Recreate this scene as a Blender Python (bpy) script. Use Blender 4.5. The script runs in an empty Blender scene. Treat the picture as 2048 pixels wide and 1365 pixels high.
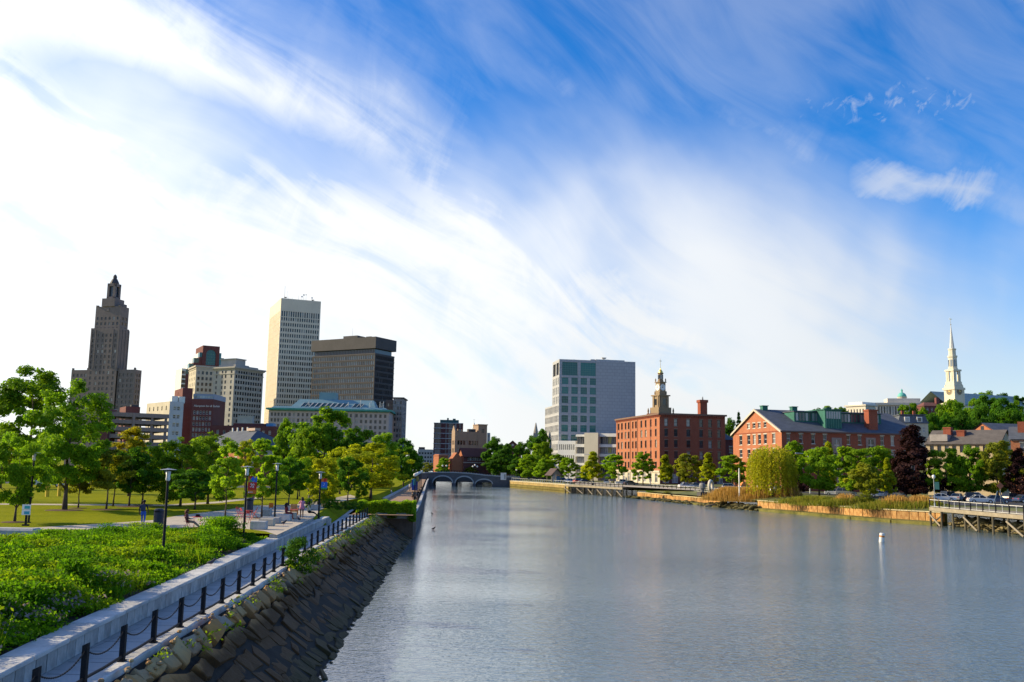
import bpy, math, random
import numpy as np
from mathutils import Matrix, Vector

random.seed(7)
RNG = np.random.default_rng(11)
SC = bpy.context.scene
COL = SC.collection

# ------------------------------------------------------------------ camera
F, CAM_H = 1830.0, 8.0                       # focal length in photo pixels, eye height above the water
PITCH, ROLL = math.atan(252.5 / F), math.radians(1.03)
CAM_M = Matrix.Rotation(math.pi / 2 + PITCH, 3, 'X') @ Matrix.Rotation(ROLL, 3, 'Z')
cam_data = bpy.data.cameras.new('camera')
cam_data.sensor_width = 36.0
cam_data.lens = 36.0 * F / 2048.0
cam_data.clip_start, cam_data.clip_end = 0.2, 20000.0
cam = bpy.data.objects.new('camera', cam_data)
cam.matrix_world = Matrix.Translation((0, 0, CAM_H)) @ CAM_M.to_4x4()
COL.objects.link(cam)
SC.camera = cam

# ------------------------------------------------------------------ light
SUN_AZ, SUN_EL = math.radians(-79.0), math.radians(23.0)     # azimuth from +Y towards +X
SUN_DIR = Vector((math.sin(SUN_AZ) * math.cos(SUN_EL), math.cos(SUN_AZ) * math.cos(SUN_EL), math.sin(SUN_EL)))
sun_data = bpy.data.lights.new('sun', 'SUN')
sun_data.energy = 5.0
sun_data.angle = math.radians(0.6)
sun_data.color = (1.0, 0.84, 0.55)
sun = bpy.data.objects.new('sun', sun_data)
sun.rotation_euler = SUN_DIR.to_track_quat('Z', 'Y').to_euler()
COL.objects.link(sun)
SC.view_settings.view_transform = 'Standard'
SC.view_settings.look = 'None'
SC.view_settings.exposure = 0.6
SC.view_settings.gamma = 1.0
SC.cycles.use_denoising = True
SC.cycles.max_bounces = 6
SC.cycles.transparent_max_bounces = 8
SC.cycles.caustics_reflective = False
SC.cycles.caustics_refractive = False
SC.cycles.sample_clamp_indirect = 6.0


def ray(px, py):
	return CAM_M @ Vector(((px - 1024) / F, -(py - 682.5) / F, -1.0))


# ------------------------------------------------------------------ node helper
class NT:
	def __init__(self, tree):
		self.t = tree
		tree.nodes.clear()

	def n(self, kind, **kw):
		nd = self.t.nodes.new(kind)
		for k, v in kw.items():
			if k.startswith('i_'):
				key = k[2:]
				key = int(key) if key.isdigit() else key.replace('_', ' ')
				self.put(nd.inputs[key], v)
			else:
				setattr(nd, k, v)
		return nd

	def put(self, sock, v):
		if isinstance(v, bpy.types.NodeSocket):
			self.t.links.new(v, sock)
		else:
			sock.default_value = v

	def math(self, op, a, b=0.0, c=None, clamp=False):
		nd = self.t.nodes.new('ShaderNodeMath')
		nd.operation = op
		nd.use_clamp = clamp
		self.put(nd.inputs[0], a)
		self.put(nd.inputs[1], b)
		if c is not None:
			self.put(nd.inputs[2], c)
		return nd.outputs[0]

	def vmath(self, op, a, b=(0, 0, 0), out=0):
		nd = self.t.nodes.new('ShaderNodeVectorMath')
		nd.operation = op
		self.put(nd.inputs[0], a)
		if op == 'SCALE':
			self.put(nd.inputs['Scale'], b)
		else:
			self.put(nd.inputs[1], b)
		return nd.outputs[out]

	def mix(self, f, a, b, mode='MIX'):
		nd = self.t.nodes.new('ShaderNodeMix')
		nd.data_type = 'RGBA'
		nd.blend_type = mode
		self.put(nd.inputs[0], f)
		self.put(nd.inputs[6], a if isinstance(a, bpy.types.NodeSocket) else (*a[:3], 1.0))
		self.put(nd.inputs[7], b if isinstance(b, bpy.types.NodeSocket) else (*b[:3], 1.0))
		return nd.outputs[2]

	def noise(self, vec, scale, detail=4.0, rough=0.55, dist=0.0, out=0):
		nd = self.t.nodes.new('ShaderNodeTexNoise')
		if vec is not None:
			self.put(nd.inputs['Vector'], vec)
		nd.inputs['Scale'].default_value = scale
		nd.inputs['Detail'].default_value = detail
		nd.inputs['Roughness'].default_value = rough
		nd.inputs['Distortion'].default_value = dist
		return nd.outputs[out]

	def ramp(self, v, a, b, lo=0.0, hi=1.0, smooth=True):
		nd = self.t.nodes.new('ShaderNodeMapRange')
		nd.interpolation_type = 'SMOOTHSTEP' if smooth else 'LINEAR'
		self.put(nd.inputs[0], v)
		for i, x in zip((1, 2, 3, 4), (a, b, lo, hi)):
			self.put(nd.inputs[i], x)
		return nd.outputs[0]


# ------------------------------------------------------------------ sky
world = bpy.data.worlds.new('World')
SC.world = world
world.use_nodes = True
def build_sky():
	w = NT(world.node_tree)
	d = w.n('ShaderNodeTexCoord').outputs['Generated']
	sky = w.n('ShaderNodeTexSky', sky_type='NISHITA')
	sky.sun_disc = False
	sky.sun_elevation = SUN_EL
	sky.sun_rotation = SUN_AZ
	sky.air_density = 1.0
	sky.dust_density = 0.3
	sky.ozone_density = 4.0
	hsv = w.n('ShaderNodeHueSaturation', i_Hue=0.510, i_Saturation=1.42, i_Value=1.0, i_Color=sky.outputs[0])
	blue = w.vmath('SCALE', hsv.outputs[0], 0.140)
	dz = w.n('ShaderNodeSeparateXYZ', i_0=d).outputs[2]

	def gc(p, q):                      # normal of the great circle through two directions
		return ray(*p).cross(ray(*q)).normalized()

	def dot(v):
		return w.vmath('DOT_PRODUCT', d, tuple(v), out=1)

	def lobe(px, py, inner, outer):    # 1 near a direction, 0 away from it (angles in degrees)
		return w.ramp(dot(ray(px, py).normalized()), math.cos(math.radians(outer)), math.cos(math.radians(inner)))

	def cen(n, k):                     # noise centred on zero
		return w.math('MULTIPLY', w.math('SUBTRACT', n, 0.5), k)

	# streak frame: A runs along the cloud bands, B across them
	B = gc((560, -40), (1530, 540))
	C = ray(1045, 250).normalized()
	A = B.cross(C).normalized()
	C = A.cross(B)
	v = w.n('ShaderNodeCombineXYZ', i_0=dot(A), i_1=dot(B), i_2=dot(C)).outputs[0]
	warp = w.vmath('SCALE', w.vmath('SUBTRACT', w.noise(v, 2.0, 2.0, 0.45, out=1), (0.5, 0.5, 0.5)), 0.20)
	vw = w.vmath('ADD', v, warp)
	big = w.noise(w.vmath('MULTIPLY', vw, (1.0, 2.6, 1.0)), 2.6, 6.0, 0.52, 0.2)
	streak = w.noise(w.vmath('MULTIPLY', w.vmath('ADD', vw, (0.3, 1.1, 0)), (1.0, 5.0, 1.0)), 4.5, 8.0, 0.58, 0.5)
	fine = w.noise(w.vmath('MULTIPLY', vw, (2.2, 1.2, 1.0)), 9.0, 8.0, 0.62, 0.8)
	soft = w.noise(w.vmath('MULTIPLY', w.vmath('ADD', v, (2.0, 0.7, 0)), (1.0, 1.0, 2.2)), 3.0, 4.0, 0.5, 0.3)

	# the bright sheet: below a great circle, falling off through a thin milky zone
	e1 = w.math('ADD', w.math('ADD', w.math('SUBTRACT', dot(B), 0.062), cen(big, 0.15)), w.math('ADD', cen(streak, 0.10), cen(fine, 0.05)))
	sheet = w.math('ADD', w.math('MULTIPLY', w.ramp(e1, -0.03, 0.07), 0.62), w.math('MULTIPLY', w.ramp(e1, -0.12, 0.02), 0.36))
	sheet = w.math('MULTIPLY', sheet, w.ramp(w.math('ADD', streak, w.math('MULTIPLY', fine, 0.35)), 0.42, 0.74, 0.70, 1.0))
	# a clear lane inside the sheet
	e2 = w.math('ADD', dot(gc((80, 120), (830, 385))), w.math('ADD', cen(big, 0.07), cen(streak, 0.06)))
	lane = w.ramp(w.math('ABSOLUTE', e2), 0.050, 0.0)
	lane = w.math('MULTIPLY', w.math('MULTIPLY', lane, lobe(470, 262, 4.0, 15.0)), 0.60)
	# low veil; it sinks towards the right
	e5 = w.math('ADD', dot(gc((1380, 425), (2048, 575))), w.math('ADD', cen(big, 0.15), cen(soft, 0.16)))
	veil = w.math('MULTIPLY', w.ramp(e5, -0.13, 0.08), w.ramp(w.math('ADD', soft, cen(streak, 0.35)), 0.30, 0.60, 0.58, 0.92))
	veil = w.math('MAXIMUM', veil, w.ramp(w.math('ADD', dz, cen(streak, 0.12)), 0.20, -0.02, 0.0, 0.90))
	# faint wisps in the blue part
	wis = w.math('MULTIPLY', w.ramp(big, 0.42, 0.75), w.ramp(fine, 0.30, 0.75, 0.22, 0.55))
	# small clouds
	e3 = w.math('ABSOLUTE', w.math('ADD', dot(gc((1690, 362), (1980, 388))), cen(streak, 0.05)))
	c3 = w.math('MULTIPLY', w.ramp(w.math('ADD', e3, cen(fine, 0.10)), 0.026, -0.012), lobe(1850, 378, 1.5, 5.2))
	c3 = w.math('MULTIPLY', c3, 0.60)
	e4 = w.math('ABSOLUTE', w.math('ADD', dot(gc((1600, 212), (1960, 200))), 0.0))
	puff = w.noise(w.vmath('MULTIPLY', v, (1.6, 1.0, 1.0)), 46.0, 5.0, 0.6, 0.6)
	c4 = w.math('MULTIPLY', w.ramp(w.math('ADD', e4, cen(fine, 0.09)), 0.030, 0.0), lobe(1770, 205, 1.5, 6.5))
	c4 = w.math('MULTIPLY', w.math('MULTIPLY', c4, w.ramp(puff, 0.42, 0.75)), 0.60)
	dens = w.math('MAXIMUM', w.math('SUBTRACT', sheet, lane), veil)
	dens = w.math('MAXIMUM', dens, w.math('MAXIMUM', wis, w.math('MAXIMUM', c3, c4)))
	dens = w.math('MINIMUM', w.math('MAXIMUM', dens, w.ramp(w.math('ADD', w.math('MULTIPLY', soft, 0.5), w.math('MULTIPLY', streak, 0.5)), 0.38, 0.64, 0.02, 0.20)), 1.0)
	# bright towards the sun, calmer away from it
	lum = w.ramp(dot(SUN_DIR), -0.3, 0.95, 0.54, 0.90, smooth=False)
	lum = w.math('MULTIPLY', lum, w.ramp(soft, 0.3, 0.7, 0.95, 1.03))
	cloud = w.vmath('SCALE', (0.955, 0.975, 0.985), lum)
	col = w.mix(dens, blue, cloud)
	bg = w.n('ShaderNodeBackground', i_Color=col, i_Strength=1.0)
	w.n('ShaderNodeOutputWorld', i_0=bg.outputs[0])


build_sky()
# ------------------------------------------------------------------ photo pixel -> place
EYE = Vector((0, 0, CAM_H))


def on_z(px, py, z):
	r = ray(px, py)
	return EYE + r * ((z - CAM_H) / r.z)


def at_y(px, py, y):
	r = ray(px, py)
	return EYE + r * (y / r.y)


# ------------------------------------------------------------------ materials
MATS = {}


def new_mat(name):
	m = bpy.data.materials.new(name)
	m.use_nodes = True
	MATS[name] = m
	return m, NT(m.node_tree)


def finish(nt, color, rough=0.8, metal=0.0, normal=None, spec=0.3, **kw):
	p = nt.n('ShaderNodeBsdfPrincipled')
	nt.put(p.inputs['Base Color'], color if isinstance(color, bpy.types.NodeSocket) else (*color, 1.0))
	nt.put(p.inputs['Roughness'], rough)
	nt.put(p.inputs['Metallic'], metal)
	p.inputs['Specular IOR Level'].default_value = spec
	for k, v in kw.items():
		nt.put(p.inputs[k.replace('_', ' ')], v)
	if normal is not None:
		nt.put(p.inputs['Normal'], normal)
	nt.n('ShaderNodeOutputMaterial', i_0=p.outputs[0])


def mat(name, c, rough=0.8, var=0.15, scale=1.0, bump=0.0, bscale=None, metal=0.0, spec=0.3, c2=None, rnd=0.0, streak=0.0):
	"""plain surface: base colour, mottled by noise, optional relief, per-object value change"""
	if name in MATS:
		return MATS[name]
	m, nt = new_mat(name)
	co = nt.n('ShaderNodeTexCoord').outputs['Object']
	n1 = nt.noise(co, scale, 5.0, 0.6)
	n2 = nt.noise(co, scale * 7.3, 4.0, 0.6)
	f = nt.math('ADD', nt.math('MULTIPLY', n1, 0.65), nt.math('MULTIPLY', n2, 0.35))
	f = nt.ramp(f, 0.32, 0.68)
	lo = tuple(x * (1 - var) for x in c) if c2 is None else c2
	hi = tuple(min(1, x * (1 + var)) for x in c)
	col = nt.mix(f, lo, hi)
	if streak:
		st = nt.noise(nt.vmath('MULTIPLY', co, (1.0, 1.0, 0.08)), 1.6, 4.0, 0.6)
		col = nt.mix(nt.ramp(st, 0.45, 0.75, 0.0, streak), col, tuple(x * 0.55 for x in c))
	if rnd:
		r = nt.n('ShaderNodeObjectInfo').outputs['Random']
		k = nt.ramp(r, 0.0, 1.0, 1 - rnd, 1 + rnd, smooth=False)
		col = nt.vmath('SCALE', col, k)
	nor = None
	if bump:
		b = nt.n('ShaderNodeBump', i_Strength=min(1.0, bump), i_Distance=0.05 * max(1.0, bump), i_Height=nt.noise(co, bscale or scale * 4, 6.0, 0.65))
		nor = b.outputs[0]
	finish(nt, col, rough, metal, nor, spec)
	return m


def mat_brick(name, c, c2, mortar, bw=0.24, bh=0.075, scale=1.0, rough=0.85, soft=0.5):
	"""coursed masonry on walls of a local box frame (x or y along the wall, z up)"""
	if name in MATS:
		return MATS[name]
	m, nt = new_mat(name)
	co = nt.n('ShaderNodeTexCoord').outputs['Object']
	s = nt.n('ShaderNodeSeparateXYZ', i_0=co)
	v = nt.n('ShaderNodeCombineXYZ', i_0=nt.math('ADD', s.outputs[0], s.outputs[1]), i_1=s.outputs[2], i_2=0.0).outputs[0]
	bt = nt.n('ShaderNodeTexBrick', i_Vector=v, i_Scale=scale)
	bt.inputs['Brick Width'].default_value = bw
	bt.inputs['Row Height'].default_value = bh
	bt.inputs['Mortar Size'].default_value = 0.006 * bh / 0.075
	bt.inputs['Color1'].default_value = (*c, 1)
	bt.inputs['Color2'].default_value = (*c2, 1)
	bt.inputs['Mortar'].default_value = (*mortar, 1)
	n = nt.noise(co, 0.35, 5.0, 0.6)
	col = nt.mix(nt.ramp(n, 0.3, 0.7, 0.0, soft), bt.outputs[0], tuple(x * 0.72 for x in c))
	st = nt.noise(nt.vmath('MULTIPLY', co, (1.0, 1.0, 0.1)), 1.1, 4.0, 0.6)
	col = nt.mix(nt.ramp(st, 0.5, 0.8, 0.0, 0.35), col, tuple(x * 0.6 for x in c2))
	b = nt.n('ShaderNodeBump', i_Strength=0.5, i_Distance=0.01, i_Height=nt.math('SUBTRACT', 1.0, bt.outputs[1]))
	finish(nt, col, rough, 0.0, b.outputs[0], 0.2)
	return m


def mat_glass(name, c, blind=(0.45, 0.44, 0.40), share=0.25, rough=0.06):
	"""window glass: dark and glossy, some panes with a pale blind behind"""
	if name in MATS:
		return MATS[name]
	m, nt = new_mat(name)
	r = nt.n('ShaderNodeObjectInfo').outputs['Random']
	co = nt.n('ShaderNodeTexCoord').outputs['Object']
	isl = nt.n('ShaderNodeNewGeometry').outputs['Random Per Island']
	rr = nt.math('FRACT', nt.math('ADD', nt.math('MULTIPLY', r, 7.31), nt.math('MULTIPLY', isl, 3.17)))
	k = nt.ramp(rr, 1 - share, 1 - share + 0.02)
	k = nt.math('MULTIPLY', k, nt.math('ADD', 0.35, nt.math('MULTIPLY', nt.math('FRACT', nt.math('MULTIPLY', rr, 37.7)), 0.5)))
	base = nt.vmath('SCALE', c, nt.ramp(nt.math('FRACT', nt.math('MULTIPLY', rr, 11.3)), 0.0, 1.0, 0.5, 1.6, smooth=False))
	col = nt.mix(k, base, blind)
	wob = nt.n('ShaderNodeBump', i_Strength=0.06, i_Distance=0.1, i_Height=nt.noise(co, 0.8, 2.0, 0.5))
	finish(nt, col, rough, 0.0, wob.outputs[0], 0.5)
	return m


def mat_leaf(name, c, c2, trans=0.45, hue=0.0, back=None):
	"""leaves: each leaf its own tone, light passing through"""
	if name in MATS:
		return MATS[name]
	m, nt = new_mat(name)
	isl = nt.n('ShaderNodeNewGeometry').outputs['Random Per Island']
	oi = nt.n('ShaderNodeObjectInfo').outputs['Random']
	co = nt.n('ShaderNodeTexCoord').outputs['Object']
	n = nt.noise(co, 0.55, 2.0, 0.5)
	f = nt.math('ADD', nt.math('MULTIPLY', isl, 0.55), nt.math('MULTIPLY', nt.ramp(n, 0.35, 0.65), 0.45))
	col = nt.mix(f, c, c2)
	col = nt.vmath('SCALE', col, nt.ramp(oi, 0, 1, 0.85, 1.15, smooth=False))
	dif = nt.n('ShaderNodeBsdfPrincipled', i_Roughness=0.65)
	nt.put(dif.inputs['Base Color'], col)
	dif.inputs['Specular IOR Level'].default_value = 0.08
	tr = nt.n('ShaderNodeBsdfTranslucent', i_Color=nt.vmath('MULTIPLY', col, (1.3, 1.25, 0.55)))
	mx = nt.n('ShaderNodeMixShader', i_0=trans, i_1=dif.outputs[0], i_2=tr.outputs[0])
	nt.n('ShaderNodeOutputMaterial', i_0=mx.outputs[0])
	return m


# ------------------------------------------------------------------ mesh builder
class MB:
	def __init__(self):
		self.v, self.f, self.m = [], [], []

	def face(self, pts, m=0):
		k = len(self.v)
		self.v.extend(tuple(p) for p in pts)
		self.f.append(tuple(range(k, k + len(pts))))
		self.m.append(m)

	def box(self, x0, x1, y0, y1, z0, z1, m=0, skip=''):
		k = len(self.v)
		self.v += [(x0, y0, z0), (x1, y0, z0), (x1, y1, z0), (x0, y1, z0), (x0, y0, z1), (x1, y0, z1), (x1, y1, z1), (x0, y1, z1)]
		for key, q in (('b', (3, 2, 1, 0)), ('t', (4, 5, 6, 7)), ('f', (0, 1, 5, 4)), ('r', (1, 2, 6, 5)), ('k', (2, 3, 7, 6)), ('l', (3, 0, 4, 7))):
			if key not in skip:
				self.f.append(tuple(k + i for i in q))
				self.m.append(m)
		return self

	def frustum(self, lo, hi, z0, z1, m=0):
		"""lo, hi = (x0,x1,y0,y1) rectangles at z0 and z1"""
		k = len(self.v)
		for (a, b, c, d), z in ((lo, z0), (hi, z1)):
			self.v += [(a, c, z), (b, c, z), (b, d, z), (a, d, z)]
		for q in ((3, 2, 1, 0), (4, 5, 6, 7), (0, 1, 5, 4), (1, 2, 6, 5), (2, 3, 7, 6), (3, 0, 4, 7)):
			self.f.append(tuple(k + i for i in q))
			self.m.append(m)
		return self

	def prism(self, poly, z0, z1, m=0, top=True, bottom=True, mt=None):
		n = len(poly)
		k = len(self.v)
		self.v += [(p[0], p[1], z0) for p in poly] + [(p[0], p[1], z1) for p in poly]
		for i in range(n):
			j = (i + 1) % n
			self.f.append((k + i, k + j, k + n + j, k + n + i))
			self.m.append(m)
		if top:
			self.f.append(tuple(k + n + i for i in range(n)))
			self.m.append(m if mt is None else mt)
		if bottom:
			self.f.append(tuple(k + i for i in reversed(range(n))))
			self.m.append(m)
		return self

	def tube(self, p0, p1, r0, r1=None, n=8, m=0, cap=True):
		r1 = r0 if r1 is None else r1
		p0, p1 = Vector(p0), Vector(p1)
		ax = (p1 - p0).normalized()
		a = ax.orthogonal().normalized()
		b = ax.cross(a)
		k = len(self.v)
		for p, r in ((p0, r0), (p1, r1)):
			for i in range(n):
				t = 2 * math.pi * i / n
				self.v.append(tuple(p + a * (r * math.cos(t)) + b * (r * math.sin(t))))
		for i in range(n):
			j = (i + 1) % n
			self.f.append((k + i, k + j, k + n + j, k + n + i))
			self.m.append(m)
		if cap:
			self.f.append(tuple(k + n + i for i in range(n)))
			self.f.append(tuple(k + i for i in reversed(range(n))))
			self.m += [m, m]
		return self

	def path(self, pts, rads, n=7, m=0):
		"""one continuous tube through points"""
		pts = [Vector(p) for p in pts]
		k = len(self.v)
		a = None
		for i, p in enumerate(pts):
			ax = (pts[min(i + 1, len(pts) - 1)] - pts[max(i - 1, 0)]).normalized()
			a = ax.orthogonal().normalized() if a is None else (a - ax * a.dot(ax)).normalized()
			b = ax.cross(a)
			r = rads[i] if hasattr(rads, '__len__') else rads
			for j in range(n):
				t = 2 * math.pi * j / n
				self.v.append(tuple(p + a * (r * math.cos(t)) + b * (r * math.sin(t))))
		for i in range(len(pts) - 1):
			for j in range(n):
				j2 = (j + 1) % n
				self.f.append((k + i * n + j, k + i * n + j2, k + (i + 1) * n + j2, k + (i + 1) * n + j))
				self.m.append(m)
		e = k + (len(pts) - 1) * n
		self.f.append(tuple(e + j for j in range(n)))
		self.f.append(tuple(k + j for j in reversed(range(n))))
		self.m += [m, m]
		return self

	def lathe(self, prof, n=12, m=0, c=(0, 0, 0), rot=0.0):
		"""prof = [(r, z), ...] from bottom to top"""
		k = len(self.v)
		for r, z in prof:
			for i in range(n):
				t = 2 * math.pi * i / n + rot
				self.v.append((c[0] + r * math.cos(t), c[1] + r * math.sin(t), c[2] + z))
		for s in range(len(prof) - 1):
			for i in range(n):
				j = (i + 1) % n
				self.f.append((k + s * n + i, k + s * n + j, k + (s + 1) * n + j, k + (s + 1) * n + i))
				self.m.append(m)
		self.f.append(tuple(k + (len(prof) - 1) * n + i for i in range(n)))
		self.f.append(tuple(k + i for i in reversed(range(n))))
		self.m += [m, m]
		return self

	def add(self, other, mx=None, m=None):
		k = len(self.v)
		self.v += [tuple(mx @ Vector(p)) for p in other.v] if mx is not None else other.v
		self.f += [tuple(k + i for i in q) for q in other.f]
		self.m += other.m if m is None else [m] * len(other.m)
		return self

	def mesh(self, name, mats, smooth=False):
		me = bpy.data.meshes.new(name)
		me.from_pydata(self.v, [], self.f)
		for x in (mats if isinstance(mats, (list, tuple)) else [mats]):
			me.materials.append(x)
		me.polygons.foreach_set('material_index', self.m)
		if smooth:
			me.polygons.foreach_set('use_smooth', [True] * len(self.f))
		me.update()
		return me

	def build(self, name, mats, parent=None, smooth=False, loc=None, rz=0.0):
		return link(name, self.mesh(name, mats, smooth), parent, loc, rz)


def link(name, data, parent=None, loc=None, rz=0.0):
	o = bpy.data.objects.new(name, data)
	COL.objects.link(o)
	o.parent = parent
	if loc is not None:
		o.location = loc
	if rz:
		o.rotation_euler = (0, 0, rz)
	return o


def tag(o, label, cat, group=None):
	o['label'] = label
	o['category'] = cat
	if group:
		o['group'] = group
	return o


def thing(name, label, cat, loc=(0, 0, 0), rz=0.0, group=None):
	return tag(link(name, None, None, loc, rz), label, cat, group)


def structure(o):
	o['kind'] = 'structure'
	return o


def stuff(o, label=None, cat=None):
	o['kind'] = 'stuff'
	if label:
		o['label'] = label
	if cat:
		o['category'] = cat
	return o


def copy_tree(o, parent=None):
	c = o.copy()
	COL.objects.link(c)
	c.parent = parent
	for ch in list(o.children):
		copy_tree(ch, c)
	return c


def np_mesh(name, verts, quads, mats, midx=None):
	"""big mesh straight from arrays (quads n x 4)"""
	me = bpy.data.meshes.new(name)
	nq = len(quads)
	me.vertices.add(len(verts))
	me.vertices.foreach_set('co', np.ascontiguousarray(verts, dtype=np.float32).ravel())
	me.loops.add(nq * 4)
	me.loops.foreach_set('vertex_index', np.ascontiguousarray(quads, dtype=np.int32).ravel())
	me.polygons.add(nq)
	me.polygons.foreach_set('loop_start', np.arange(0, nq * 4, 4, dtype=np.int32))
	for x in (mats if isinstance(mats, (list, tuple)) else [mats]):
		me.materials.append(x)
	if midx is not None:
		me.polygons.foreach_set('material_index', np.ascontiguousarray(midx, dtype=np.int32))
	me.update(calc_edges=True)
	return me


def leaf_quads(pos, size, up=0.4, aspect=0.6, out=None, rng=RNG):
	"""leaf-shaped quads (kite) at positions, random tilt; 'out' biases normals outward"""
	n = len(pos)
	nor = rng.normal(size=(n, 3))
	nor /= np.linalg.norm(nor, axis=1, keepdims=True)
	if out is not None:
		nor = nor + out * 0.9
	nor[:, 2] += up
	nor /= np.linalg.norm(nor, axis=1, keepdims=True) + 1e-9
	t = rng.normal(size=(n, 3))
	t -= nor * (t * nor).sum(1, keepdims=True)
	t /= np.linalg.norm(t, axis=1, keepdims=True) + 1e-9
	b = np.cross(nor, t)
	s = (np.asarray(size) * rng.uniform(0.65, 1.35, n))[:, None] if np.ndim(size) == 0 else np.asarray(size)[:, None]
	v = np.empty((n, 4, 3))
	v[:, 0] = pos - t * s
	v[:, 1] = pos + b * s * aspect - t * s * 0.1 + nor * s * 0.12
	v[:, 2] = pos + t * s
	v[:, 3] = pos - b * s * aspect - t * s * 0.1 + nor * s * 0.12
	return v.reshape(-1, 3), np.arange(n * 4).reshape(-1, 4)


# ------------------------------------------------------------------ building frame
class Bld:
	"""A building in its own frame: the near corner at the origin, x along the face to the right
	of that corner, y along the face to the left (running away), z = 0 at the ground."""

	def __init__(self, name, label, cat='building', c=None, yc=None, th=0.0, l=None, r=None, ground=3.0, group=None, wl=None, wr=None):
		top = at_y(c[0], c[1], yc)
		self.o = Vector((top.x, top.y, ground))
		self.th = math.radians(th)
		self.ux = Vector((math.cos(self.th), math.sin(self.th), 0))
		self.uy = Vector((-math.sin(self.th), math.cos(self.th), 0))
		self.h = top.z - ground
		self.w = self.on_front(*r)[0] if r else wr
		self.d = self.on_left(*l)[0] if l else wl
		self.e = thing(name, label, cat, self.o, self.th, group)
		self.mb = MB()
		self.nwin = 0
		self.wcache = {}
		self.wq = []

	def _hit(self, px, py, n, p0):
		r = ray(px, py)
		t = (p0 - EYE).dot(n) / r.dot(n)
		return EYE + r * t

	def on_front(self, px, py, yoff=0.0):
		p = self._hit(px, py, self.uy, self.o + self.uy * yoff) - self.o
		return p.dot(self.ux), p.z

	def on_left(self, px, py, xoff=0.0):
		p = self._hit(px, py, self.ux, self.o + self.ux * xoff) - self.o
		return p.dot(self.uy), p.z

	def zf(self, px, py, yoff=0.0):
		return self.on_front(px, py, yoff)[1]

	def xf(self, px, py, yoff=0.0):
		return self.on_front(px, py, yoff)[0]

	def zl(self, px, py, xoff=0.0):
		return self.on_left(px, py, xoff)[1]

	def yl(self, px, py, xoff=0.0):
		return self.on_left(px, py, xoff)[0]

	def wall(self, side, a0, a1, z0, z1, cols=(), rows=(), off=0.0, inset=0.3, m=0, style=None, skip=None, mb=None):
		"""a wall with real openings; side 'f','l','r','k'; off = its x or y; windows set into the openings"""
		mb = mb or self.mb

		def P(a, z, dep=0.0):
			if side == 'f':
				return (a, off + dep, z)
			if side == 'k':
				return (a, off - dep, z)
			if side == 'l':
				return (off + dep, a, z)
			return (off - dep, a, z)
		flip = side in ('k', 'l')

		def F(pts, mm):
			mb.face(pts[::-1] if flip else pts, mm)
		cols = [(max(a0, c0), min(a1, c1)) for c0, c1 in cols if c1 > a0 and c0 < a1]
		rows = [(max(z0, r0), min(z1, r1)) for r0, r1 in rows if r1 > z0 and r0 < z1]
		us, vs = [a0], [z0]
		for c in cols:
			us += list(c)
		for r in rows:
			vs += list(r)
		us.append(a1)
		vs.append(z1)
		for j in range(len(vs) - 1):
			rowwin = j % 2 == 1
			if vs[j + 1] - vs[j] < 1e-6:
				continue
			if not rowwin or not cols:
				F([P(a0, vs[j]), P(a1, vs[j]), P(a1, vs[j + 1]), P(a0, vs[j + 1])], m)
				continue
			for i in range(len(us) - 1):
				b0, b1 = us[i], us[i + 1]
				if b1 - b0 < 1e-6:
					continue
				if i % 2 == 0 or (skip and skip(i // 2, j // 2)):
					F([P(b0, vs[j]), P(b1, vs[j]), P(b1, vs[j + 1]), P(b0, vs[j + 1])], m)
				else:
					c0, c1 = vs[j], vs[j + 1]
					F([P(b0, c0), P(b0, c0, inset), P(b0, c1, inset), P(b0, c1)], m)
					F([P(b1, c0, inset), P(b1, c0), P(b1, c1), P(b1, c1, inset)], m)
					F([P(b0, c0), P(b1, c0), P(b1, c0, inset), P(b0, c0, inset)], m)
					F([P(b0, c1, inset), P(b1, c1, inset), P(b1, c1), P(b0, c1)], m)
					self.win(side, P, b0, b1, c0, c1, inset, style or 'sash')
		return self

	def win(self, side, P, b0, b1, c0, c1, inset, style):
		self.wq.append((side, Vector(P((b0 + b1) / 2, c0, inset * 0.75)), round(b1 - b0, 2), round(c1 - c0, 2), style))

	def flush(self, mats, most=300, name='window'):
		"""wall mesh + the windows, each its own part; past 'most' the farther ones are joined"""
		rot = {'f': 0.0, 'k': math.pi, 'l': -math.pi / 2, 'r': math.pi / 2}
		if self.mb.f:
			self.mb.build('wall', mats, self.e)
		rest = {}
		for i, (side, p, w, h, style) in enumerate(self.wq):
			key = (w, h, style)
			if key not in self.wcache:
				mb, ms = window_mb(w, h, style)
				self.wcache[key] = (mb, ms, None)
			mb, ms, me = self.wcache[key]
			if i < most:
				if me is None:
					me = mb.mesh(name, ms)
					self.wcache[key] = (mb, ms, me)
				link(name, me, self.e, p, rot[side])
			else:
				r = rest.setdefault(tuple(x.name for x in ms), (MB(), ms))
				r[0].add(mb, Matrix.Translation(p) @ Matrix.Rotation(rot[side], 4, 'Z'))
		for k, (mb, ms) in rest.items():
			stuff(mb.build('windows_beyond', ms, self.e))
		return self

	def part(self, name, mb, mats, smooth=False):
		return mb.build(name, mats, self.e, smooth)


WIN = {}      # style -> dict(frame, glass, stone, kind)


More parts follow.
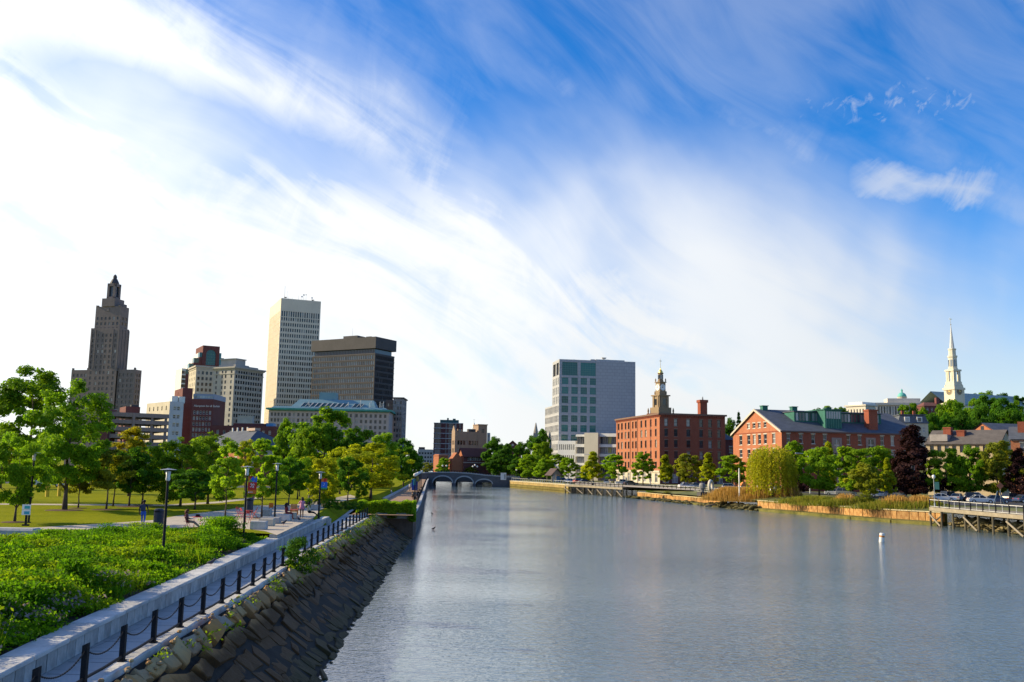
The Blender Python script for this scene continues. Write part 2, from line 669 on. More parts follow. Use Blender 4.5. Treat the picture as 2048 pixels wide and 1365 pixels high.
def window_mb(w, h, style):
	"""window in a frame: x along the wall, y into the wall (0 = glass plane), z up from the sill"""
	s = WIN[style]
	mb = MB()
	t = s.get('t', 0.07)
	hw = w / 2
	mb.face([(-hw, 0.06, 0), (hw, 0.06, 0), (hw, 0.06, h), (-hw, 0.06, h)], 1)
	if t:
		mb.box(-hw, -hw + t, -0.02, 0.05, 0, h, 0)
		mb.box(hw - t, hw, -0.02, 0.05, 0, h, 0)
		mb.box(-hw + t, hw - t, -0.02, 0.05, h - t, h, 0)
		mb.box(-hw + t, hw - t, -0.02, 0.05, 0, t, 0)
		for k in s.get('rails', (0.5,)):
			mb.box(-hw + t, hw - t, -0.01, 0.05, h * k - t / 2, h * k + t / 2, 0)
		for k in s.get('mull', ()):
			mb.box(-hw + w * k - t / 2, -hw + w * k + t / 2, -0.012, 0.05, t, h - t, 0)
	ms = [s['frame'], s['glass']]
	if s.get('stone') is not None:
		ms.append(s['stone'])
		o = s.get('proud', 0.3)
		lt = s.get('lt', 0.3)
		mb.box(-hw - 0.12, hw + 0.12, -o, 0.02, -0.2, -0.003, 2)
		mb.box(-hw - 0.15, hw + 0.15, -o + 0.02, 0.02, h + 0.003, h + lt, 2)
	return mb, ms


def spread(a0, a1, n, w):
	"""n openings of width w centred in equal bays between a0 and a1"""
	p = (a1 - a0) / n
	return [(a0 + p * (i + 0.5) - w / 2, a0 + p * (i + 0.5) + w / 2) for i in range(n)]
# ------------------------------------------------------------------ shared materials
FR_DARK = mat('frame_dark', (0.05, 0.05, 0.055), 0.5, 0.1)
FR_GREY = mat('frame_grey', (0.25, 0.25, 0.25), 0.5, 0.1)
FR_WHITE = mat('frame_white', (0.62, 0.60, 0.55), 0.5, 0.1)
FR_GREEN = mat('frame_green', (0.08, 0.22, 0.17), 0.5, 0.15)
GL_DARK = mat_glass('glass_dark', (0.022, 0.026, 0.032), share=0.16)
GL_BLUE = mat_glass('glass_blue', (0.03, 0.05, 0.075), blind=(0.30, 0.34, 0.38), share=0.3)
GL_TEAL = mat_glass('glass_teal', (0.008, 0.10, 0.105), blind=(0.02, 0.17, 0.17), share=0.25)
GL_PALE = mat_glass('glass_pale', (0.20, 0.27, 0.30), blind=(0.32, 0.38, 0.38), share=0.3)
GL_GREY = mat_glass('glass_grey', (0.05, 0.055, 0.07), blind=(0.42, 0.42, 0.42), share=0.45)
LIMESTONE = mat('limestone', (0.40, 0.37, 0.32), 0.9, 0.12, 0.15, streak=0.25)
DECO_STONE = mat('deco_stone', (0.19, 0.155, 0.142), 0.9, 0.14, 0.12, streak=0.35)
TOWER_CREAM = mat('tower_cream', (0.64, 0.55, 0.42), 0.8, 0.06, 0.1, streak=0.12)
DARK_STONE = mat('dark_brown_stone', (0.070, 0.064, 0.063), 0.75, 0.15, 0.12, streak=0.2)
PINK_STONE = mat('pink_stone', (0.44, 0.36, 0.32), 0.9, 0.1, 0.15, streak=0.2)
GREY_CONC = mat('grey_concrete', (0.36, 0.36, 0.35), 0.9, 0.12, 0.3, streak=0.2)
TAN_CONC = mat('tan_concrete', (0.50, 0.44, 0.34), 0.9, 0.1, 0.25, streak=0.25)
BROWN_CONC = mat('brown_concrete', (0.27, 0.20, 0.175), 0.9, 0.12, 0.25, streak=0.25)
WHITE_PAINT = mat('white_paint', (0.72, 0.70, 0.65), 0.6, 0.06, 0.4, streak=0.15)
COPPER_GREEN = mat('copper_green', (0.06, 0.27, 0.22), 0.7, 0.2, 0.4, streak=0.3)
COPPER_BLUE = mat('copper_blue', (0.17, 0.29, 0.32), 0.7, 0.12, 0.4, streak=0.2)
SLATE = mat('slate_roof', (0.085, 0.095, 0.115), 0.75, 0.2, 0.6, 0.3, 3.0)
ROOF_DARK = mat('roof_dark', (0.07, 0.065, 0.065), 0.9, 0.2, 0.3)
ROOF_GRAVEL = mat('roof_gravel', (0.22, 0.21, 0.20), 0.95, 0.2, 0.5)
BRICK_RED = mat_brick('brick_red', (0.30, 0.078, 0.042), (0.23, 0.056, 0.032), (0.28, 0.14, 0.09))  # red brick; also painted shade on walls turned from the sun
BRICK_ORANGE = mat_brick('brick_orange', (0.42, 0.145, 0.065), (0.34, 0.105, 0.05), (0.40, 0.24, 0.15))  # orange brick; also painted sunlight on walls facing the sun
BRICK_DARK = mat_brick('brick_dark', (0.17, 0.055, 0.05), (0.13, 0.045, 0.04), (0.16, 0.09, 0.08))
BRICK_TAN = mat_brick('brick_tan', (0.34, 0.235, 0.165), (0.28, 0.19, 0.13), (0.33, 0.26, 0.2))
RUBBLE = mat_brick('rubble_stone', (0.54, 0.43, 0.26), (0.42, 0.32, 0.19), (0.45, 0.38, 0.28), bw=0.9, bh=0.38)
GRANITE = mat('granite', (0.40, 0.385, 0.365), 0.85, 0.2, 1.2, 0.3, 18.0, rnd=0.22)
GRANITE_PALE = mat('granite_pale', (0.47, 0.455, 0.43), 0.85, 0.16, 0.9, 0.25, 16.0, rnd=0.15)
METAL_BLACK = mat('metal_black', (0.012, 0.012, 0.014), 0.6, 0.2, 2.0, spec=0.2)
METAL_GREY = mat('metal_grey', (0.30, 0.31, 0.32), 0.4, 0.15, 1.0, metal=0.6)
METAL_PALE = mat('metal_pale', (0.60, 0.62, 0.60), 0.45, 0.1, 1.0, metal=0.2)
GOLD = mat('gold_leaf', (0.75, 0.52, 0.12), 0.35, 0.15, 1.0, metal=0.7)
BLACK = mat('black_void', (0.012, 0.012, 0.014), 0.9, 0.1)
GL_LAMP = mat('lamp_glass', (0.72, 0.70, 0.64), 0.3, 0.05)
TIMBER = mat('weathered_timber', (0.28, 0.235, 0.165), 0.9, 0.2, 1.5, 0.3, 8.0, streak=0.3)
TIMBER_DARK = mat('wet_timber', (0.10, 0.085, 0.055), 0.9, 0.3, 1.5, 0.3, 8.0)
BARK = mat('bark', (0.10, 0.075, 0.055), 0.95, 0.3, 3.0, 0.6, 14.0)

WIN['sash'] = dict(frame=FR_DARK, glass=GL_DARK, t=0.08)
WIN['pale_sash'] = dict(frame=FR_WHITE, glass=GL_GREY, t=0.10)
WIN['deco'] = dict(frame=FR_DARK, glass=GL_DARK, t=0.08)
WIN['slot'] = dict(frame=FR_DARK, glass=GL_DARK, t=0.06, rails=())
WIN['slot_blue'] = dict(frame=FR_GREY, glass=GL_PALE, t=0.10, rails=())
WIN['teal'] = dict(frame=FR_GREEN, glass=GL_TEAL, t=0.12, rails=(0.33, 0.67), mull=(0.25, 0.5, 0.75))
WIN['teal_big'] = dict(frame=FR_GREEN, glass=GL_TEAL, t=0.14, rails=(0.17, 0.33, 0.5, 0.67, 0.83), mull=(0.11, 0.22, 0.33, 0.44, 0.56, 0.67, 0.78, 0.89))
WIN['stone_sash'] = dict(frame=FR_WHITE, glass=GL_DARK, t=0.10, rails=(0.5,), stone=mat('window_stone', (0.42, 0.38, 0.32), 0.9, 0.1, 0.8, rnd=0.1), proud=0.3)
WIN['dark_sash'] = dict(frame=FR_DARK, glass=GL_DARK, t=0.09, rails=(0.5,), stone=mat('window_brownstone', (0.24, 0.14, 0.10), 0.9, 0.1, 0.8), proud=0.29)
WIN['louver'] = dict(frame=FR_DARK, glass=BLACK, t=0.08, rails=tuple(i / 10 for i in range(1, 10)))
WIN['strip'] = dict(frame=FR_GREY, glass=GL_BLUE, t=0.10, rails=(), mull=(0.33, 0.67))


def shell(b, W, D, z1, zr=None, mats=None, parapet=0.8, m=0, mr=1, x0=0.0, y0=0.0, z0=0.0, back=True):
	"""plain back and right walls and a sunk roof for a box whose front and left walls are made by Bld.wall"""
	mb = b.mb
	if back:
		mb.face([(x0 + W, y0 + D, z0), (x0, y0 + D, z0), (x0, y0 + D, z1), (x0 + W, y0 + D, z1)], m)
		mb.face([(x0 + W, y0, z0), (x0 + W, y0 + D, z0), (x0 + W, y0 + D, z1), (x0 + W, y0, z1)], m)
	t = 0.35
	zr = z1 - parapet if zr is None else zr
	for a in ((x0, x0 + W, y0, y0 + t), (x0, x0 + W, y0 + D - t, y0 + D), (x0, x0 + t, y0 + t, y0 + D - t), (x0 + W - t, x0 + W, y0 + t, y0 + D - t)):
		mb.face([(a[0], a[2], z1), (a[1], a[2], z1), (a[1], a[3], z1), (a[0], a[3], z1)], m)
	mb.face([(x0 + t, y0 + t, zr), (x0 + W - t, y0 + t, zr), (x0 + W - t, y0 + D - t, zr), (x0 + t, y0 + D - t, zr)], mr)
	i0, i1, j0, j1 = x0 + t, x0 + W - t, y0 + t, y0 + D - t
	mb.face([(i1, j0, zr), (i0, j0, zr), (i0, j0, z1), (i1, j0, z1)], m)
	mb.face([(i0, j1, zr), (i1, j1, zr), (i1, j1, z1), (i0, j1, z1)], m)
	mb.face([(i0, j0, zr), (i0, j1, zr), (i0, j1, z1), (i0, j0, z1)], m)
	mb.face([(i1, j1, zr), (i1, j0, zr), (i1, j0, z1), (i1, j1, z1)], m)


def ledge(b, W, D, z, h, out, mats, name='cornice', x0=0.0, y0=0.0):
	"""a projecting course round the whole box, set just proud of the wall"""
	mb = MB()
	o, i = out, 0.004
	mb.box(x0 - o, x0 + W + o, y0 - o, y0 - i, z, z + h)
	mb.box(x0 - o, x0 + W + o, y0 + D + i, y0 + D + o, z, z + h)
	mb.box(x0 - o, x0 - i, y0 - i, y0 + D + i, z, z + h)
	mb.box(x0 + W + i, x0 + W + o, y0 - i, y0 + D + i, z, z + h)
	return b.part(name, mb, mats)


def rowz(z_first, pitch, h, n):
	"""n window rows counted downwards from the top of the first"""
	return sorted((z_first - pitch * i - h, z_first - pitch * i) for i in range(n))
# ------------------------------------------------------------------ downtown, left bank
def deco_tower():
	b = Bld('art_deco_tower', 'tall brown art deco skyscraper stepping up to a lantern spire', c=(240, 655.7), yc=610, th=76, ground=3.5, wl=1, wr=1)
	D, w, zs = b.yl(182.9, 650), b.xf(258.9, 657.7), b.h
	up = b.zl(216, 613)                     # top of the upper block
	low = b.zl(160, 740)                    # top of the wings
	y0, y1 = b.yl(268, 745), b.yl(140.5, 745)
	fl = 3.62
	# wings (lower block), front wall set back a little behind the shaft
	rows = rowz(low - 2.6, fl, 2.1, 14)
	wl_cols = spread(D + 1.0, y1 - 0.8, 4, 1.7)
	wr_cols = spread(y0 + 0.8, -0.6, 4, 1.7)
	b.wall('l', D, y1, 0, low, wl_cols, rows, off=1.2, style='deco')
	b.wall('l', y0, 0.0, 0, low, wr_cols, rows, off=1.2, style='deco')
	b.wall('f', 1.2, 8, 0, low, spread(2.0, 7, 2, 1.4), rows[4:], off=y0, style='deco')
	b.mb.face([(1.2, y0, low), (8, y0, low), (8, y1, low), (1.2, y1, low)], 1)
	b.mb.face([(8, y0, 0), (8, y1, 0), (8, y1, low), (8, y0, low)], 0)
	b.mb.face([(8, y1, 0), (1.2, y1, 0), (1.2, y1, low), (8, y1, low)], 0)
	# wing parapets: little raised piers
	for a in (D + 0.6, y1 - 1.2, y0 + 0.2, -1.6):
		b.part('parapet_pier', MB().box(1.19, 2.4, a, a + 1.0, low + 0.003, low + 1.3), DECO_STONE)
	# shaft
	sr = rowz(zs - 4.0, fl, 2.1, 22)
	cols = [(D * k - 0.8, D * k + 0.8) for k in (0.11, 0.29, 0.44, 0.56, 0.71, 0.89)]
	b.wall('l', 0, D, 0, zs, cols, sr, off=0.0, style='deco')
	b.wall('f', 0, w, low - 1, zs, [], [], off=0.0)
	b.mb.face([(0, D, low - 1), (0, D, zs), (w, D, zs), (w, D, low - 1)], 0)
	b.mb.face([(w, 0, low - 1), (w, D, low - 1), (w, D, zs), (w, 0, zs)], 0)
	b.mb.face([(0, 0, zs), (w, 0, zs), (w, D, zs), (0, D, zs)], 1)
	ribs = MB()
	for k in (0.0, 0.2, 0.8, 0.94):
		ribs.box(-0.35, -0.004, D * k, D * k + 0.9, low + 1, zs - 1.0)
	for k in (0.0, 0.3, 0.62, 0.93):
		ribs.box(w * k, w * k + 0.8, -0.35, -0.004, low + 1, zs - 1.0)
	b.part('pilaster', ribs, DECO_STONE)
	# upper block
	i0, i1 = 0.8, D - b.yl(182.9, 650) + b.yl(190.9, 613)
	ur = rowz(up - 7.2, fl, 2.0, 3)
	b.wall('l', i0, i1, zs, up, spread(i0 + 0.5, i1 - 0.5, 6, 1.5), ur, off=0.7, style='deco')
	b.wall('f', 0.7, w - 0.8, zs, up, spread(1.5, w - 1.5, 2, 1.5), ur, off=i0, style='deco')
	b.mb.face([(0.7, i1, zs), (0.7, i1, up), (w - 0.8, i1, up), (w - 0.8, i1, zs)], 0)
	b.mb.face([(w - 0.8, i0, zs), (w - 0.8, i1, zs), (w - 0.8, i1, up), (w - 0.8, i0, up)], 0)
	b.mb.face([(0.7, i0, up), (w - 0.8, i0, up), (w - 0.8, i1, up), (0.7, i1, up)], 1)
	cy, cx = (i0 + i1) / 2, w / 2
	b.part('carved_panel', MB().box(0.3, 0.69, cy - 0.9, cy + 0.9, up - 3.2, up - 1.2), DECO_STONE)
	for s in (-1, 1):
		b.part('corner_block', MB().box(0.2, 1.6, cy + s * (i1 - i0) * 0.44 - 0.8, cy + s * (i1 - i0) * 0.44 + 0.8, up + 0.003, up + 0.8), DECO_STONE)
	# stepped crown and lantern
	z3 = b.zl(217, 597)
	crown = MB().box(cx - 5, cx + 5, cy - 5, cy + 5, up + 0.003, z3)
	crown.box(w - 6, w - 2, i0 + 1, i0 + 4, up + 0.003, up + 2)
	b.part('crown_step', crown, DECO_STONE)
	z4, z5, z6 = b.zl(219, 566), b.zl(220, 556), b.zl(221, 546.5)
	lan = MB()
	for s in (-1, 1):
		for q in (-1, 1):
			lan.box(cx + s * 2.3 - 0.8, cx + s * 2.3 + 0.8, cy + q * 2.3 - 0.8, cy + q * 2.3 + 0.8, z3, z4)
	lan.box(cx - 3.1, cx + 3.1, cy - 3.1, cy + 3.1, z4 - 2, z4 + 0.02)
	lan.box(cx - 3.1, cx + 3.1, cy - 3.1, cy + 3.1, z3 + 0.01, z3 + 1.5)
	lo = b.part('lantern', lan, DECO_STONE)
	gl = MB().box(cx - 2.0, cx + 2.0, cy - 2.0, cy + 2.0, z3 + 1.5, z4 - 2)
	gl.build('lantern_glass', GL_BLUE, lo)
	cap = MB().lathe([(3.0, 0), (2.9, 1.0), (2.0, (z5 - z4) * 0.8), (1.7, z5 - z4), (1.2, z5 - z4 + 0.1), (1.3, (z6 - z4) * 0.75), (0.9, (z6 - z4) * 0.9), (0.2, z6 - z4)], 8, 0, (cx, cy, z4 + 0.02))
	b.part('spire_cap', cap, mat('aged_copper_dark', (0.055, 0.05, 0.055), 0.7, 0.2))
	b.flush([DECO_STONE, ROOF_DARK])


def plaza_tower():
	b = Bld('office_tower', 'tall cream office tower with slim dark windows and rooftop antennas', c=(562.6, 596.4), yc=663, th=24, l=(539.6, 619.3), r=(642, 604.3), ground=3.5)
	W, D, h = b.w, b.d, b.h
	z1 = b.zf(566, 622)
	p = 4.05
	rows = rowz(z1 - p - 0.6, p, 2.5, 21) + [(z1 - 4.0, z1)]
	b.wall('f', 0, W, 0, h, spread(0.5, W - 0.5, 17, 0.95), sorted(rows), style='slot', inset=0.7)
	b.wall('l', 0, D, 0, h)
	shell(b, W, D, h, parapet=1.2)
	fins = MB()
	for i in range(1, 12):
		y = D * i / 12
		fins.box(-0.22, -0.004, y - 0.25, y + 0.25, 4, h - 9)
	b.part('wall_rib', fins, TOWER_CREAM)
	for i in range(24):
		z = z1 - 4.6 - i * p
		if z > 3:
			MB().box(-0.14, -0.0035, 0.3, D - 0.3, z, z + 0.25).build('floor_band', TOWER_CREAM, b.e)
	pent = MB().box(6, W - 6, 10, D - 8, h - 1.2, h + 0.6)
	b.part('plant_room', pent, GREY_CONC)
	for x, y, hh, r in ((2.6, 1.5, 9.5, 0.16), (4.6, 2.5, 6.0, 0.09), (6.0, 4, 2.6, 0.1), (8.5, 3, 1.8, 0.09), (13, 2.4, 3.6, 0.1), (15.4, 2, 3.2, 0.12), (16.8, 2.2, 4.6, 0.13), (18.5, 2.4, 4.4, 0.12), (23, 2.5, 3.0, 0.14)):
		a = MB().tube((x, y, h - 1.2), (x, y, h + hh), r, r * 0.5, 6)
		if hh in (3.2, 4.6, 3.0):
			a.box(x - 0.5, x + 0.5, y - 0.2, y + 0.2, h + hh - 0.9, h + hh)
		if hh == 4.4:
			a.lathe([(0.1, 0), (0.6, 0.25), (0.6, 0.35), (0.1, 0.6)], 8, 0, (x, y, h + hh - 0.2))
		b.part('antenna', a, METAL_GREY)
	for x, z in ((3.3, 1.6), (23.6, 1.4)):
		dsh = MB().lathe([(0.15, 0), (0.9, 0.25), (1.2, 0.6), (1.15, 0.6), (0.8, 0.35), (0.1, 0.12)], 10, 0, (x, 2.0, h + z - 1))
		b.part('dish_antenna', dsh, METAL_BLACK)
	b.flush([TOWER_CREAM, ROOF_GRAVEL])


def dark_office():
	b = Bld('dark_office_block', 'dark brown office block with overhanging top band and rows of pale glass', c=(752, 673.4), yc=590, th=61, l=(623.3, 680), r=(793.3, 684), ground=3.5)
	W, D, h = b.w, b.d, b.h
	zt = b.zl(740, 697)
	zw = b.zl(740, 706.5)
	p, n = 3.72, 12
	rows = rowz(zw - 1.3, p, 2.5, n)
	b.wall('l', 0.8, D - 0.8, 0, zw, spread(1.5, D - 1.5, 34, 1.0), rows, off=0.8, style='slot_blue', inset=0.4)
	b.wall('f', 0.8, W - 0.8, 0, zw, spread(1.5, W - 1.5, 16, 0.9), rows, off=0.8, style='slot', inset=0.6)
	b.mb.box(0.8, W - 0.8, 0.8, D - 0.8, 0, zw, 0, 'flb')
	g = MB().box(2.2, W - 2.2, 2.2, D - 2.2, zw, zt, 0, 'tb')
	b.part('recessed_glazing', g, GL_BLUE)
	mul = MB()
	for i in range(40):
		y = 2.2 + (D - 4.4) * i / 39
		mul.box(2.0, 2.19, y - 0.12, y + 0.12, zw, zt)
	b.part('mullion', mul, DARK_STONE)
	top = MB().box(0, W, 0, D, zt + 0.003, h)
	b.part('top_band', top, DARK_STONE)
	for i in range(n + 1):
		z = zw - 1.0 - p * i + 0.25
		if z > 2:
			MB().box(0.65, 0.797, 0.65, D - 0.7, z, z + 0.5).box(0.797, W - 0.7, 0.65, 0.797, z, z + 0.5).build('floor_band', DARK_STONE, b.e)
	pl = MB().box(6, 14, 20, 32, h + 0.003, h + 2.6).box(5, 10, 8, 12, h + 0.003, h + 1.2).box(15, 19, 40, 46, h + 0.003, h + 1.0)
	b.part('plant_room', pl, DARK_STONE)
	b.part('antenna', MB().tube((8, 26, h), (8, 26, h + 8), 0.1, 0.05, 5), METAL_GREY)
	b.flush([DARK_STONE, ROOF_DARK])


def copper_roof_hotel():
	b = Bld('copper_roofed_building', 'broad pinkish stone building with green copper cornice and blue skylit roof', c=(538.3, 816), yc=520, th=2, r=(778.3, 821), wl=24, ground=3.5)
	W, D, h = b.w, 24.0, b.h
	p = 3.25
	rows = rowz(h - 2.6, p, 1.9, 10)
	cols = spread(0.8, W * 0.15, 5, 1.2) + spread(W * 0.155, W * 0.7, 15, 1.2) + spread(W * 0.71, W - 0.8, 7, 1.35)
	b.wall('f', 0, W, 0, h, cols, rows, style='sash')
	b.wall('l', 0, D, 0, h, spread(1, D - 1, 6, 1.2), rows, style='sash')
	b.mb.box(0, W, 0, D, 0, h, 0, 'flb')
	ledge(b, W, D, h - 0.9, 0.95, 1.5, COPPER_GREEN)
	dent = MB()
	for i in range(90):
		x = W * (i + 0.5) / 90
		dent.box(x - 0.18, x + 0.18, -0.9, -0.004, h - 1.5, h - 0.905)
	b.part('dentil', dent, COPPER_GREEN)
	bands = MB().box(-0.12, W + 0.12, -0.12, -0.004, h - 2.35, h - 2.0).box(-0.12, W + 0.12, -0.12, -0.004, h - 5.65, h - 5.4)
	b.part('stone_course', bands, PINK_STONE)
	for x in (W * 0.153, W * 0.705):
		b.part('quoin_strip', MB().box(x - 0.5, x + 0.5, -0.3, -0.0045, 0, h - 2.4), PINK_STONE)
	# mansard
	z2 = b.zf(620, 797)
	xa, xb = b.xf(577, 812), b.xf(752, 812)
	xc, xd = b.xf(594, 797), b.xf(744, 797)
	mb = MB().frustum((xa, xb, 1.2, D - 1.2), (xc, xd, 8.5, D - 6), h + 0.05, z2)
	roof = b.part('mansard_roof', mb, COPPER_BLUE)
	low = MB().frustum((0.6, W - 0.6, 0.6, D - 0.6), (2.5, W - 2.5, 2.0, D - 2), h + 0.03, h + 1.3)
	b.part('lower_roof', low, COPPER_BLUE)
	b.part('roof_house', MB().box(b.xf(633, 790), b.xf(668, 790), 9, 16, z2, b.zf(650, 783)), COPPER_BLUE)
	# skylights lying on the slope
	zz0, zz1 = h + (z2 - h) * 0.12, h + (z2 - h) * 0.56
	f0, f1 = 0.12, 0.56
	for px in (604, 613, 623, 632.5, 643, 653.5, 663.5, 674, 684, 707, 716):
		x = b.xf(px, 808)
		s = (Vector((xc, 8.5, z2)) - Vector((xa, 1.2, h + 0.05)))
		y0_, y1_ = 1.2 + 7.3 * f0, 1.2 + 7.3 * f1
		sk = MB()
		off = -0.35
		lean = 1.6
		sk.face([(x - 1.1, y0_ + off, zz0 + 0.35), (x + 1.1, y0_ + off, zz0 + 0.35), (x + 1.1 + lean, y1_ + off, zz1 + 0.35), (x - 1.1 + lean, y1_ + off, zz1 + 0.35)], 0)
		so = sk.build('skylight', mat('skylight_glass', (0.02, 0.05, 0.06), 0.08, 0.1, spec=0.5), roof)
		fr = MB()
		for a0, a1 in ((-1.35, -1.1), (1.1, 1.35)):
			fr.face([(x + a0, y0_ + off - 0.1, zz0 + 0.45), (x + a1, y0_ + off - 0.1, zz0 + 0.45), (x + a1 + lean, y1_ + off - 0.1, zz1 + 0.45), (x + a0 + lean, y1_ + off - 0.1, zz1 + 0.45)])
			fr.face([(x + a0, y0_ + off - 0.1, zz0 + 0.45), (x + a0 + lean, y1_ + off - 0.1, zz1 + 0.45), (x + a0 + lean, y1_ + off + .4, zz1 + 0.0), (x + a0, y0_ + off + .4, zz0 - 0.2)])
		fr.build('skylight_frame', FR_WHITE, roof)
	for px in (616, 695, 720, 738, 741, 759, 763, 766):
		x = b.xf(px, 810)
		b.part('roof_mast', MB().tube((x, 3.0, h), (x, 3.0, h + random.uniform(4, 6.5)), 0.22, 0.18, 6), FR_WHITE)
	b.flush([PINK_STONE, ROOF_DARK])
	# narrow grey block behind its right end
	n = Bld('narrow_stone_block', 'narrow grey stone block behind the copper roofed building by the river', c=(787, 795), yc=548, th=0, r=(806, 796), wl=20, ground=3.5)
	rw = rowz(n.h - 2.2, 3.3, 1.9, 10)
	n.wall('f', 0, n.w, 0, n.h, spread(0.4, n.w - 0.4, 3, 1.0), rw)
	n.wall('r', 0, 20, 0, n.h, spread(1, 19, 5, 1.2), rw, off=n.w)
	n.mb.box(0, n.w, 0, 20, 0, n.h, 0, 'frb')
	ledge(n, n.w, 20, n.h - 0.6, 0.6, 0.7, DARK_STONE)
	n.flush([mat('narrow_stone', (0.25, 0.22, 0.20), 0.9, 0.12, 0.2, streak=0.2), ROOF_DARK])
	# dark shaded block in the gap
	g = Bld('dark_slab_building', 'dark plain slab between copper roofed building and narrow stone block', c=(772, 800), yc=560, th=0, r=(790, 801), wl=20, ground=3.5)
	rw = rowz(g.h - 2.2, 3.4, 1.8, 8)
	g.wall('f', 0, g.w, 0, g.h, spread(0.4, g.w - 0.4, 2, 1.0), rw)
	g.mb.box(0, g.w, 0, 20, 0, g.h, 0, 'fb')
	g.flush([DARK_STONE, ROOF_DARK])


def grey_corner_offices():
	b = Bld('corner_office_building', 'grey stone corner office building with heavy cornice and roof pavilion', c=(469.8, 733.5), yc=590, th=61, l=(428.9, 733), r=(527, 745), ground=3.5)
	W, D, h = b.w, b.d, b.h
	p = 3.6
	rows = rowz(h - 5.2, p, 2.1, 15) + [(h - 4.1, h - 2.4)]
	rows = sorted(rows)
	lc = []
	for k in (0.14, 0.42, 0.58, 0.86):
		lc.append((D * (1 - k) - 0.75, D * (1 - k) + 0.75))
	b.wall('l', 0, D, 0, h, sorted(lc), rows, style='sash')
	b.wall('f', 0, W, 0, h, spread(0.8, W - 0.8, 11, 1.5), rows, style='sash')
	b.mb.box(0, W, 0, D, 0, h, 0, 'flb')
	ledge(b, W, D, h - 0.9, 0.9, 1.3, LIMESTONE)
	ledge(b, W, D, h - 1.6, 0.55, 0.7, LIMESTONE, 'cornice_moulding')
	ledge(b, W, D, h - 4.75, 0.4, 0.35, LIMESTONE, 'stone_course')
	ledge(b, W, D, h - 41, 0.4, 0.35, LIMESTONE, 'stone_course')
	z2 = b.zl(460, 716)
	pv = MB().box(3, 15, 2.5, D - 1, h, h + 2.0).box(3.5, 12, 3, D - 2, h + 2.0, z2 - 0.6).box(3, 12.5, 2.5, D - 1.5, z2 - 0.6, z2)
	b.part('roof_pavilion', pv, LIMESTONE)
	b.part('roof_steps', MB().box(15.01, W - 3, 2, D - 2, h, h + 1.3), LIMESTONE)
	b.flush([LIMESTONE, ROOF_DARK])
	# lower projecting light boxes in front
	bx = Bld('roof_plant_block', 'small pale plain block in front of the grey corner office', c=(476, 833), yc=430, th=10, r=(505, 835), wl=8, ground=3.5)
	bx.mb.box(0, bx.w, 0, 8, 0, bx.h)
	bx.mb.box(bx.w, bx.w + 5, 1, 7, 0, bx.h - 3)
	bx.part('roof_rim', MB().box(-0.2, bx.w + 0.2, -0.2, 8.2, bx.h + 0.003, bx.h + 0.4), GREY_CONC)
	bx.flush([GREY_CONC])
	# cream block to the left, behind
	c = Bld('cream_office_building', 'cream office block with square windows behind the grey corner office', c=(393, 731), yc=650, th=30, l=(378.8, 733), r=(436, 733), ground=3.5)
	W, D, h = c.w, c.d, c.h
	rows = rowz(h - 4.0, 4.05, 2.3, 14)
	c.wall('f', 0, W, 0, h, spread(0.5, W - 0.3, 5, 1.6), rows, style='sash')
	c.wall('l', 0, D, 0, h, spread(1, D - 1, 4, 1.4), rows, style='sash')
	c.mb.box(0, W, 0, D, 0, h, 0, 'flb')
	ledge(c, W, D, h - 1.2, 1.2, 0.8, LIMESTONE)
	ledge(c, W, D, h - 2.6, 0.5, 0.4, LIMESTONE, 'stone_course')
	c.flush([mat('cream_stone', (0.47, 0.42, 0.33), 0.9, 0.1, 0.15, streak=0.2), ROOF_DARK])


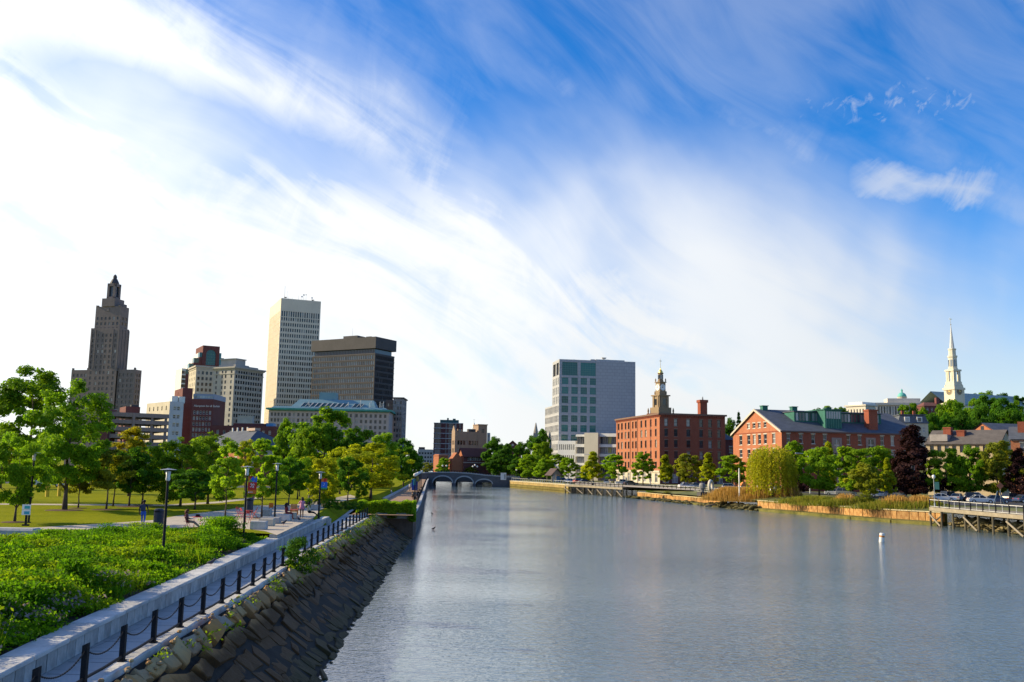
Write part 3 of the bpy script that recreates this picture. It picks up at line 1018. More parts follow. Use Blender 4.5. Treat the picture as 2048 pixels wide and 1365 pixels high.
def stepped_glass_tower():
	b = Bld('stepped_tower', 'stepped brick tower with a big teal arched window at its top', c=(406.5, 691), yc=870, th=30, r=(440, 693), wl=30, ground=3.5)
	W, h = b.w, b.h
	D = 34
	# centre block with arched opening
	xm, rw = W * 0.5, W * 0.29
	z0, zs = b.zf(420, 731), b.zf(420, 709)
	n = 14
	arch = [(xm + rw * math.cos(math.pi * i / n), zs + rw * math.sin(math.pi * i / n)) for i in range(n + 1)]
	mb = b.mb
	for i in range(n):
		(xa, za), (xb, zb) = arch[i], arch[i + 1]
		mb.face([(xb, 0, zb), (xa, 0, za), (xa, 0, h), (xb, 0, h)], 0)
		mb.face([(xa, 0, za), (xb, 0, zb), (xb, 1.0, zb), (xa, 1.0, za)], 0)
	for x0, x1 in ((0, xm - rw), (xm + rw, W)):
		mb.face([(x0, 0, z0), (x1, 0, z0), (x1, 0, h), (x0, 0, h)], 0)
	mb.face([(0, 0, 0), (W, 0, 0), (W, 0, z0), (0, 0, z0)], 0)
	mb.box(0, W, 0, D, 0, h, 0, 'fb')
	g = MB()
	g.face([(xm - rw, 0.8, z0)] + [(xm + rw, 0.8, z0)] + [(x, 0.8, z) for x, z in arch], 0)
	w = b.part('arched_window', g, GL_TEAL)
	m = MB()
	for k in (-0.5, 0.0, 0.5):
		m.box(xm + rw * k - 0.15, xm + rw * k + 0.15, 0.6, 0.79, z0, zs + rw * math.sqrt(1 - k * k))
	for k in range(1, 5):
		m.box(xm - rw, xm + rw, 0.62, 0.78, z0 + (zs - z0) * k / 4 - 0.15, z0 + (zs - z0) * k / 4 + 0.15)
	m.build('glazing_bar', FR_GREEN, w)
	# steps down to the left and right, each a glass corner box over a brick one, long lit side running back
	pale = mat('pale_side', (0.62, 0.60, 0.56), 0.8, 0.05, 0.1)
	steps = [(400, 705, 398), (389, 716, 392), (379, 727, 383), (366, 738, 372)]
	xp = 0.0
	for px, py, _ in steps:
		x0, z = b.xf(px - 1, py, 1.0), b.zf(px, py, 1.0)
		s = MB().box(x0, xp - 0.01, 1.0, D - 1, 0, z - 4.6)
		b.part('side_step', s, BRICK_DARK)
		t = MB().box(x0 + 0.2, xp - 0.01, 1.2, 9, z - 4.6, z)
		b.part('corner_glazing', t, GL_TEAL)
		t = MB().box(x0 + 0.2, xp - 0.01, 9.01, D - 1, z - 4.6, z)
		b.part('side_wall', t, pale)
		xp = x0
	xq = W
	for px, py in ((443, 707), (448, 717)):
		x1, z = b.xf(px, py, 1.0), b.zf(px, py, 1.0)
		b.part('corner_glazing', MB().box(xq + 0.01, x1, 1.0, 9, 0, z), GL_TEAL)
		b.part('side_step', MB().box(xq + 0.01, x1, 9.01, D - 1, 0, z), BRICK_DARK)
		xq = x1
	b.flush([BRICK_DARK, ROOF_DARK])
	# pale slab at its left, seen edge on
	s = Bld('pale_slab_building', 'pale sunlit slab building at the left of the stepped tower', c=(364, 737), yc=800, th=34, l=(351, 748), r=(372, 738), ground=3.5)
	s.wall('f', 0, s.w, 0, s.h, spread(0.5, s.w - 0.5, 2, 2.2), rowz(s.h - 2, 4, 2.8, 12), style='slot')
	s.wall('l', 0, s.d, 0, s.h)
	s.mb.box(0, s.w, 0, s.d, 0, s.h, 0, 'flb')
	s.flush([pale, ROOF_DARK])


def low_downtown():
	# tan and pale block
	b = Bld('tan_office_building', 'low tan block with pale grey end wall and rooftop cooling units', c=(340, 803), yc=300, th=42, l=(294, 807.5), r=(367.7, 805), ground=3.5)
	W, D, h = b.w, b.d, b.h
	b.wall('l', 0, D, 0, h, spread(1, D - 1, 5, 0.8), rowz(h - 1.4, 3.0, 1.4, 3), style='sash')
	b.wall('f', 0, W, 0, h, spread(1.2, W - 1, 2, 1.0), rowz(h - 1.6, 2.7, 1.3, 6), style='pale_sash', m=2)
	b.mb.box(0, W, 0, D, 0, h, 0, 'flb')
	for k in range(2):
		x = 3.0 + k * 2.4
		un = MB().box(x, x + 2.0, 6, 8.2, h + 0.003, h + 2.2)
		for j in range(6):
			un.box(x - 0.04, x + 2.04, 5.96, 8.24, h + 0.3 + j * 0.32, h + 0.45 + j * 0.32)
		b.part('cooling_unit', un, METAL_PALE)
	b.flush([TAN_CONC, ROOF_GRAVEL, mat('pale_grey_paint', (0.46, 0.47, 0.50), 0.85, 0.08, 0.3, streak=0.15)])
	# dark red brick tower
	b = Bld('brick_stair_tower', 'tall plain dark red brick block beside the hotel with white lettering', c=(366, 776), yc=350, th=30, l=(350, 778), r=(386, 778), ground=3.5)
	W, D, h = b.w, b.d, b.h
	b.wall('f', 0, W, 0, h)
	b.wall('l', 0, D, 0, h, [(D * 0.5, D * 0.5 + 0.5)], rowz(h - 1.2, 3, 1.0, 1))
	b.mb.box(0, W, 0, D, 0, h, 0, 'flb')
	b.flush([BRICK_DARK, ROOF_DARK])
	# hotel with lettering
	b = Bld('brick_hotel', 'dark brick hotel with glass top floor and white lettering', 'hotel', c=(384.5, 798), yc=335, th=2, r=(427, 800.5), wl=16, ground=3.5)
	W, D, h = b.w, 16, b.h
	p = 2.05
	zt = b.zf(400, 822)
	rows = rowz(zt, p * 1.0, 1.35, 7)
	pc = spread(0.5, W - 0.4, 6, 0.75)
	b.wall('f', 0, W, 0, h, pc, rows, style='pale_sash', inset=0.25)
	b.mb.box(0, W, 0, D, 0, h, 0, 'fb')
	zg = b.zf(400, 793)
	top = MB().box(0.3, W + 0.1, 0.3, D, h + 0.003, zg + 0.9)
	to = b.part('top_floor', top, mat('blue_grey_metal', (0.20, 0.25, 0.34), 0.5, 0.1))
	for i in range(7):
		x = 0.7 + i * (W - 0.9) / 7
		MB().box(x, x + (W - 0.9) / 7 - 0.18, 0.22, 0.296, h + 0.3, zg + 0.2).build('window', GL_PALE, to)
	b.part('dish_antenna', MB().lathe([(0.1, 0), (0.45, 0.15), (0.6, 0.35), (0.1, 0.1)], 10, 0, (W * 0.22, 1.0, zg + 1.1)), WHITE_PAINT)
	cu = bpy.data.curves.new('lettering', 'FONT')
	cu.body = 'Hampton Inn & Suites'
	cu.size = 1.05
	cu.shear = 0.25
	cu.extrude = 0.03
	cu.materials.append(WHITE_PAINT)
	tm = link('lettering', cu)
	lm = bpy.data.meshes.new_from_object(tm.evaluated_get(bpy.context.evaluated_depsgraph_get()))
	bpy.data.objects.remove(tm)
	sg = link('lettering', lm, b.e, (0.75, -0.08, b.zf(400, 813) - 0.2))
	sg.rotation_euler = (math.pi / 2, 0, 0)
	b.flush([BRICK_DARK, ROOF_DARK])
	# long low brick roof behind the hip roof house
	b = Bld('low_brick_row', 'long low dark brick row behind the hip roofed house', c=(424, 851), yc=330, th=0, r=(552, 856), wl=10, ground=3.5)
	W, h = b.w, b.h
	b.wall('f', 0, W, 0, h, spread(1, W - 1, 9, 0.9), rowz(h - 1.6, 3, 1.4, 2), style='pale_sash')
	b.mb.box(0, W, 0, 10, 0, h, 0, 'fb')
	b.part('roof_box', MB().box(W * 0.82, W * 0.93, 2, 6, h + 0.003, h + 1.2), mat('blue_tarp', (0.08, 0.25, 0.45), 0.6, 0.1))
	b.part('roof_step', MB().box(W * 0.3, W * 0.8, 2.5, 9, h + 0.003, h + 1.0), BRICK_DARK)
	b.flush([BRICK_DARK, ROOF_DARK])
	# parking garage: slabs, parapets, columns, open between
	b = Bld('parking_garage', 'brown concrete parking garage with long open decks', 'garage', c=(218.6, 824), yc=215, th=33, r=(338.6, 831.5), wl=14, ground=3.5)
	W, D, h = b.w, 14.0, b.h
	pit = b.zf(270, 836) - b.zf(270, 850)
	zb = [b.zf(225, y) for y in (838.5, 853, 868, 883)]
	tops = [b.zf(225, y) for y in (832.5, 846.5, 861, 876)]
	lv = 0
	for i in range(5):
		z_hi = h if i == 0 else zb[i - 1]
		z_lo = tops[i] if i < 4 else 0.0
		par = MB().box(0, W, 0, 0.35, z_lo, z_hi).box(0, 0.35, 0.351, D, z_lo, z_hi).box(W - 0.35, W, 0.351, D, z_lo, z_hi - (0.6 if i == 0 else 0)).box(0.351, W - 0.351, D - 0.3, D, z_lo + 0.25, z_hi)
		b.part('parapet_band', par, BROWN_CONC)
		if z_lo > 0:
			b.part('deck', MB().box(0.36, W - 0.36, 0.36, D - 0.31, z_lo - 0.02, z_lo + 0.25), GREY_CONC)
	for x in (0.05, W * 0.385, W * 0.98 - 0.6, W * 0.7):
		b.part('column', MB().box(x, x + 0.55, 0.353, 0.8, 0, h - 0.3).box(x, x + 0.4, D - 0.9, D - 0.4, 0, h - 0.3), BROWN_CONC)
	b.part('pilaster', MB().box(W * 0.385, W * 0.385 + 0.6, -0.12, -0.004, 0, h - 0.1), BROWN_CONC)
	b.flush([BROWN_CONC])
	t = Bld('brick_lift_tower', 'dark brick stair tower at the left end of the parking garage', c=(200, 817), yc=213, th=10, r=(218.8, 819), wl=7, ground=3.5)
	t.wall('f', 0, t.w, 0, t.h, [(t.w * 0.45, t.w * 0.7)], rowz(t.h - 2.6, 2.2, 0.5, 2), style='slot')
	t.mb.box(0, t.w, 0, 7, 0, t.h, 0, 'fb')
	t.part('coping', MB().box(-0.1, t.w + 0.1, -0.1, 7.1, t.h + 0.003, t.h + 0.2), BROWN_CONC)
	t.flush([BRICK_DARK])
	t = Bld('brick_roof_house', 'red brick roof house rising behind the parking garage', c=(252, 813), yc=238, th=33, l=(240, 814), r=(281, 811), ground=3.5)
	t.wall('l', 0, t.d, 0, t.h)
	t.wall('f', 0, t.w, 0, t.h)
	t.mb.box(0, t.w, 0, t.d, 0, t.h, 0, 'flb')
	t.part('roof_rail', MB().box(t.w - 2.2, t.w - 0.3, 0.2, 2.0, t.h + 0.003, t.h + 0.5), ROOF_DARK)
	t.flush([BRICK_DARK, ROOF_DARK])


def hip_roof_house():
	b = Bld('hip_roofed_brick_house', 'low brick house with slate hip roof behind the park trees', 'house', c=(489.3, 893.6), yc=205, th=42, r=(584, 897), wl=24, ground=3.5)
	W, D, h = b.w, 24.0, b.h
	b.wall('l', 0, D, 0, h, spread(2, D - 2, 5, 1.2), [(h - 4.5, h - 2.5)], style='stone_sash')
	b.wall('f', 0, W, 0, h, [], [])
	b.mb.box(0, W, 0, D, 0, h, 0, 'flb')
	# round-headed windows on the shaded side
	for k in (0.2, 0.5, 0.8):
		x = W * k
		w = MB()
		n = 10
		arc = [(x + 0.9 * math.cos(math.pi * i / n), h - 1.9 + 0.9 * math.sin(math.pi * i / n)) for i in range(n + 1)]
		w.face([(x - 0.9, -0.02, h - 4.4), (x + 0.9, -0.02, h - 4.4)] + [(p, -0.02, q) for p, q in arc], 1)
		arc2 = [(x + 1.2 * math.cos(math.pi * i / n), h - 1.9 + 1.2 * math.sin(math.pi * i / n)) for i in range(n + 1)]
		for i in range(n):
			w.face([(arc[i + 1][0], -0.12, arc[i + 1][1]), (arc[i][0], -0.12, arc[i][1]), (arc2[i][0], -0.12, arc2[i][1]), (arc2[i + 1][0], -0.12, arc2[i + 1][1])], 0)
			w.face([(arc[i][0], -0.12, arc[i][1]), (arc[i + 1][0], -0.12, arc[i + 1][1]), (arc[i + 1][0], 0.0, arc[i + 1][1]), (arc[i][0], 0.0, arc[i][1])], 0)
		b.part('arched_window', w, [mat('arch_stone', (0.45, 0.40, 0.34), 0.9, 0.1), GL_DARK])
	ov, rz = 0.7, W * 0.34
	zt = h + b.zf(517, 861, W * 0.5) - h
	r = MB()
	A, B_, C_, E_ = (-ov, -ov, h), (W + ov, -ov, h), (W + ov, D + ov, h), (-ov, D + ov, h)
	R1, R2 = (W / 2, W * 0.5, zt), (W / 2, D - 4, zt)
	r.face([A, B_, R1]); r.face([B_, C_, R2, R1]); r.face([C_, E_, R2]); r.face([E_, A, R1, R2])
	r.face([A, E_, C_, B_])
	ro = b.part('hip_roof', r, SLATE)
	MB().box(W / 2 - 0.7, W / 2 + 0.7, W * 0.5, W * 0.5 + 4, zt - 0.1, zt + 0.5).build('ridge_vent', mat('warm_metal', (0.42, 0.30, 0.24), 0.6, 0.1), ro)
	for k in range(4):
		y = W * 0.5 + 5 + k * 2.6
		MB().box(W / 2 - 0.15, W / 2 + 0.15, y, y + 0.3, zt - 0.2, zt + 0.8).build('roof_vent', FR_WHITE, ro)
	b.part('eaves', MB().box(-0.5, W + 0.5, -0.5, -0.005, h - 0.35, h - 0.01).box(-0.5, -0.005, -0.004, D, h - 0.35, h - 0.01), mat('eaves_wood', (0.20, 0.13, 0.10), 0.8, 0.1))
	b.flush([BRICK_ORANGE, ROOF_DARK])


deco_tower(); plaza_tower(); dark_office(); copper_roof_hotel(); grey_corner_offices(); stepped_glass_tower(); low_downtown(); hip_roof_house()
# ------------------------------------------------------------------ buildings at the head of the river
def gable_roof_x(mb, x0, x1, y0, y1, z0, z1, ov=0.4, m=0):
	"""ridge along x"""
	ym = (y0 + y1) / 2
	sl = (z1 - z0) / (ym - y0)
	ze = z0 - sl * ov
	for ya, yb in ((y0 - ov, ym), (y1 + ov, ym)):
		q = [(x0 - ov, ya, ze), (x1 + ov, ya, ze), (x1 + ov, yb, z1), (x0 - ov, yb, z1)]
		mb.face(q if ya < yb else q[::-1], m)
		mb.face([(a, b, c - 0.25) for a, b, c in (q[::-1] if ya < yb else q)], m)
	return mb


def head_of_river():
	b = Bld('brick_glass_tower', 'square brick and glass tower with thin white floor lines beyond the bridge', c=(868.3, 846), yc=640, th=4, r=(926.5, 847), wl=18, ground=3.5)
	W, D, h = b.w, 18.0, b.h
	n = 9
	p = (h - 2) / n
	rows = [(2 + p * i + 0.3, 2 + p * (i + 1) - 0.35) for i in range(n)]
	cols = [(0.8, W * 0.24), (W * 0.40, W * 0.44), (W * 0.50, W * 0.66), (W * 0.72, W * 0.77), (W * 0.86, W * 0.93)]
	b.wall('f', 0, W, 0, h, cols, rows, style='strip', inset=0.3)
	b.mb.box(0, W, 0, D, 0, h, 0, 'fb')
	for i in range(n + 1):
		z = 2 + p * i - 0.15
		w = W if i % 2 else W * 0.7
		MB().box(-0.25, w, -0.25, -0.004, z, z + 0.3).box(-0.25, -0.004, -0.004, D, z, z + 0.3).build('floor_line', WHITE_PAINT, b.e)
	b.part('plant_room', MB().box(W * 0.2, W * 0.85, 4, 14, h + 0.003, h + 2.4).box(W * 0.44, W * 0.5, 5, 9, h + 2.4, h + 3.8).box(W * 0.64, W * 0.74, 5, 9, h + 2.4, h + 3.4), mat('plant_green', (0.06, 0.13, 0.12), 0.7, 0.2))
	b.flush([BRICK_DARK, ROOF_DARK])

	b = Bld('brown_stone_building', 'brown masonry building with a square corner turret beyond the bridge', c=(910.2, 863), yc=470, th=18, l=(903.6, 868), r=(973.8, 866), ground=3.5)
	W, D, h = b.w, b.d, b.h
	rows = rowz(h - 4.6, 4.0, 2.2, 5)
	b.wall('f', 0, W, 0, h, spread(1.2, W - 0.8, 10, 1.1), rows, style='sash')
	b.wall('l', 0, D, 0, h, spread(0.8, D - 0.8, 3, 0.9), rows, style='sash')
	b.mb.box(0, W, 0, D, 0, h, 0, 'flb')
	t0 = b.xf(956.5, 855)
	b.part('turret', MB().box(t0, W + 0.01, -0.25, 9, 0, b.zf(965, 851)).box(t0 - 0.3, W + 0.3, -0.5, 9.3, b.zf(965, 851), b.zf(965, 851) + 0.5), BRICK_TAN)
	b.part('turret_window', MB().box(t0 + 1.8, t0 + 3.2, -0.32, -0.255, b.zf(965, 866), b.zf(965, 858)), GL_DARK)
	gb = MB()
	gb.face([(-0.01, 0, h), (-0.01, D, h), (-0.01, D * 0.5, h + 3.2)][::-1])
	gb.face([(0.8, 0, h), (0.8, D, h), (0.8, D * 0.5, h + 3.2)])
	gb.face([(-0.01, 0, h), (0.8, 0, h), (0.8, D * .5, h + 3.2), (-0.01, D * 0.5, h + 3.2)])
	gb.face([(-0.01, D, h), (-0.01, D * 0.5, h + 3.2), (0.8, D * .5, h + 3.2), (0.8, D, h)])
	b.part('gable_parapet', gb, BRICK_TAN)
	for k in (0.42, 0.52):
		b.part('dormer', MB().box(W * k, W * k + 2.2, 0.3, 3, h + 0.003, h + 1.4), ROOF_DARK)
	b.part('battlement', MB().box(W * 0.08, W * 0.13, 0, 1.0, h + 0.003, h + 1.2).box(W * 0.2, W * 0.24, 0, 1.0, h + 0.003, h + 0.9), BRICK_TAN)
	b.flush([BRICK_TAN, ROOF_DARK])

	b = Bld('red_gabled_hall', 'red brick hall with steep dark roof and pale sunlit gable beyond the bridge', c=(926.8, 911), yc=440, th=30, l=(916, 911), r=(983, 912), ground=3.5)
	W, D, h = b.w, b.d, b.h
	za = b.zl(922, 896)
	b.wall('f', 0, W, 0, h, spread(2, W - 2, 9, 1.0), [(h - 2.4, h - 0.7)], style='pale_sash')
	b.wall('l', 0, D, 0, h, spread(0.6, D - 0.6, 3, 0.8), [(h - 7.5, h - 5.6), (h - 4.3, h - 2.4)], m=1, style='pale_sash')  # sunny gable end in lighter brick: sunlight painted into the colour
	b.mb.box(0, W, 0, D, 0, h, 0, 'fltb')
	b.mb.face([(0, D, h), (0, 0, h), (0, D / 2, za)], 1)
	b.mb.face([(W, 0, h), (W, D, h), (W, D / 2, za)], 0)
	r = MB()
	gable_roof_x(r, 0, W, 0, D, h, za, 0.5)
	b.part('gable_roof', r, mat('dark_red_tile', (0.12, 0.045, 0.04), 0.85, 0.15, 0.5))
	b.part('stone_band', MB().box(0, W, -0.15, -0.004, h - 3.6, h - 3.2), PINK_STONE)
	b.part('side_gable', MB().box(-5.5, -0.01, 1, D - 1, 0, h - 2.0).frustum((-5.5, -0.01, 1, D - 1), (-3.0, -2.6, 1, D - 1), h - 2.0, h + 1.2), BRICK_ORANGE)
	b.part('corner_block', MB().box(-13, -8, 0, D, 0, h - 0.5).frustum((-13.3, -7.7, -0.3, D + 0.3), (-12.5, -8.5, 0.5, D - 0.5), h - 0.5, h + 0.2), BRICK_ORANGE)
	b.flush([BRICK_DARK, BRICK_ORANGE, ROOF_DARK])

	b = Bld('white_steeple', 'small white church cupola rising behind the brown stone building', 'steeple', c=(943, 861), yc=900, th=0, r=(952, 861), wl=4.4, ground=3.5)
	w, h = b.w, b.h
	zt = b.zf(947.5, 845)
	q = zt - h
	b.part('tower_base', MB().box(0, w, 0, w, 0, h), WHITE_PAINT)
	b.part('cupola', MB().lathe([(w * 0.45, 0), (w * 0.45, q * 0.25), (w * 0.32, q * 0.28), (w * 0.30, q * 0.55), (w * 0.36, q * 0.58), (w * 0.2, q * 0.8), (w * 0.05, q)], 8, 0, (w / 2, w / 2, h)), WHITE_PAINT)
	b.part('belfry_opening', MB().box(w * 0.38, w * 0.62, w * 0.17, w * 0.22, h + q * 0.3, h + q * 0.5), GL_DARK)
	b.part('weather_vane', MB().tube((w / 2, w / 2, zt - 0.3), (w / 2, w / 2, zt + 3), 0.15, 0.08, 5).box(w / 2 - 1, w / 2 + 1, w / 2 - 0.06, w / 2 + 0.06, zt + 2.4, zt + 2.6), METAL_GREY)

	b = Bld('pale_block', 'slim pale block at the right end of the brown stone building', c=(974.5, 866), yc=640, th=0, r=(980, 866), wl=10, ground=3.5)
	b.wall('f', 0, b.w, 0, b.h, spread(0.3, b.w - 0.2, 1, 1.0), rowz(b.h - 1.5, 3.4, 1.6, 6), style='sash')
	b.mb.box(0, b.w, 0, 10, 0, b.h, 0, 'fb')
	b.flush([GREY_CONC, ROOF_DARK])

	b = Bld('brick_gable_house', 'dark brick gable end showing over the trees right of the bridge', 'house', c=(1008, 896), yc=520, th=0, r=(1042.5, 897), wl=20, ground=3.5)
	W, h = b.w, b.h
	za = b.zf(1024.5, 881.6)
	mb = b.mb
	mb.box(0, W, 0, 20, 0, h, 0, 'b')
	mb.face([(0, 0, h), (W, 0, h), (W / 2, 0, za)], 0)
	rf = MB()
	for s, (xa, xb) in ((0, (-0.5, W / 2)), (1, (W + 0.5, W / 2))):
		q = [(xa, -0.4, h - 0.3), (xa, 20, h - 0.3), (xb, 20, za + 0.1), (xb, -0.4, za + 0.1)]
		rf.face(q[::-1] if s == 0 else q)
	b.part('roof', rf, ROOF_DARK)
	aw = b.part('attic_window', MB().lathe([(0.7, 0), (0.7, 0.1)], 10, 0, (0, 0, 0)), GL_GREY)
	aw.matrix_local = Matrix.Translation((W / 2, -0.02, h + (za - h) * 0.4)) @ Matrix.Rotation(math.pi / 2, 4, 'X')
	b.flush([BRICK_DARK])

	b = Bld('stone_spire', 'lone grey stone church spire above the dark trees', 'spire', c=(1066.5, 879), yc=900, th=0, r=(1076.5, 879), wl=5, ground=3.5)
	w, h = b.w, b.h
	zt = b.zf(1071.5, 845)
	st = mat('spire_stone', (0.30, 0.27, 0.24), 0.9, 0.15, 0.3)
	b.part('tower_base', MB().box(0, w, 0, w, 0, h + (zt - h) * 0.35), st)
	b.part('spire', MB().lathe([(w * 0.48, 0), (w * 0.40, 3), (w * 0.10, (zt - h) * 0.6), (0.02, (zt - h) * 0.65)], 8, 0, (w / 2, w / 2, h + (zt - h) * 0.35)), st)
	for s in (0.05, 0.85):
		b.part('pinnacle', MB().frustum((w * s, w * s + 0.5, 0, 0.5), (w * s + 0.2, w * s + 0.3, 0.2, 0.3), h + (zt - h) * 0.35, h + (zt - h) * 0.5), st)

	for i, (x0, x1, yt, Y, lab, m) in enumerate(((836, 866, 899, 800, 'distant grey flat block left of the brick glass tower', GREY_CONC),
												  (985, 1006, 889, 640, 'flat roofed grey block peeping over trees beyond the bridge', LIMESTONE))):
		b = Bld('distant_block', lab, c=(x0, yt), yc=Y, th=0, r=(x1, yt), wl=15, ground=3.5)
		b.wall('f', 0, b.w, 0, b.h, spread(0.4, b.w - 0.4, 5, 1.4), rowz(b.h - 2.5, 3.4, 1.6, 3), style='sash')
		b.mb.box(0, b.w, 0, 15, 0, b.h, 0, 'fb')
		b.part('roof_house', MB().box(0.3, b.w * 0.4, 3, 9, b.h + 0.003, b.h + 2), ROOF_DARK)
		b.flush([m, ROOF_DARK])


# ------------------------------------------------------------------ right bank
def granite_offices():
	pan = mat_brick('granite_panels', (0.40, 0.40, 0.41), (0.37, 0.37, 0.38), (0.30, 0.30, 0.31), bw=2.3, bh=1.5, soft=0.12)
	b = Bld('granite_office_tower', 'grey granite panelled office tower with teal windows by the river', c=(1118.9, 718.6), yc=420, th=9.5, l=(1105.2, 728.3), r=(1270.8, 724.3), ground=3.0)
	W, D, h = b.w, b.d, b.h
	X = lambda zx, zy=400: b.xf(820 + zx / 4.015, 680 + zy / 4.015)
	Z = lambda zy, zx=1350: b.zf(820 + zx / 4.015, 680 + zy / 4.015)
	big = [(X(1222, 230), X(1345, 230)), (X(1370, 230), X(1492, 230))]
	cols = [(X(a), X(c)) for a, c in ((1219, 1271), (1296, 1347), (1370, 1421), (1444, 1493))]
	rows = sorted((Z(c), Z(a)) for a, c in ((306, 360), (381, 436), (456, 511), (531, 586), (608, 662), (685, 740), (764, 812), (838, 890), (912, 960)))
	zs = Z(297)
	b.wall('f', 0, W, zs, h, big, [(Z(288), Z(182))], style='teal_big')
	b.wall('f', 0, W, 0, zs, cols, rows, style='teal')
	d2 = b.yl(1090.2, 818)
	z2 = b.zl(1092, 816)
	b.wall('l', 0, D, zs, h, [(D * 0.08, D * 0.42), (D * 0.52, D * 0.9)], [(zs + 0.8, zs + (h - zs) * 0.82)], style='louver', inset=0.6)
	b.wall('l', 0, D, z2, zs, spread(0.4, D - 0.4, 4, 1.3), rows, style='slot_blue')
	b.wall('l', 0, d2, 0, z2, spread(0.5, d2 - 0.4, 11, 1.35), rows, style='deco')
	b.mb.box(0, W, 0, D, 0, h, 0, 'flbt')
	b.mb.face([(0, 0, h), (W, 0, h), (W, D, h), (0, D, h)], 1)
	b.mb.face([(0, D, z2), (W, D, z2), (W, d2, z2), (0, d2, z2)], 1)
	b.mb.face([(W, d2, 0), (0, d2, 0), (0, d2, z2), (W, d2, z2)], 0)
	for x, y, s in ((W * 0.2, 3, 0.7), (W * 0.44, 4, 1.6), (W * 0.62, 4, 1.8)):
		rs = MB().box(x, x + 1.2 * s, y, y + 2, h + 0.003, h + 0.6 * s)
		b.part('roof_unit', rs, METAL_GREY)
	b.part('roof_platform', MB().box(W * 0.5, W * 0.88, 3, 8, h + 0.003, h + 0.9), METAL_GREY)
	b.part('dish_antenna', MB().lathe([(0.1, 0), (1.0, 0.3), (1.3, 0.8), (0.2, 0.3)], 10, 0, (W * 0.61, 4, h + 1.1)), WHITE_PAINT)
	b.flush([pan, ROOF_GRAVEL])

	w = Bld('white_low_offices', 'white low office wing with narrow upright windows', c=(1116, 882), yc=410, th=-26, wl=12, r=(1151, 878.5), ground=3.0)
	rows = [(w.zf(1130, 928), w.zf(1130, 911)), (w.zf(1130, 900), w.zf(1130, 889))]
	w.wall('f', 0, w.w, 0, w.h, spread(0.4, w.w - 0.3, 8, 0.5), rows, style='slot')
	w.mb.box(0, w.w, 0, 12, 0, w.h, 0, 'fb')
	w.flush([WHITE_PAINT, ROOF_GRAVEL])

	m = Bld('white_modern_offices', 'white modernist low block with glazed floors and a plain pier', c=(1151.5, 872), yc=400, th=-26, r=(1232.5, 867), wl=14, ground=3.0)
	W, D, h = m.w, 14.0, m.h
	X = lambda zx: m.xf(820 + zx / 4.015, 890)
	Z = lambda zy: m.zf(820 + 1450 / 4.015, 680 + zy / 4.015)
	cream = mat('cream_render', (0.62, 0.56, 0.43), 0.8, 0.06, 0.3, streak=0.12)
	xa, xb, xc = X(1410), X(1470), X(1520)
	lev = ((778, 838), (862, 915), (938, 990), (1010, 1060))
	# slabs and glazing either side of the pier
	for nm, x0, x1, dy in (('left', 0, xa, 0), ('right', xc, W, 0)):
		for a, c in lev:
			z0, z1 = Z(c), Z(a)
			g = MB().box(x0 + 0.3, x1 - 0.1, 1.2, 1.4, z0, z1)
			gg = m.part('floor_glazing', g, GL_GREY)
			k = 9 if nm == 'right' else 5
			mu = MB()
			for i in range(k + 1):
				x = x0 + 0.3 + (x1 - x0 - 0.45) * i / k
				mu.box(x, x + 0.14, 0.9, 1.19, z0, z1)
			mu.build('mullion', FR_GREY, gg)
			if nm == 'right':
				MB().box(x0 + (x1 - x0) * 0.5, x0 + (x1 - x0) * 0.66, 1.1, 1.195, z0 + 0.3, z1).build('yellow_panel', mat('yellow_panel', (0.55, 0.50, 0.12), 0.6, 0.1), gg)
		zz = [Z(760 if nm == 'left' else 752)] + [v for a, c in lev for v in (Z(a), Z(c))]
		for i in range(0, len(zz) - 1, 2):
			MB().box(x0, x1 - 0.01, 0, D, zz[i + 1] + 0.003, zz[i] - 0.003).build('floor_slab', WHITE_PAINT, m.e)
	m.part('pier', MB().box(xa + 0.01, xc - 0.01, -1.6, D, 0, Z(748)), cream)
	m.part('lobby_wall', MB().box(0, W, 2.5, D - 0.5, 0, Z(1062)), GREY_CONC)


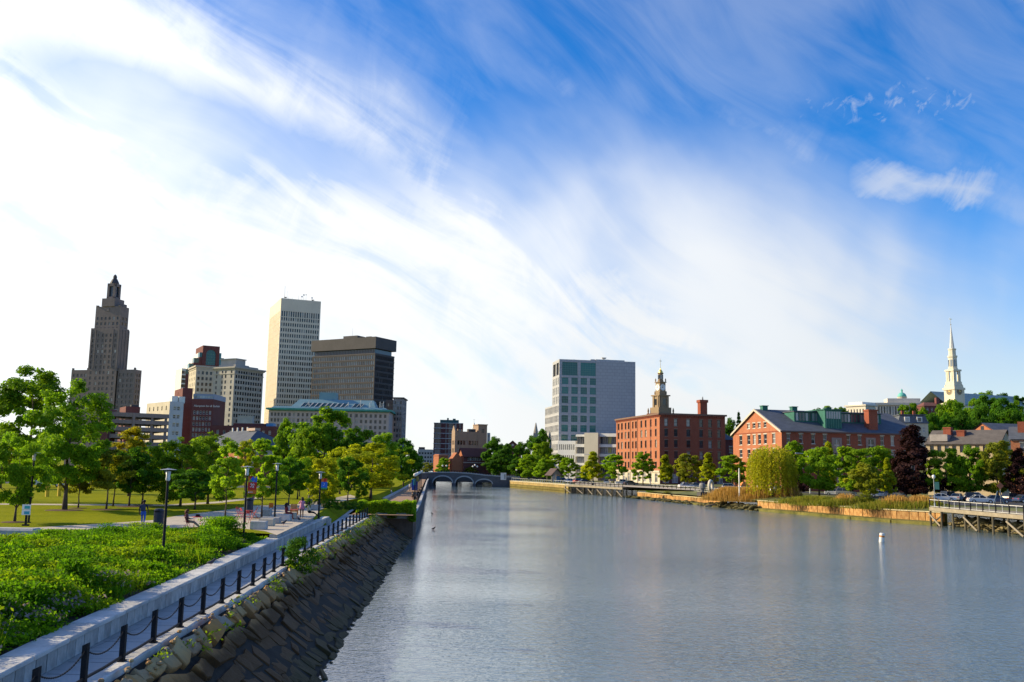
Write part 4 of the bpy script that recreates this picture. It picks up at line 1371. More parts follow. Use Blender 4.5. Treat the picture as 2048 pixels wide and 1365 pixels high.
def brick_warehouse():
	b = Bld('brick_warehouse', 'six storey flat roofed red brick warehouse with a tall chimney', 'warehouse', c=(1319, 826.5), yc=330, th=12, l=(1232.5, 836.5), r=(1450, 829.5), ground=3.0)
	W, D, h = b.w, b.d, b.h
	X = lambda zx, zy=700: b.xf(1200 + zx / 4.267, 700 + zy / 4.267)
	Yl = lambda zx, zy=750: b.yl(1200 + zx / 4.267, 700 + zy / 4.267)
	Z = lambda zy: b.zf(1200 + 530 / 4.267, 700 + zy / 4.267)
	rows = sorted((Z(c), Z(a)) for a, c in ((587, 648), (675, 735), (768, 830), (864, 925), (957, 1010)))
	fc = [(X(a), X(c)) for a, c in ((550, 580), (632, 662), (738, 770), (848, 878), (924, 955), (1002, 1030))]
	lc = sorted((Yl(c), Yl(a)) for a, c in ((152, 166), (180, 194), (212, 225), (238, 252), (274, 286), (300, 314), (346, 360), (383, 397), (426, 440), (469, 484)))
	zb = Z(1040)
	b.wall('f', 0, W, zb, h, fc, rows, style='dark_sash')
	b.wall('l', 0, D, zb, h, lc, rows, style='dark_sash', m=1)  # sun side in orange, front in red: light and shade by colour
	# shop floor: pale piers and tall openings
	b.wall('l', 0, D, 0, zb, spread(0.6, D - 0.6, 8, 2.6), [(0.5, zb - 0.7)], m=2, style='shop')
	b.wall('f', 0, W, 0, zb, spread(0.6, W - 0.6, 7, 2.4), [(0.5, zb - 0.7)], m=3, style='shop')
	b.mb.box(0, W, 0, D, 0, h, 0, 'flbt')
	b.mb.face([(0, 0, h), (W, 0, h), (W, D, h), (0, D, h)], 4)
	ledge(b, W, D, h - 0.55, 0.6, 0.55, mat('cornice_brown', (0.17, 0.10, 0.07), 0.8, 0.1))
	cb = MB()
	n = 46
	for i in range(n):
		y = D * (i + 0.5) / n
		cb.box(-0.35, -0.004, y - 0.2, y + 0.2, h - 1.3, h - 0.555)
	for i in range(36):
		x = W * (i + 0.5) / 36
		cb.box(x - 0.2, x + 0.2, -0.35, -0.004, h - 1.3, h - 0.555)
	b.part('corbel_course', cb, BRICK_RED)
	for y in (D * 0.18, D * 0.47, D * 0.64, D * 0.97):
		b.part('downpipe', MB().box(-0.12, -0.004, y, y + 0.14, 0, h - 1.4), mat('pipe_brown', (0.15, 0.05, 0.04), 0.6, 0.1))
	b.part('shop_fascia', MB().box(-0.25, -0.004, 0, D, zb - 0.35, zb + 0.35), TAN_CONC)
	cx = b.xf(1401, 826, 5.0)
	cz = b.zf(1402, 800, 5.0)
	ch = MB().box(cx, cx + 2.7, 5, 7.6, h, cz - 1.0).box(cx - 0.3, cx + 3.0, 4.7, 7.9, cz - 1.0, cz)
	co = b.part('chimney', ch, BRICK_RED)
	MB().lathe([(0.3, 0), (0.35, 0.5), (0.2, 0.6), (0.25, 1.0), (0.1, 1.3)], 8, 0, (cx + 1.4, 6.2, cz + 0.003)).build('chimney_pot', METAL_GREY, co)
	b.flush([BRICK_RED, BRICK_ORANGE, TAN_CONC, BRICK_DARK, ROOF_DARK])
	# link wing behind
	n = Bld('purple_brick_link', 'low shaded brick wing between the warehouse and the gabled mill', c=(1446, 880), yc=345, th=8, r=(1470, 882), wl=16, ground=3.0)
	n.wall('f', 0, n.w, 0, n.h, [(n.w * 0.5, n.w * 0.8)], [(n.zf(1460, 906), n.zf(1460, 894)), (n.zf(1460, 930), n.zf(1460, 918))][::-1], style='stone_sash')
	n.mb.box(0, n.w, 0, 16, 0, n.h, 0, 'fb')
	n.part('roof', MB().frustum((-0.4, n.w + 0.4, -0.4, 16.4), (n.w * 0.3, n.w * 0.6, 7, 9), n.h + 0.003, n.h + 3.0), SLATE)
	n.flush([BRICK_DARK, ROOF_DARK])


WIN['shop'] = dict(frame=FR_WHITE, glass=GL_GREY, t=0.14, rails=(0.62,), mull=(0.5,))


def clock_tower():
	st = mat('tower_stone', (0.28, 0.20, 0.12), 0.9, 0.12, 0.3, streak=0.2)
	b = Bld('clock_tower', 'stone clock tower with a small gold dome behind the brick warehouse', 'tower', c=(1319, 789.5), yc=480, th=28, l=(1304, 791), r=(1336.5, 790.5), ground=3.0)
	W, D, h = b.w, b.d, b.h
	W = D = (W + D) / 2
	z = lambda zy: b.zf(1319, 700 + zy / 4.267)
	c = W / 2
	zb = z(525)
	b.part('brick_base', MB().box(-2.2, W + 2.2, -2.2, W + 2.2, 0, zb - 1), BRICK_DARK)
	for x in (-1.9, W + 1.3):
		for y in (-1.9, W + 1.3):
			b.part('corner_urn', MB().lathe([(0.5, 0), (0.35, 0.6), (0.5, 1.4), (0.25, 2.6), (0.1, 3.0)], 8, 0, (x + 0.3, y + 0.3, zb - 1)), st)
	low = MB().box(-0.9, W + 0.9, -0.9, W + 0.9, zb - 1, zb + 2.2).box(0, W, 0, W, zb + 2.2, h - 0.6)
	low.box(-0.6, W + 0.6, -0.6, W + 0.6, h - 0.6, h)
	b.part('lower_stage', low, st)
	for k in (0.1, 0.72):
		b.part('column', MB().box(W * k, W * k + 1.3, -0.35, -0.004, zb + 2.2, h - 0.6).box(-0.35, -0.004, W * k, W * k + 1.3, zb + 2.2, h - 0.6), st)
	b.part('louvre_opening', MB().box(W * 0.33, W * 0.67, -0.06, -0.002, zb + 3.4, h - 2.2), GL_DARK)
	b.part('louvre_opening', MB().box(-0.06, -0.002, W * 0.33, W * 0.67, zb + 3.4, h - 2.2), GL_DARK)
	z1, z2 = z(350), z(268)
	a = W * 0.13
	mid = MB().box(a, W - a, a, W - a, h, z1).box(a + 0.4, W - a - 0.4, a + 0.4, W - a - 0.4, z1, z2 - 0.4).box(a, W - a, a, W - a, z2 - 0.4, z2)
	b.part('clock_stage', mid, st)
	face = mat('clock_white', (0.75, 0.74, 0.70), 0.5, 0.03)
	for rot, loc in ((0.0, (c, a + 0.36, (z1 + z2) / 2 - 0.5)), (-math.pi / 2, (a + 0.36, c, (z1 + z2) / 2 - 0.5))):
		q = MB().lathe([(1.75, 0), (1.75, 0.12)], 20)
		o = b.part('clock_face', q, face)
		o.matrix_local = Matrix.Translation(loc) @ Matrix.Rotation(rot, 4, 'Z') @ Matrix.Rotation(math.pi / 2, 4, 'X')
		hd = MB().box(-0.09, 0.09, -0.2, 1.3, 0.125, 0.18).box(-0.8, 0.1, -0.09, 0.09, 0.185, 0.22)
		for i in range(12):
			t = i * math.pi / 6
			hd.box(1.5 * math.sin(t) - 0.07, 1.5 * math.sin(t) + 0.07, 1.5 * math.cos(t) - 0.12, 1.5 * math.cos(t) + 0.12, 0.125, 0.15)
		hd.build('clock_hand', METAL_BLACK, o)
	for x in (a, W - a - 0.8):
		for y in (a, W - a - 0.8):
			b.part('corner_urn', MB().lathe([(0.35, 0), (0.2, 0.4), (0.4, 1.0), (0.08, 1.9)], 8, 0, (x + 0.4, y + 0.4, z2)), st)
			b.part('corner_urn', MB().lathe([(0.4, 0), (0.25, 0.5), (0.45, 1.2), (0.08, 2.2)], 8, 0, (x * 0.4 + (0.5 if x < c else W * 0.6 - 0.5), y * 0.4 + (0.5 if y < c else W * 0.6 - 0.5), h)), st)
	z3, z4, z5 = z(190), z(160), z(68)
	bel = MB().lathe([(W * 0.26, 0), (W * 0.25, (z3 - z2) * 0.15), (W * 0.22, (z3 - z2) * 0.2), (W * 0.21, (z3 - z2) * 0.85), (W * 0.26, (z3 - z2) * 0.9), (W * 0.26, z3 - z2)], 8, 0, (c, c, z2))
	b.part('belfry', bel, st)
	for i in range(8):
		t = i * math.pi / 4 + math.pi / 8
		r = W * 0.205
		b.part('belfry_opening', MB().box(-0.45, 0.45, -0.1, 0.1, (z3 - z2) * 0.3, (z3 - z2) * 0.75), GL_DARK).matrix_local = Matrix.Translation((c, c, z2)) @ Matrix.Rotation(t, 4, 'Z') @ Matrix.Translation((0, r, 0))
	b.part('gold_dome', MB().lathe([(W * 0.2, 0), (W * 0.17, (z4 - z3) * 0.5), (W * 0.08, (z4 - z3) * 0.85), (0.3, (z4 - z3)), (0.2, (z4 - z3) * 1.3), (0.05, (z4 - z3) * 1.4)], 12, 0, (c, c, z3)), GOLD)
	b.part('flagpole', MB().tube((c, c, z4), (c, c, z5), 0.16, 0.06, 6).box(c - 0.7, c + 0.7, c - 0.05, c + 0.05, z5 - 1.4, z5 - 1.1), mat('gilt', (0.5, 0.42, 0.25), 0.5, 0.1))


DORMER_GREEN = mat('dormer_green', (0.028, 0.125, 0.095), 0.7, 0.2, 0.4)


def gabled_mill():
	b = Bld('gabled_brick_mill', 'long gabled red brick mill with slate roof and green dormers', 'mill', c=(1563, 860.5), yc=250, th=11.5, l=(1466, 867.5), r=(1836, 868), ground=3.0)
	W, D, h = b.w, b.d, b.h
	Yl = lambda zx, zy=770: b.yl(1200 + zx / 4.267, 700 + zy / 4.267)
	Zl = lambda zy, zx=1400: b.zl(1200 + zx / 4.267, 700 + zy / 4.267)
	lc = sorted((Yl(c), Yl(a)) for a, c in ((1190, 1214), (1257, 1282), (1305, 1329), (1350, 1374), (1398, 1424), (1470, 1497)))
	rows = sorted((Zl(c), Zl(a)) for a, c in ((722, 803), (848, 915), (960, 1020)))
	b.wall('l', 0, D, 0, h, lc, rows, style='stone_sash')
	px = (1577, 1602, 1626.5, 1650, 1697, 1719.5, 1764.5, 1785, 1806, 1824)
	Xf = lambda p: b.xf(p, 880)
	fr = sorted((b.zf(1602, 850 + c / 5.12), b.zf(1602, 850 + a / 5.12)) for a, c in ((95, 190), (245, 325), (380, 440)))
	b.wall('f', 0, W, 0, h, [(Xf(p) - 0.55, Xf(p) + 0.55) for p in px], fr, style='stone_sash', m=1)  # deeper brick here, orange on the gable: shade put into the colour
	b.mb.box(0, W, 0, D, 0, h, 1, 'fltb')
	za = b.zl(1513, 818.5)
	ya = D / 2
	# gable with attic windows
	ar = (Zl(662), Zl(620))
	ac = sorted((Yl(c, 640), Yl(a, 640)) for a, c in ((1256, 1280), (1302, 1326), (1348, 1371), (1397, 1420)))
	sl = (za - h) / ya
	gm = b.mb
	y_lo = (ar[1] - h) / sl
	gm.face([(0, D, h), (0, 0, h), (0, (ar[0] - h) / sl, ar[0]), (0, D - (ar[0] - h) / sl, ar[0])], 0)
	q0 = (ar[0] - h) / sl
	gm.face([(0, D - y_lo, ar[1]), (0, y_lo, ar[1]), (0, ya, za)], 0)
	gm.face([(0, y_lo, ar[0]), (0, q0, ar[0]), (0, y_lo, ar[1])][::-1] if False else [(0, y_lo, ar[1]), (0, y_lo, ar[0]), (0, q0, ar[0])], 0)
	gm.face([(0, D - q0, ar[0]), (0, D - y_lo, ar[0]), (0, D - y_lo, ar[1])], 0)
	b.wall('l', y_lo, D - y_lo, ar[0], ar[1], ac, [ar], style='stone_sash')
	# roof: ridge along x, hipped at the far end
	xh = b.xf(1778, 831, ya)
	ov = 0.5
	ze = h - ov * sl
	r = MB()
	r.face([(-ov, -ov, ze), (W + ov, -ov, ze), (xh, ya, za), (-ov, ya, za)])
	r.face([(W + ov, D + ov, ze), (-ov, D + ov, ze), (-ov, ya, za), (xh, ya, za)])
	r.face([(W + ov, -ov, ze), (W + ov, D + ov, ze), (xh, ya, za)])
	r.face([(-ov, -ov, ze - 0.25), (-ov, ya, za - 0.25), (xh, ya, za - 0.25), (W + ov, -ov, ze - 0.25)])
	ro = b.part('slate_roof', r, SLATE)
	# pale raking boards on the gable
	for s in (0, 1):
		y0_, y1_ = (-ov, ya) if s == 0 else (D + ov, ya)
		m = MB()
		pts = [(y0_, ze), (y1_, za)]
		m.face([(-ov - 0.12, y0_, ze - 0.55), (-ov - 0.12, y1_, za - 0.55), (-ov - 0.12, y1_, za + 0.06), (-ov - 0.12, y0_, ze + 0.06)])
		m.face([(-ov - 0.12, y0_, ze + 0.06), (-ov - 0.12, y1_, za + 0.06), (-0.1, y1_, za + 0.06), (-0.1, y0_, ze + 0.06)])
		b.part('raking_board', m, mat('board_cream', (0.50, 0.42, 0.33), 0.8, 0.08))
	b.part('eaves_board', MB().box(-0.3, W + 0.3, -0.45, -0.004, h - 0.5, h - 0.12), mat('eaves_brown', (0.16, 0.10, 0.08), 0.8, 0.1))
	b.part('gable_course', MB().box(-0.12, -0.004, 0, D, h - 0.35, h - 0.1), BRICK_RED)
	# stone-framed bays
	for p in (1673, 1741):
		x = Xf(p)
		f = MB()
		z1 = b.zf(p, 876)
		f.box(x - 1.5, x - 0.85, -0.18, -0.004, 0, z1)
		f.box(x + 0.85, x + 1.5, -0.18, -0.004, 0, z1)
		f.box(x - 0.85, x + 0.85, -0.18, -0.004, z1 - 0.5, z1)
		f.box(x - 0.85, x + 0.85, -0.18, -0.004, z1 - 4.2, z1 - 3.5)
		bo = b.part('stone_bay', f, BROWN_CONC)
		w = MB().box(x - 0.85, x + 0.85, -0.05, -0.003, 1, z1 - 4.2, 0).box(x - 0.85, x + 0.85, -0.05, -0.003, z1 - 3.5, z1 - 0.5, 0)
		w.box(x - 0.05, x + 0.05, -0.08, -0.051, 1, z1 - 0.5, 1).box(x - 0.84, x + 0.84, -0.08, -0.051, z1 - 2.1, z1 - 1.95, 1)
		w.build('bay_window', [GL_DARK, FR_WHITE], bo)

	def roof_y(z):
		return (z - h) / sl
	# long shed dormer of green boards and glass, set on the slope
	zt = za - 1.0
	zbm = h + (za - h) * 0.42
	x0, x1 = b.xf(1597, 838, 4), b.xf(1772, 845, 4)
	yf = roof_y(zbm)
	d = MB().box(x0, x1, yf, ya - 0.6, zbm - 0.3, zt)
	do = b.part('dormer', d, DORMER_GREEN)
	MB().box(x0 - 0.3, x1 + 0.3, yf - 0.4, ya - 0.2, zt + 0.003, zt + 0.22).build('dormer_roof', SLATE, do)
	n = 26
	for i in range(n):
		xx = x0 + 0.5 + (x1 - x0 - 1.0) * i / n
		MB().box(xx, xx + (x1 - x0) / n - 0.35, yf - 0.06, yf - 0.003, zbm + 0.35, zt - 0.25).build('dormer_window', GL_GREY, do)
	# the two bigger green boxes
	for p0, p1 in ((1651, 1684),):
		xa, xb = b.xf(p0, 850, 2), b.xf(p1, 850, 2)
		y2 = roof_y(h + (za - h) * 0.14)
		g = b.part('dormer', MB().box(xa, xb, y2, yf - 0.07, h + (za - h) * 0.1, zt + 0.5).box(xa - 0.3, xb + 0.3, y2 - 0.3, ya - 1, zt + 0.5, zt + 0.75), DORMER_GREEN)
		MB().box(xa + 0.4, xb - 0.4, y2 - 0.05, y2 - 0.002, zt - 1.9, zt + 0.1).build('dormer_window', GL_GREY, g)
		for k in range(7):
			xx = xa + 0.3 + (xb - xa - 0.6) * k / 6
			MB().box(xx - 0.07, xx + 0.07, y2 - 0.12, y2 - 0.051, h + (za - h) * 0.15, zt + 0.3).build('dormer_post', FR_GREEN, g)
	for p in (1528, 1587, 1655):
		x = b.xf(p, 820, ya)
		b.part('roof_vent', MB().box(x - 0.8, x + 0.8, ya - 0.8, ya + 0.8, za - 0.5, za + 0.9).box(x - 1.0, x + 1.0, ya - 1, ya + 1, za + 0.9, za + 1.1), DORMER_GREEN)
	x = b.xf(1742, 840, 3)
	zc = b.zf(1742, 820, 3)
	ch = MB().box(x - 1.35, x + 1.35, 1.9, 4.2, h + 0.5, zc - 0.4).box(x - 1.5, x + 1.5, 1.75, 4.35, zc - 0.4, zc)
	b.part('chimney', ch, BRICK_RED)
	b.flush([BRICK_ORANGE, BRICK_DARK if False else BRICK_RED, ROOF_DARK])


def stone_mills():
	b = Bld('stone_mill', 'tan rubble stone building with long grey roof and two chimneys', 'mill', c=(1852, 887), yc=232, th=-42, r=(1998, 889), wl=13, ground=3.0)
	W, D, h = b.w, 13.0, b.h
	rows = sorted([(h - 2.3, h - 0.55), (h - 5.4, h - 3.7), (h - 8.5, h - 6.8)])
	b.wall('f', 0, W, 0, h, spread(0.5, W - 0.5, 9, 0.95), rows, style='sash')
	b.wall('l', 0, D, 0, h, spread(1, D - 1, 3, 0.9), rows, style='sash')
	b.mb.box(0, W, 0, D, 0, h, 0, 'fltb')
	za = b.zf(1900, 861, D / 2)
	b.mb.face([(0, D, h), (0, 0, h), (0, D / 2, za)], 0)
	b.mb.face([(W, 0, h), (W, D, h), (W, D / 2, za)], 0)
	r = MB()
	gable_roof_x(r, 0, W, 0, D, h, za, 0.4)
	ro = b.part('gable_roof', r, mat('weathered_slate', (0.115, 0.10, 0.09), 0.85, 0.2, 0.6, 0.2, 3.0))
	MB().box(W * 0.05, W * 0.3, 0.3, 4, h + 0.5, h + 2.2).build('lean_to_roof', mat('pale_slate', (0.30, 0.27, 0.25), 0.85, 0.15, 0.6), ro)
	for p, q, s in ((1895, 856, 1.0), (1922, 862, 0.6)):
		x = b.xf(p, q, D * 0.3)
		z = b.zf(p, q, D * 0.3)
		b.part('chimney', MB().box(x - 0.9, x + 0.9, D * 0.25, D * 0.38, h, z - 0.25).box(x - 1.0, x + 1.0, D * 0.24, D * 0.39, z - 0.25, z + 0.1), BRICK_RED)
	b.flush([RUBBLE, ROOF_DARK])
	# taller brick gable behind
	b = Bld('brick_gable_mill', 'brick building with sunlit gable and slate roof behind the stone mill', 'mill', c=(1996, 865), yc=262, th=14, l=(1936, 869), wr=26, ground=3.0)
	W, D, h = 26.0, b.d, b.h
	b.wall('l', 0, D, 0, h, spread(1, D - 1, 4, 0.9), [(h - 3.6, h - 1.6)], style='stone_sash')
	b.wall('f', 0, W, 0, h, spread(1, W - 1, 7, 0.9), [(h - 3.6, h - 1.6)], style='stone_sash', m=1)  # red here, orange on the gable end: shade painted as brick tone
	b.mb.box(0, W, 0, D, 0, h, 1, 'fltb')
	za = b.zl(1964, 846)
	b.mb.face([(0, D, h), (0, 0, h), (0, D / 2, za)], 0)
	r = MB()
	gable_roof_x(r, 0, W, 0, D, h, za, 0.4)
	b.part('gable_roof', r, SLATE)
	b.part('gable_window', MB().box(-0.06, -0.002, D / 2 - 0.6, D / 2 + 0.6, h + 0.6, h + 2.0), GL_DARK)
	x = b.xf(2014, 866, 2)
	b.part('chimney', MB().box(x - 0.9, x + 0.9, 1.5, 3.2, 0, b.zf(2014, 866, 2)), BRICK_RED)
	b.flush([BRICK_ORANGE, BRICK_RED, ROOF_DARK])
	# brick house cut by the picture edge
	b = Bld('orange_brick_house', 'orange brick house with tall chimney at the far right edge', 'house', c=(2021, 877), yc=205, th=-30, wr=14, wl=10, ground=3.0)
	W, D, h = 14.0, 10.0, b.h
	b.wall('f', 0, W, 0, h, spread(0.8, W - 1, 4, 1.1), [(h - 6.2, h - 4.4), (h - 2.9, h - 1.0)], style='stone_sash')
	b.wall('l', 0, D, 0, h)
	b.mb.box(0, W, 0, D, 0, h, 0, 'fltb')
	za = h + 2.8
	b.mb.face([(0, D, h), (0, 0, h), (0, D / 2, za)], 0)
	r = MB()
	gable_roof_x(r, 0, W, 0, D, h, za, 0.4)
	b.part('gable_roof', r, SLATE)
	x = b.xf(2043, 850, 3)
	b.part('chimney', MB().box(x - 0.8, x + 0.8, 2.4, 4, h, b.zf(2043, 844, 3)), BRICK_RED)
	b.flush([BRICK_ORANGE, ROOF_DARK])


def hill(x, y):
	"""height of the right bank; it climbs to a ridge behind the mills"""
	def ss(t):
		t = min(1, max(0, t))
		return t * t * (3 - 2 * t)
	return 3.0 + 31.0 * ss((y - 275) / 230.0) * ss((x - 55) / 130.0) + 6.0 * ss((y - 440) / 200.0) * ss((x - 120) / 90)


def hill_top():
	conc = mat('campus_concrete', (0.55, 0.50, 0.42), 0.9, 0.08, 0.3, streak=0.25)

	def B(name, label, cat, **k):
		b = Bld(name, label, cat, **k)
		b.o.z = k['ground']
		return b
	# church
	g = 36.0
	b = Bld('church', 'white church with tall tiered steeple and grey green roof on the hill', 'church', c=(1908, 762), yc=500, th=22, l=(1888.5, 764), r=(1928.5, 764), ground=g)
	W = (b.w + b.d) / 2
	wh = mat('steeple_white', (0.64, 0.575, 0.43), 0.7, 0.05, 0.4, streak=0.1)
	z = lambda zy, zx=870: b.zf(1600 + zx / 2.844, 620 + zy / 2.844)
	c = W / 2
	z0 = z(440)
	st = MB().box(0, W, 0, W, 0, z0 - 1.2).box(-0.5, W + 0.5, -0.5, W + 0.5, z0 - 1.2, z0)
	for x in (-0.12, W - 0.9):
		st.box(x, x + 1.02, -0.14, -0.004, 2, z0 - 1.21)
	b.part('tower', st, wh)
	for rot, loc in ((0.0, (c, -0.05, z(462))), (-math.pi / 2, (-0.05, c, z(462)))):
		o = b.part('clock_face', MB().lathe([(1.9, 0), (1.9, 0.1), (1.6, 0.14)], 20), mat('clock_brown', (0.20, 0.15, 0.09), 0.6, 0.1))
		o.matrix_local = Matrix.Translation(loc) @ Matrix.Rotation(rot, 4, 'Z') @ Matrix.Rotation(math.pi / 2, 4, 'X')
		MB().box(-0.1, 0.1, -0.2, 1.3, 0.145, 0.2).box(-0.1, 0.9, -0.1, 0.1, 0.205, 0.24).build('clock_hand', GOLD, o)
		MB().lathe([(2.2, 0), (2.2, 0.06)], 20).build('clock_rim', wh, o)
	# pediments round the clock
	pm = MB()
	for k in (0, 1):
		a = [(0.2, -0.3, z0 + 0.003), (W - 0.2, -0.3, z0 + 0.003), (c, -0.3, z0 + 1.5)]
		pm.face(a if k == 0 else [(y, x, zz) for x, y, zz in a][::-1])
	pm.box(0.2, W - 0.2, 0.2, W - 0.2, z0 + 0.003, z0 + 1.2)
	b.part('pediment', pm, wh)
	# belfry with open arches
	z1, z2 = z(405), z(345)
	i = W * 0.13
	be = MB().box(i - 0.3, W - i + 0.3, i - 0.3, W - i + 0.3, z0 + 1.2, z1)
	for x in (i, c - 1.55, c + 0.75, W - i - 0.8):
		for y in (i, W - i - 0.8):
			be.box(x, x + 0.8, y, y + 0.8, z1, z2)
	for y in (c - 1.55, c + 0.75):
		for x in (i, W - i - 0.8):
			be.box(x, x + 0.8, y, y + 0.8, z1, z2)
	be.box(i - 0.4, W - i + 0.4, i - 0.4, W - i + 0.4, z2, z2 + 0.9)
	b.part('belfry', be, wh)
	for x0, x1 in ((i + 0.8, c - 1.55), (c + 1.55, W - i - 0.8)):
		b.part('belfry_wall', MB().box(x0, x1, i + 0.2, i + 0.5, z1, z2).box(i + 0.2, i + 0.5, x0, x1, z1, z2).box(x0, x1, W - i - 0.5, W - i - 0.2, z1, z2), wh)
	z3, z4 = z(265), z(225)
	la = MB().lathe([(W * 0.36, 0), (W * 0.36, 0.6), (W * 0.32, 0.8), (W * 0.31, (z3 - z2) * 0.85), (W * 0.36, (z3 - z2) * 0.9), (W * 0.36, z3 - z2), (W * 0.27, z3 - z2 + 0.1), (W * 0.26, (z4 - z2) * 0.92), (W * 0.30, (z4 - z2) * 0.95), (W * 0.30, z4 - z2)], 8, 0, (c, c, z2 + 0.9), math.pi / 8 + math.radians(22))
	b.part('lantern', la, wh)
	for k in range(8):
		t = k * math.pi / 4 + math.radians(22)
		o = b.part('lantern_window', MB().box(-0.5, 0.5, -0.08, 0.08, (z3 - z2) * 0.22, (z3 - z2) * 0.7), GL_BLUE)
		o.matrix_local = Matrix.Translation((c, c, z2 + 0.9)) @ Matrix.Rotation(t, 4, 'Z') @ Matrix.Translation((0, W * 0.297, 0))
	zt = z(82)
	b.part('spire', MB().lathe([(W * 0.20, 0), (W * 0.19, 0.4), (0.12, zt - z4 - 0.9)], 8, 0, (c, c, z4 + 0.9), math.pi / 8), mat('spire_grey', (0.55, 0.54, 0.50), 0.7, 0.06))
	b.part('weather_vane', MB().tube((c, c, zt - 0.3), (c, c, z(42)), 0.1, 0.05, 5).box(c - 0.9, c + 0.9, c - 0.04, c + 0.04, z(48), z(45)).lathe([(0.05, 0), (0.35, 0.35), (0.05, 0.7)], 8, 0, (c, c, zt)), GOLD)
	for k in range(4):
		x, y = ((0.3, 0.3), (W - 0.8, 0.3), (0.3, W - 0.8), (W - 0.8, W - 0.8))[k]
		b.part('corner_urn', MB().lathe([(0.4, 0), (0.25, 0.5), (0.45, 1.1), (0.1, 2.0)], 8, 0, (x + 0.25, y + 0.25, z0 + 0.003)), wh)
	# nave roof behind, running right
	x1 = b.xf(2048, 800, 14)
	ze, zr = b.zf(1990, 812, 10), b.zf(1990, 791, 20)
	na = MB().box(W * 0.6, x1, 10, 30, 0, ze)
	b.part('nave', na, wh)
	nr = MB()
	gable_roof_x(nr, W * 0.6, x1, 10, 30, ze, zr, 0.5)
	b.part('nave_roof', nr, mat('roof_grey_green', (0.22, 0.30, 0.30), 0.8, 0.1, 0.3))
	# stone campus building with flat roof, and a dome behind
	b = Bld('campus_library', 'broad concrete flat roofed building on the hill below the dome', c=(1752, 806), yc=470, th=-12, l=None, r=(1846, 797), wl=18, ground=30.0)
	h = b.h
	b.wall('f', 0, b.w, 0, h - 1.2, spread(0.6, b.w - 0.4, 16, 0.75), [(h - 6.5, h - 1.8)], style='slot', inset=0.5)
	b.mb.box(0, b.w, 0, 18, 0, h - 1.2, 0, 'fb')
	b.part('roof_slab', MB().box(-0.8, b.w + 0.8, -0.8, 18.8, h - 1.197, h), conc)
	b.part('roof_block', MB().box(b.w * 0.28, b.w * 0.98, 4, 14, h + 0.003, h + 2.6), conc)
	b.flush([conc, ROOF_GRAVEL])
	b = Bld('green_dome', 'green copper dome with a small lantern on the hilltop', 'dome', c=(1799, 795), yc=530, th=0, r=(1816.5, 795), wl=5, ground=40.0)
	r, h = b.w / 2, b.h
	zt = b.zf(1807.5, 786) - h
	zz = b.zf(1807.5, 778) - h
	b.part('drum', MB().lathe([(r, 0), (r, h), (r * 1.08, h), (r * 1.08, h + 0.4)], 16, 0, (r, r, 0)), conc)
	b.part('dome', MB().lathe([(r * math.cos(a), zt * math.sin(a)) for a in (0, 0.25, 0.5, 0.75, 1.0, 1.25, 1.45)], 16, 0, (r, r, h + 0.4)), mat('dome_copper', (0.12, 0.42, 0.36), 0.6, 0.12, 0.5), smooth=True)
	b.part('dome_lantern', MB().lathe([(r * 0.2, 0), (r * 0.2, (zz - zt) * 0.5), (r * 0.26, (zz - zt) * 0.55), (0.05, zz - zt)], 10, 0, (r, r, h + 0.3 + zt)), MATS['dome_copper'])
	b = Bld('campus_hall', 'sunlit tan concrete building on the hill left of the library', c=(1731, 812), yc=440, th=30, l=(1692, 823), r=(1752, 812), ground=27.0)
	h = b.h
	b.wall('l', 0, b.d, 0, h, spread(0.6, b.d - 0.6, 6, 0.7), [(h - 5, h - 1.4)], style='slot')
	b.wall('f', 0, b.w, 0, h, spread(0.6, b.w - 0.6, 3, 0.8), [(h - 5, h - 1.4)], style='slot')
	b.mb.box(0, b.w, 0, b.d, 0, h, 0, 'flb')
	b.part('roof_slab', MB().box(-0.6, b.w + 0.6, -0.6, b.d + 0.6, h + 0.003, h + 0.7), conc)
	b.part('roof_block', MB().box(2, b.w + 4, b.d * 0.3, b.d, h + 0.7, h + 2.2), WHITE_PAINT)
	b.flush([conc, ROOF_GRAVEL])
	# mansard house
	b = Bld('mansard_house', 'dark mansard roofed house among the hillside trees', 'house', c=(1797, 847), yc=335, th=-8, r=(1856, 847), wl=11, ground=10.0)
	h = b.h
	b.wall('f', 0, b.w, 0, h, spread(0.6, b.w - 0.6, 5, 0.9), [(h - 3.2, h - 1.2)], style='pale_sash')
	b.mb.box(0, b.w, 0, 11, 0, h, 0, 'fb')
	zt = b.zf(1825, 829) - h
	b.part('mansard_roof', MB().frustum((-0.3, b.w + 0.3, -0.3, 11.3), (0.8, b.w - 0.8, 0.8, 10.2), h + 0.003, h + zt - 0.3).box(0.4, b.w - 0.4, 0.4, 10.6, h + zt - 0.3, h + zt), SLATE)
	for k in (0.3, 0.72):
		x = b.w * k
		b.part('dormer', MB().box(x - 0.9, x + 0.9, -0.1, 2, h + 0.5, h + 2.4), WHITE_PAINT)
		b.part('dormer_window', MB().box(x - 0.6, x + 0.6, -0.16, -0.102, h + 0.7, h + 2.1), GL_GREY)
	for k in (0.25, 0.65):
		b.part('chimney', MB().box(b.w * k, b.w * k + 0.9, 5, 6, h + zt, h + zt + 1.6), BRICK_RED)
	b.flush([TAN_CONC, ROOF_DARK])
	b = Bld('red_roof_house', 'dark red brick house with chimney left of the church tower', 'house', c=(1848, 812), yc=455, th=0, r=(1888, 812), wl=10, ground=32.0)
	h = b.h
	b.wall('f', 0, b.w, 0, h, spread(0.6, b.w - 0.6, 4, 0.9), [(h - 2.6, h - 0.9)], style='pale_sash')
	b.mb.box(0, b.w, 0, 10, 0, h, 0, 'fb')
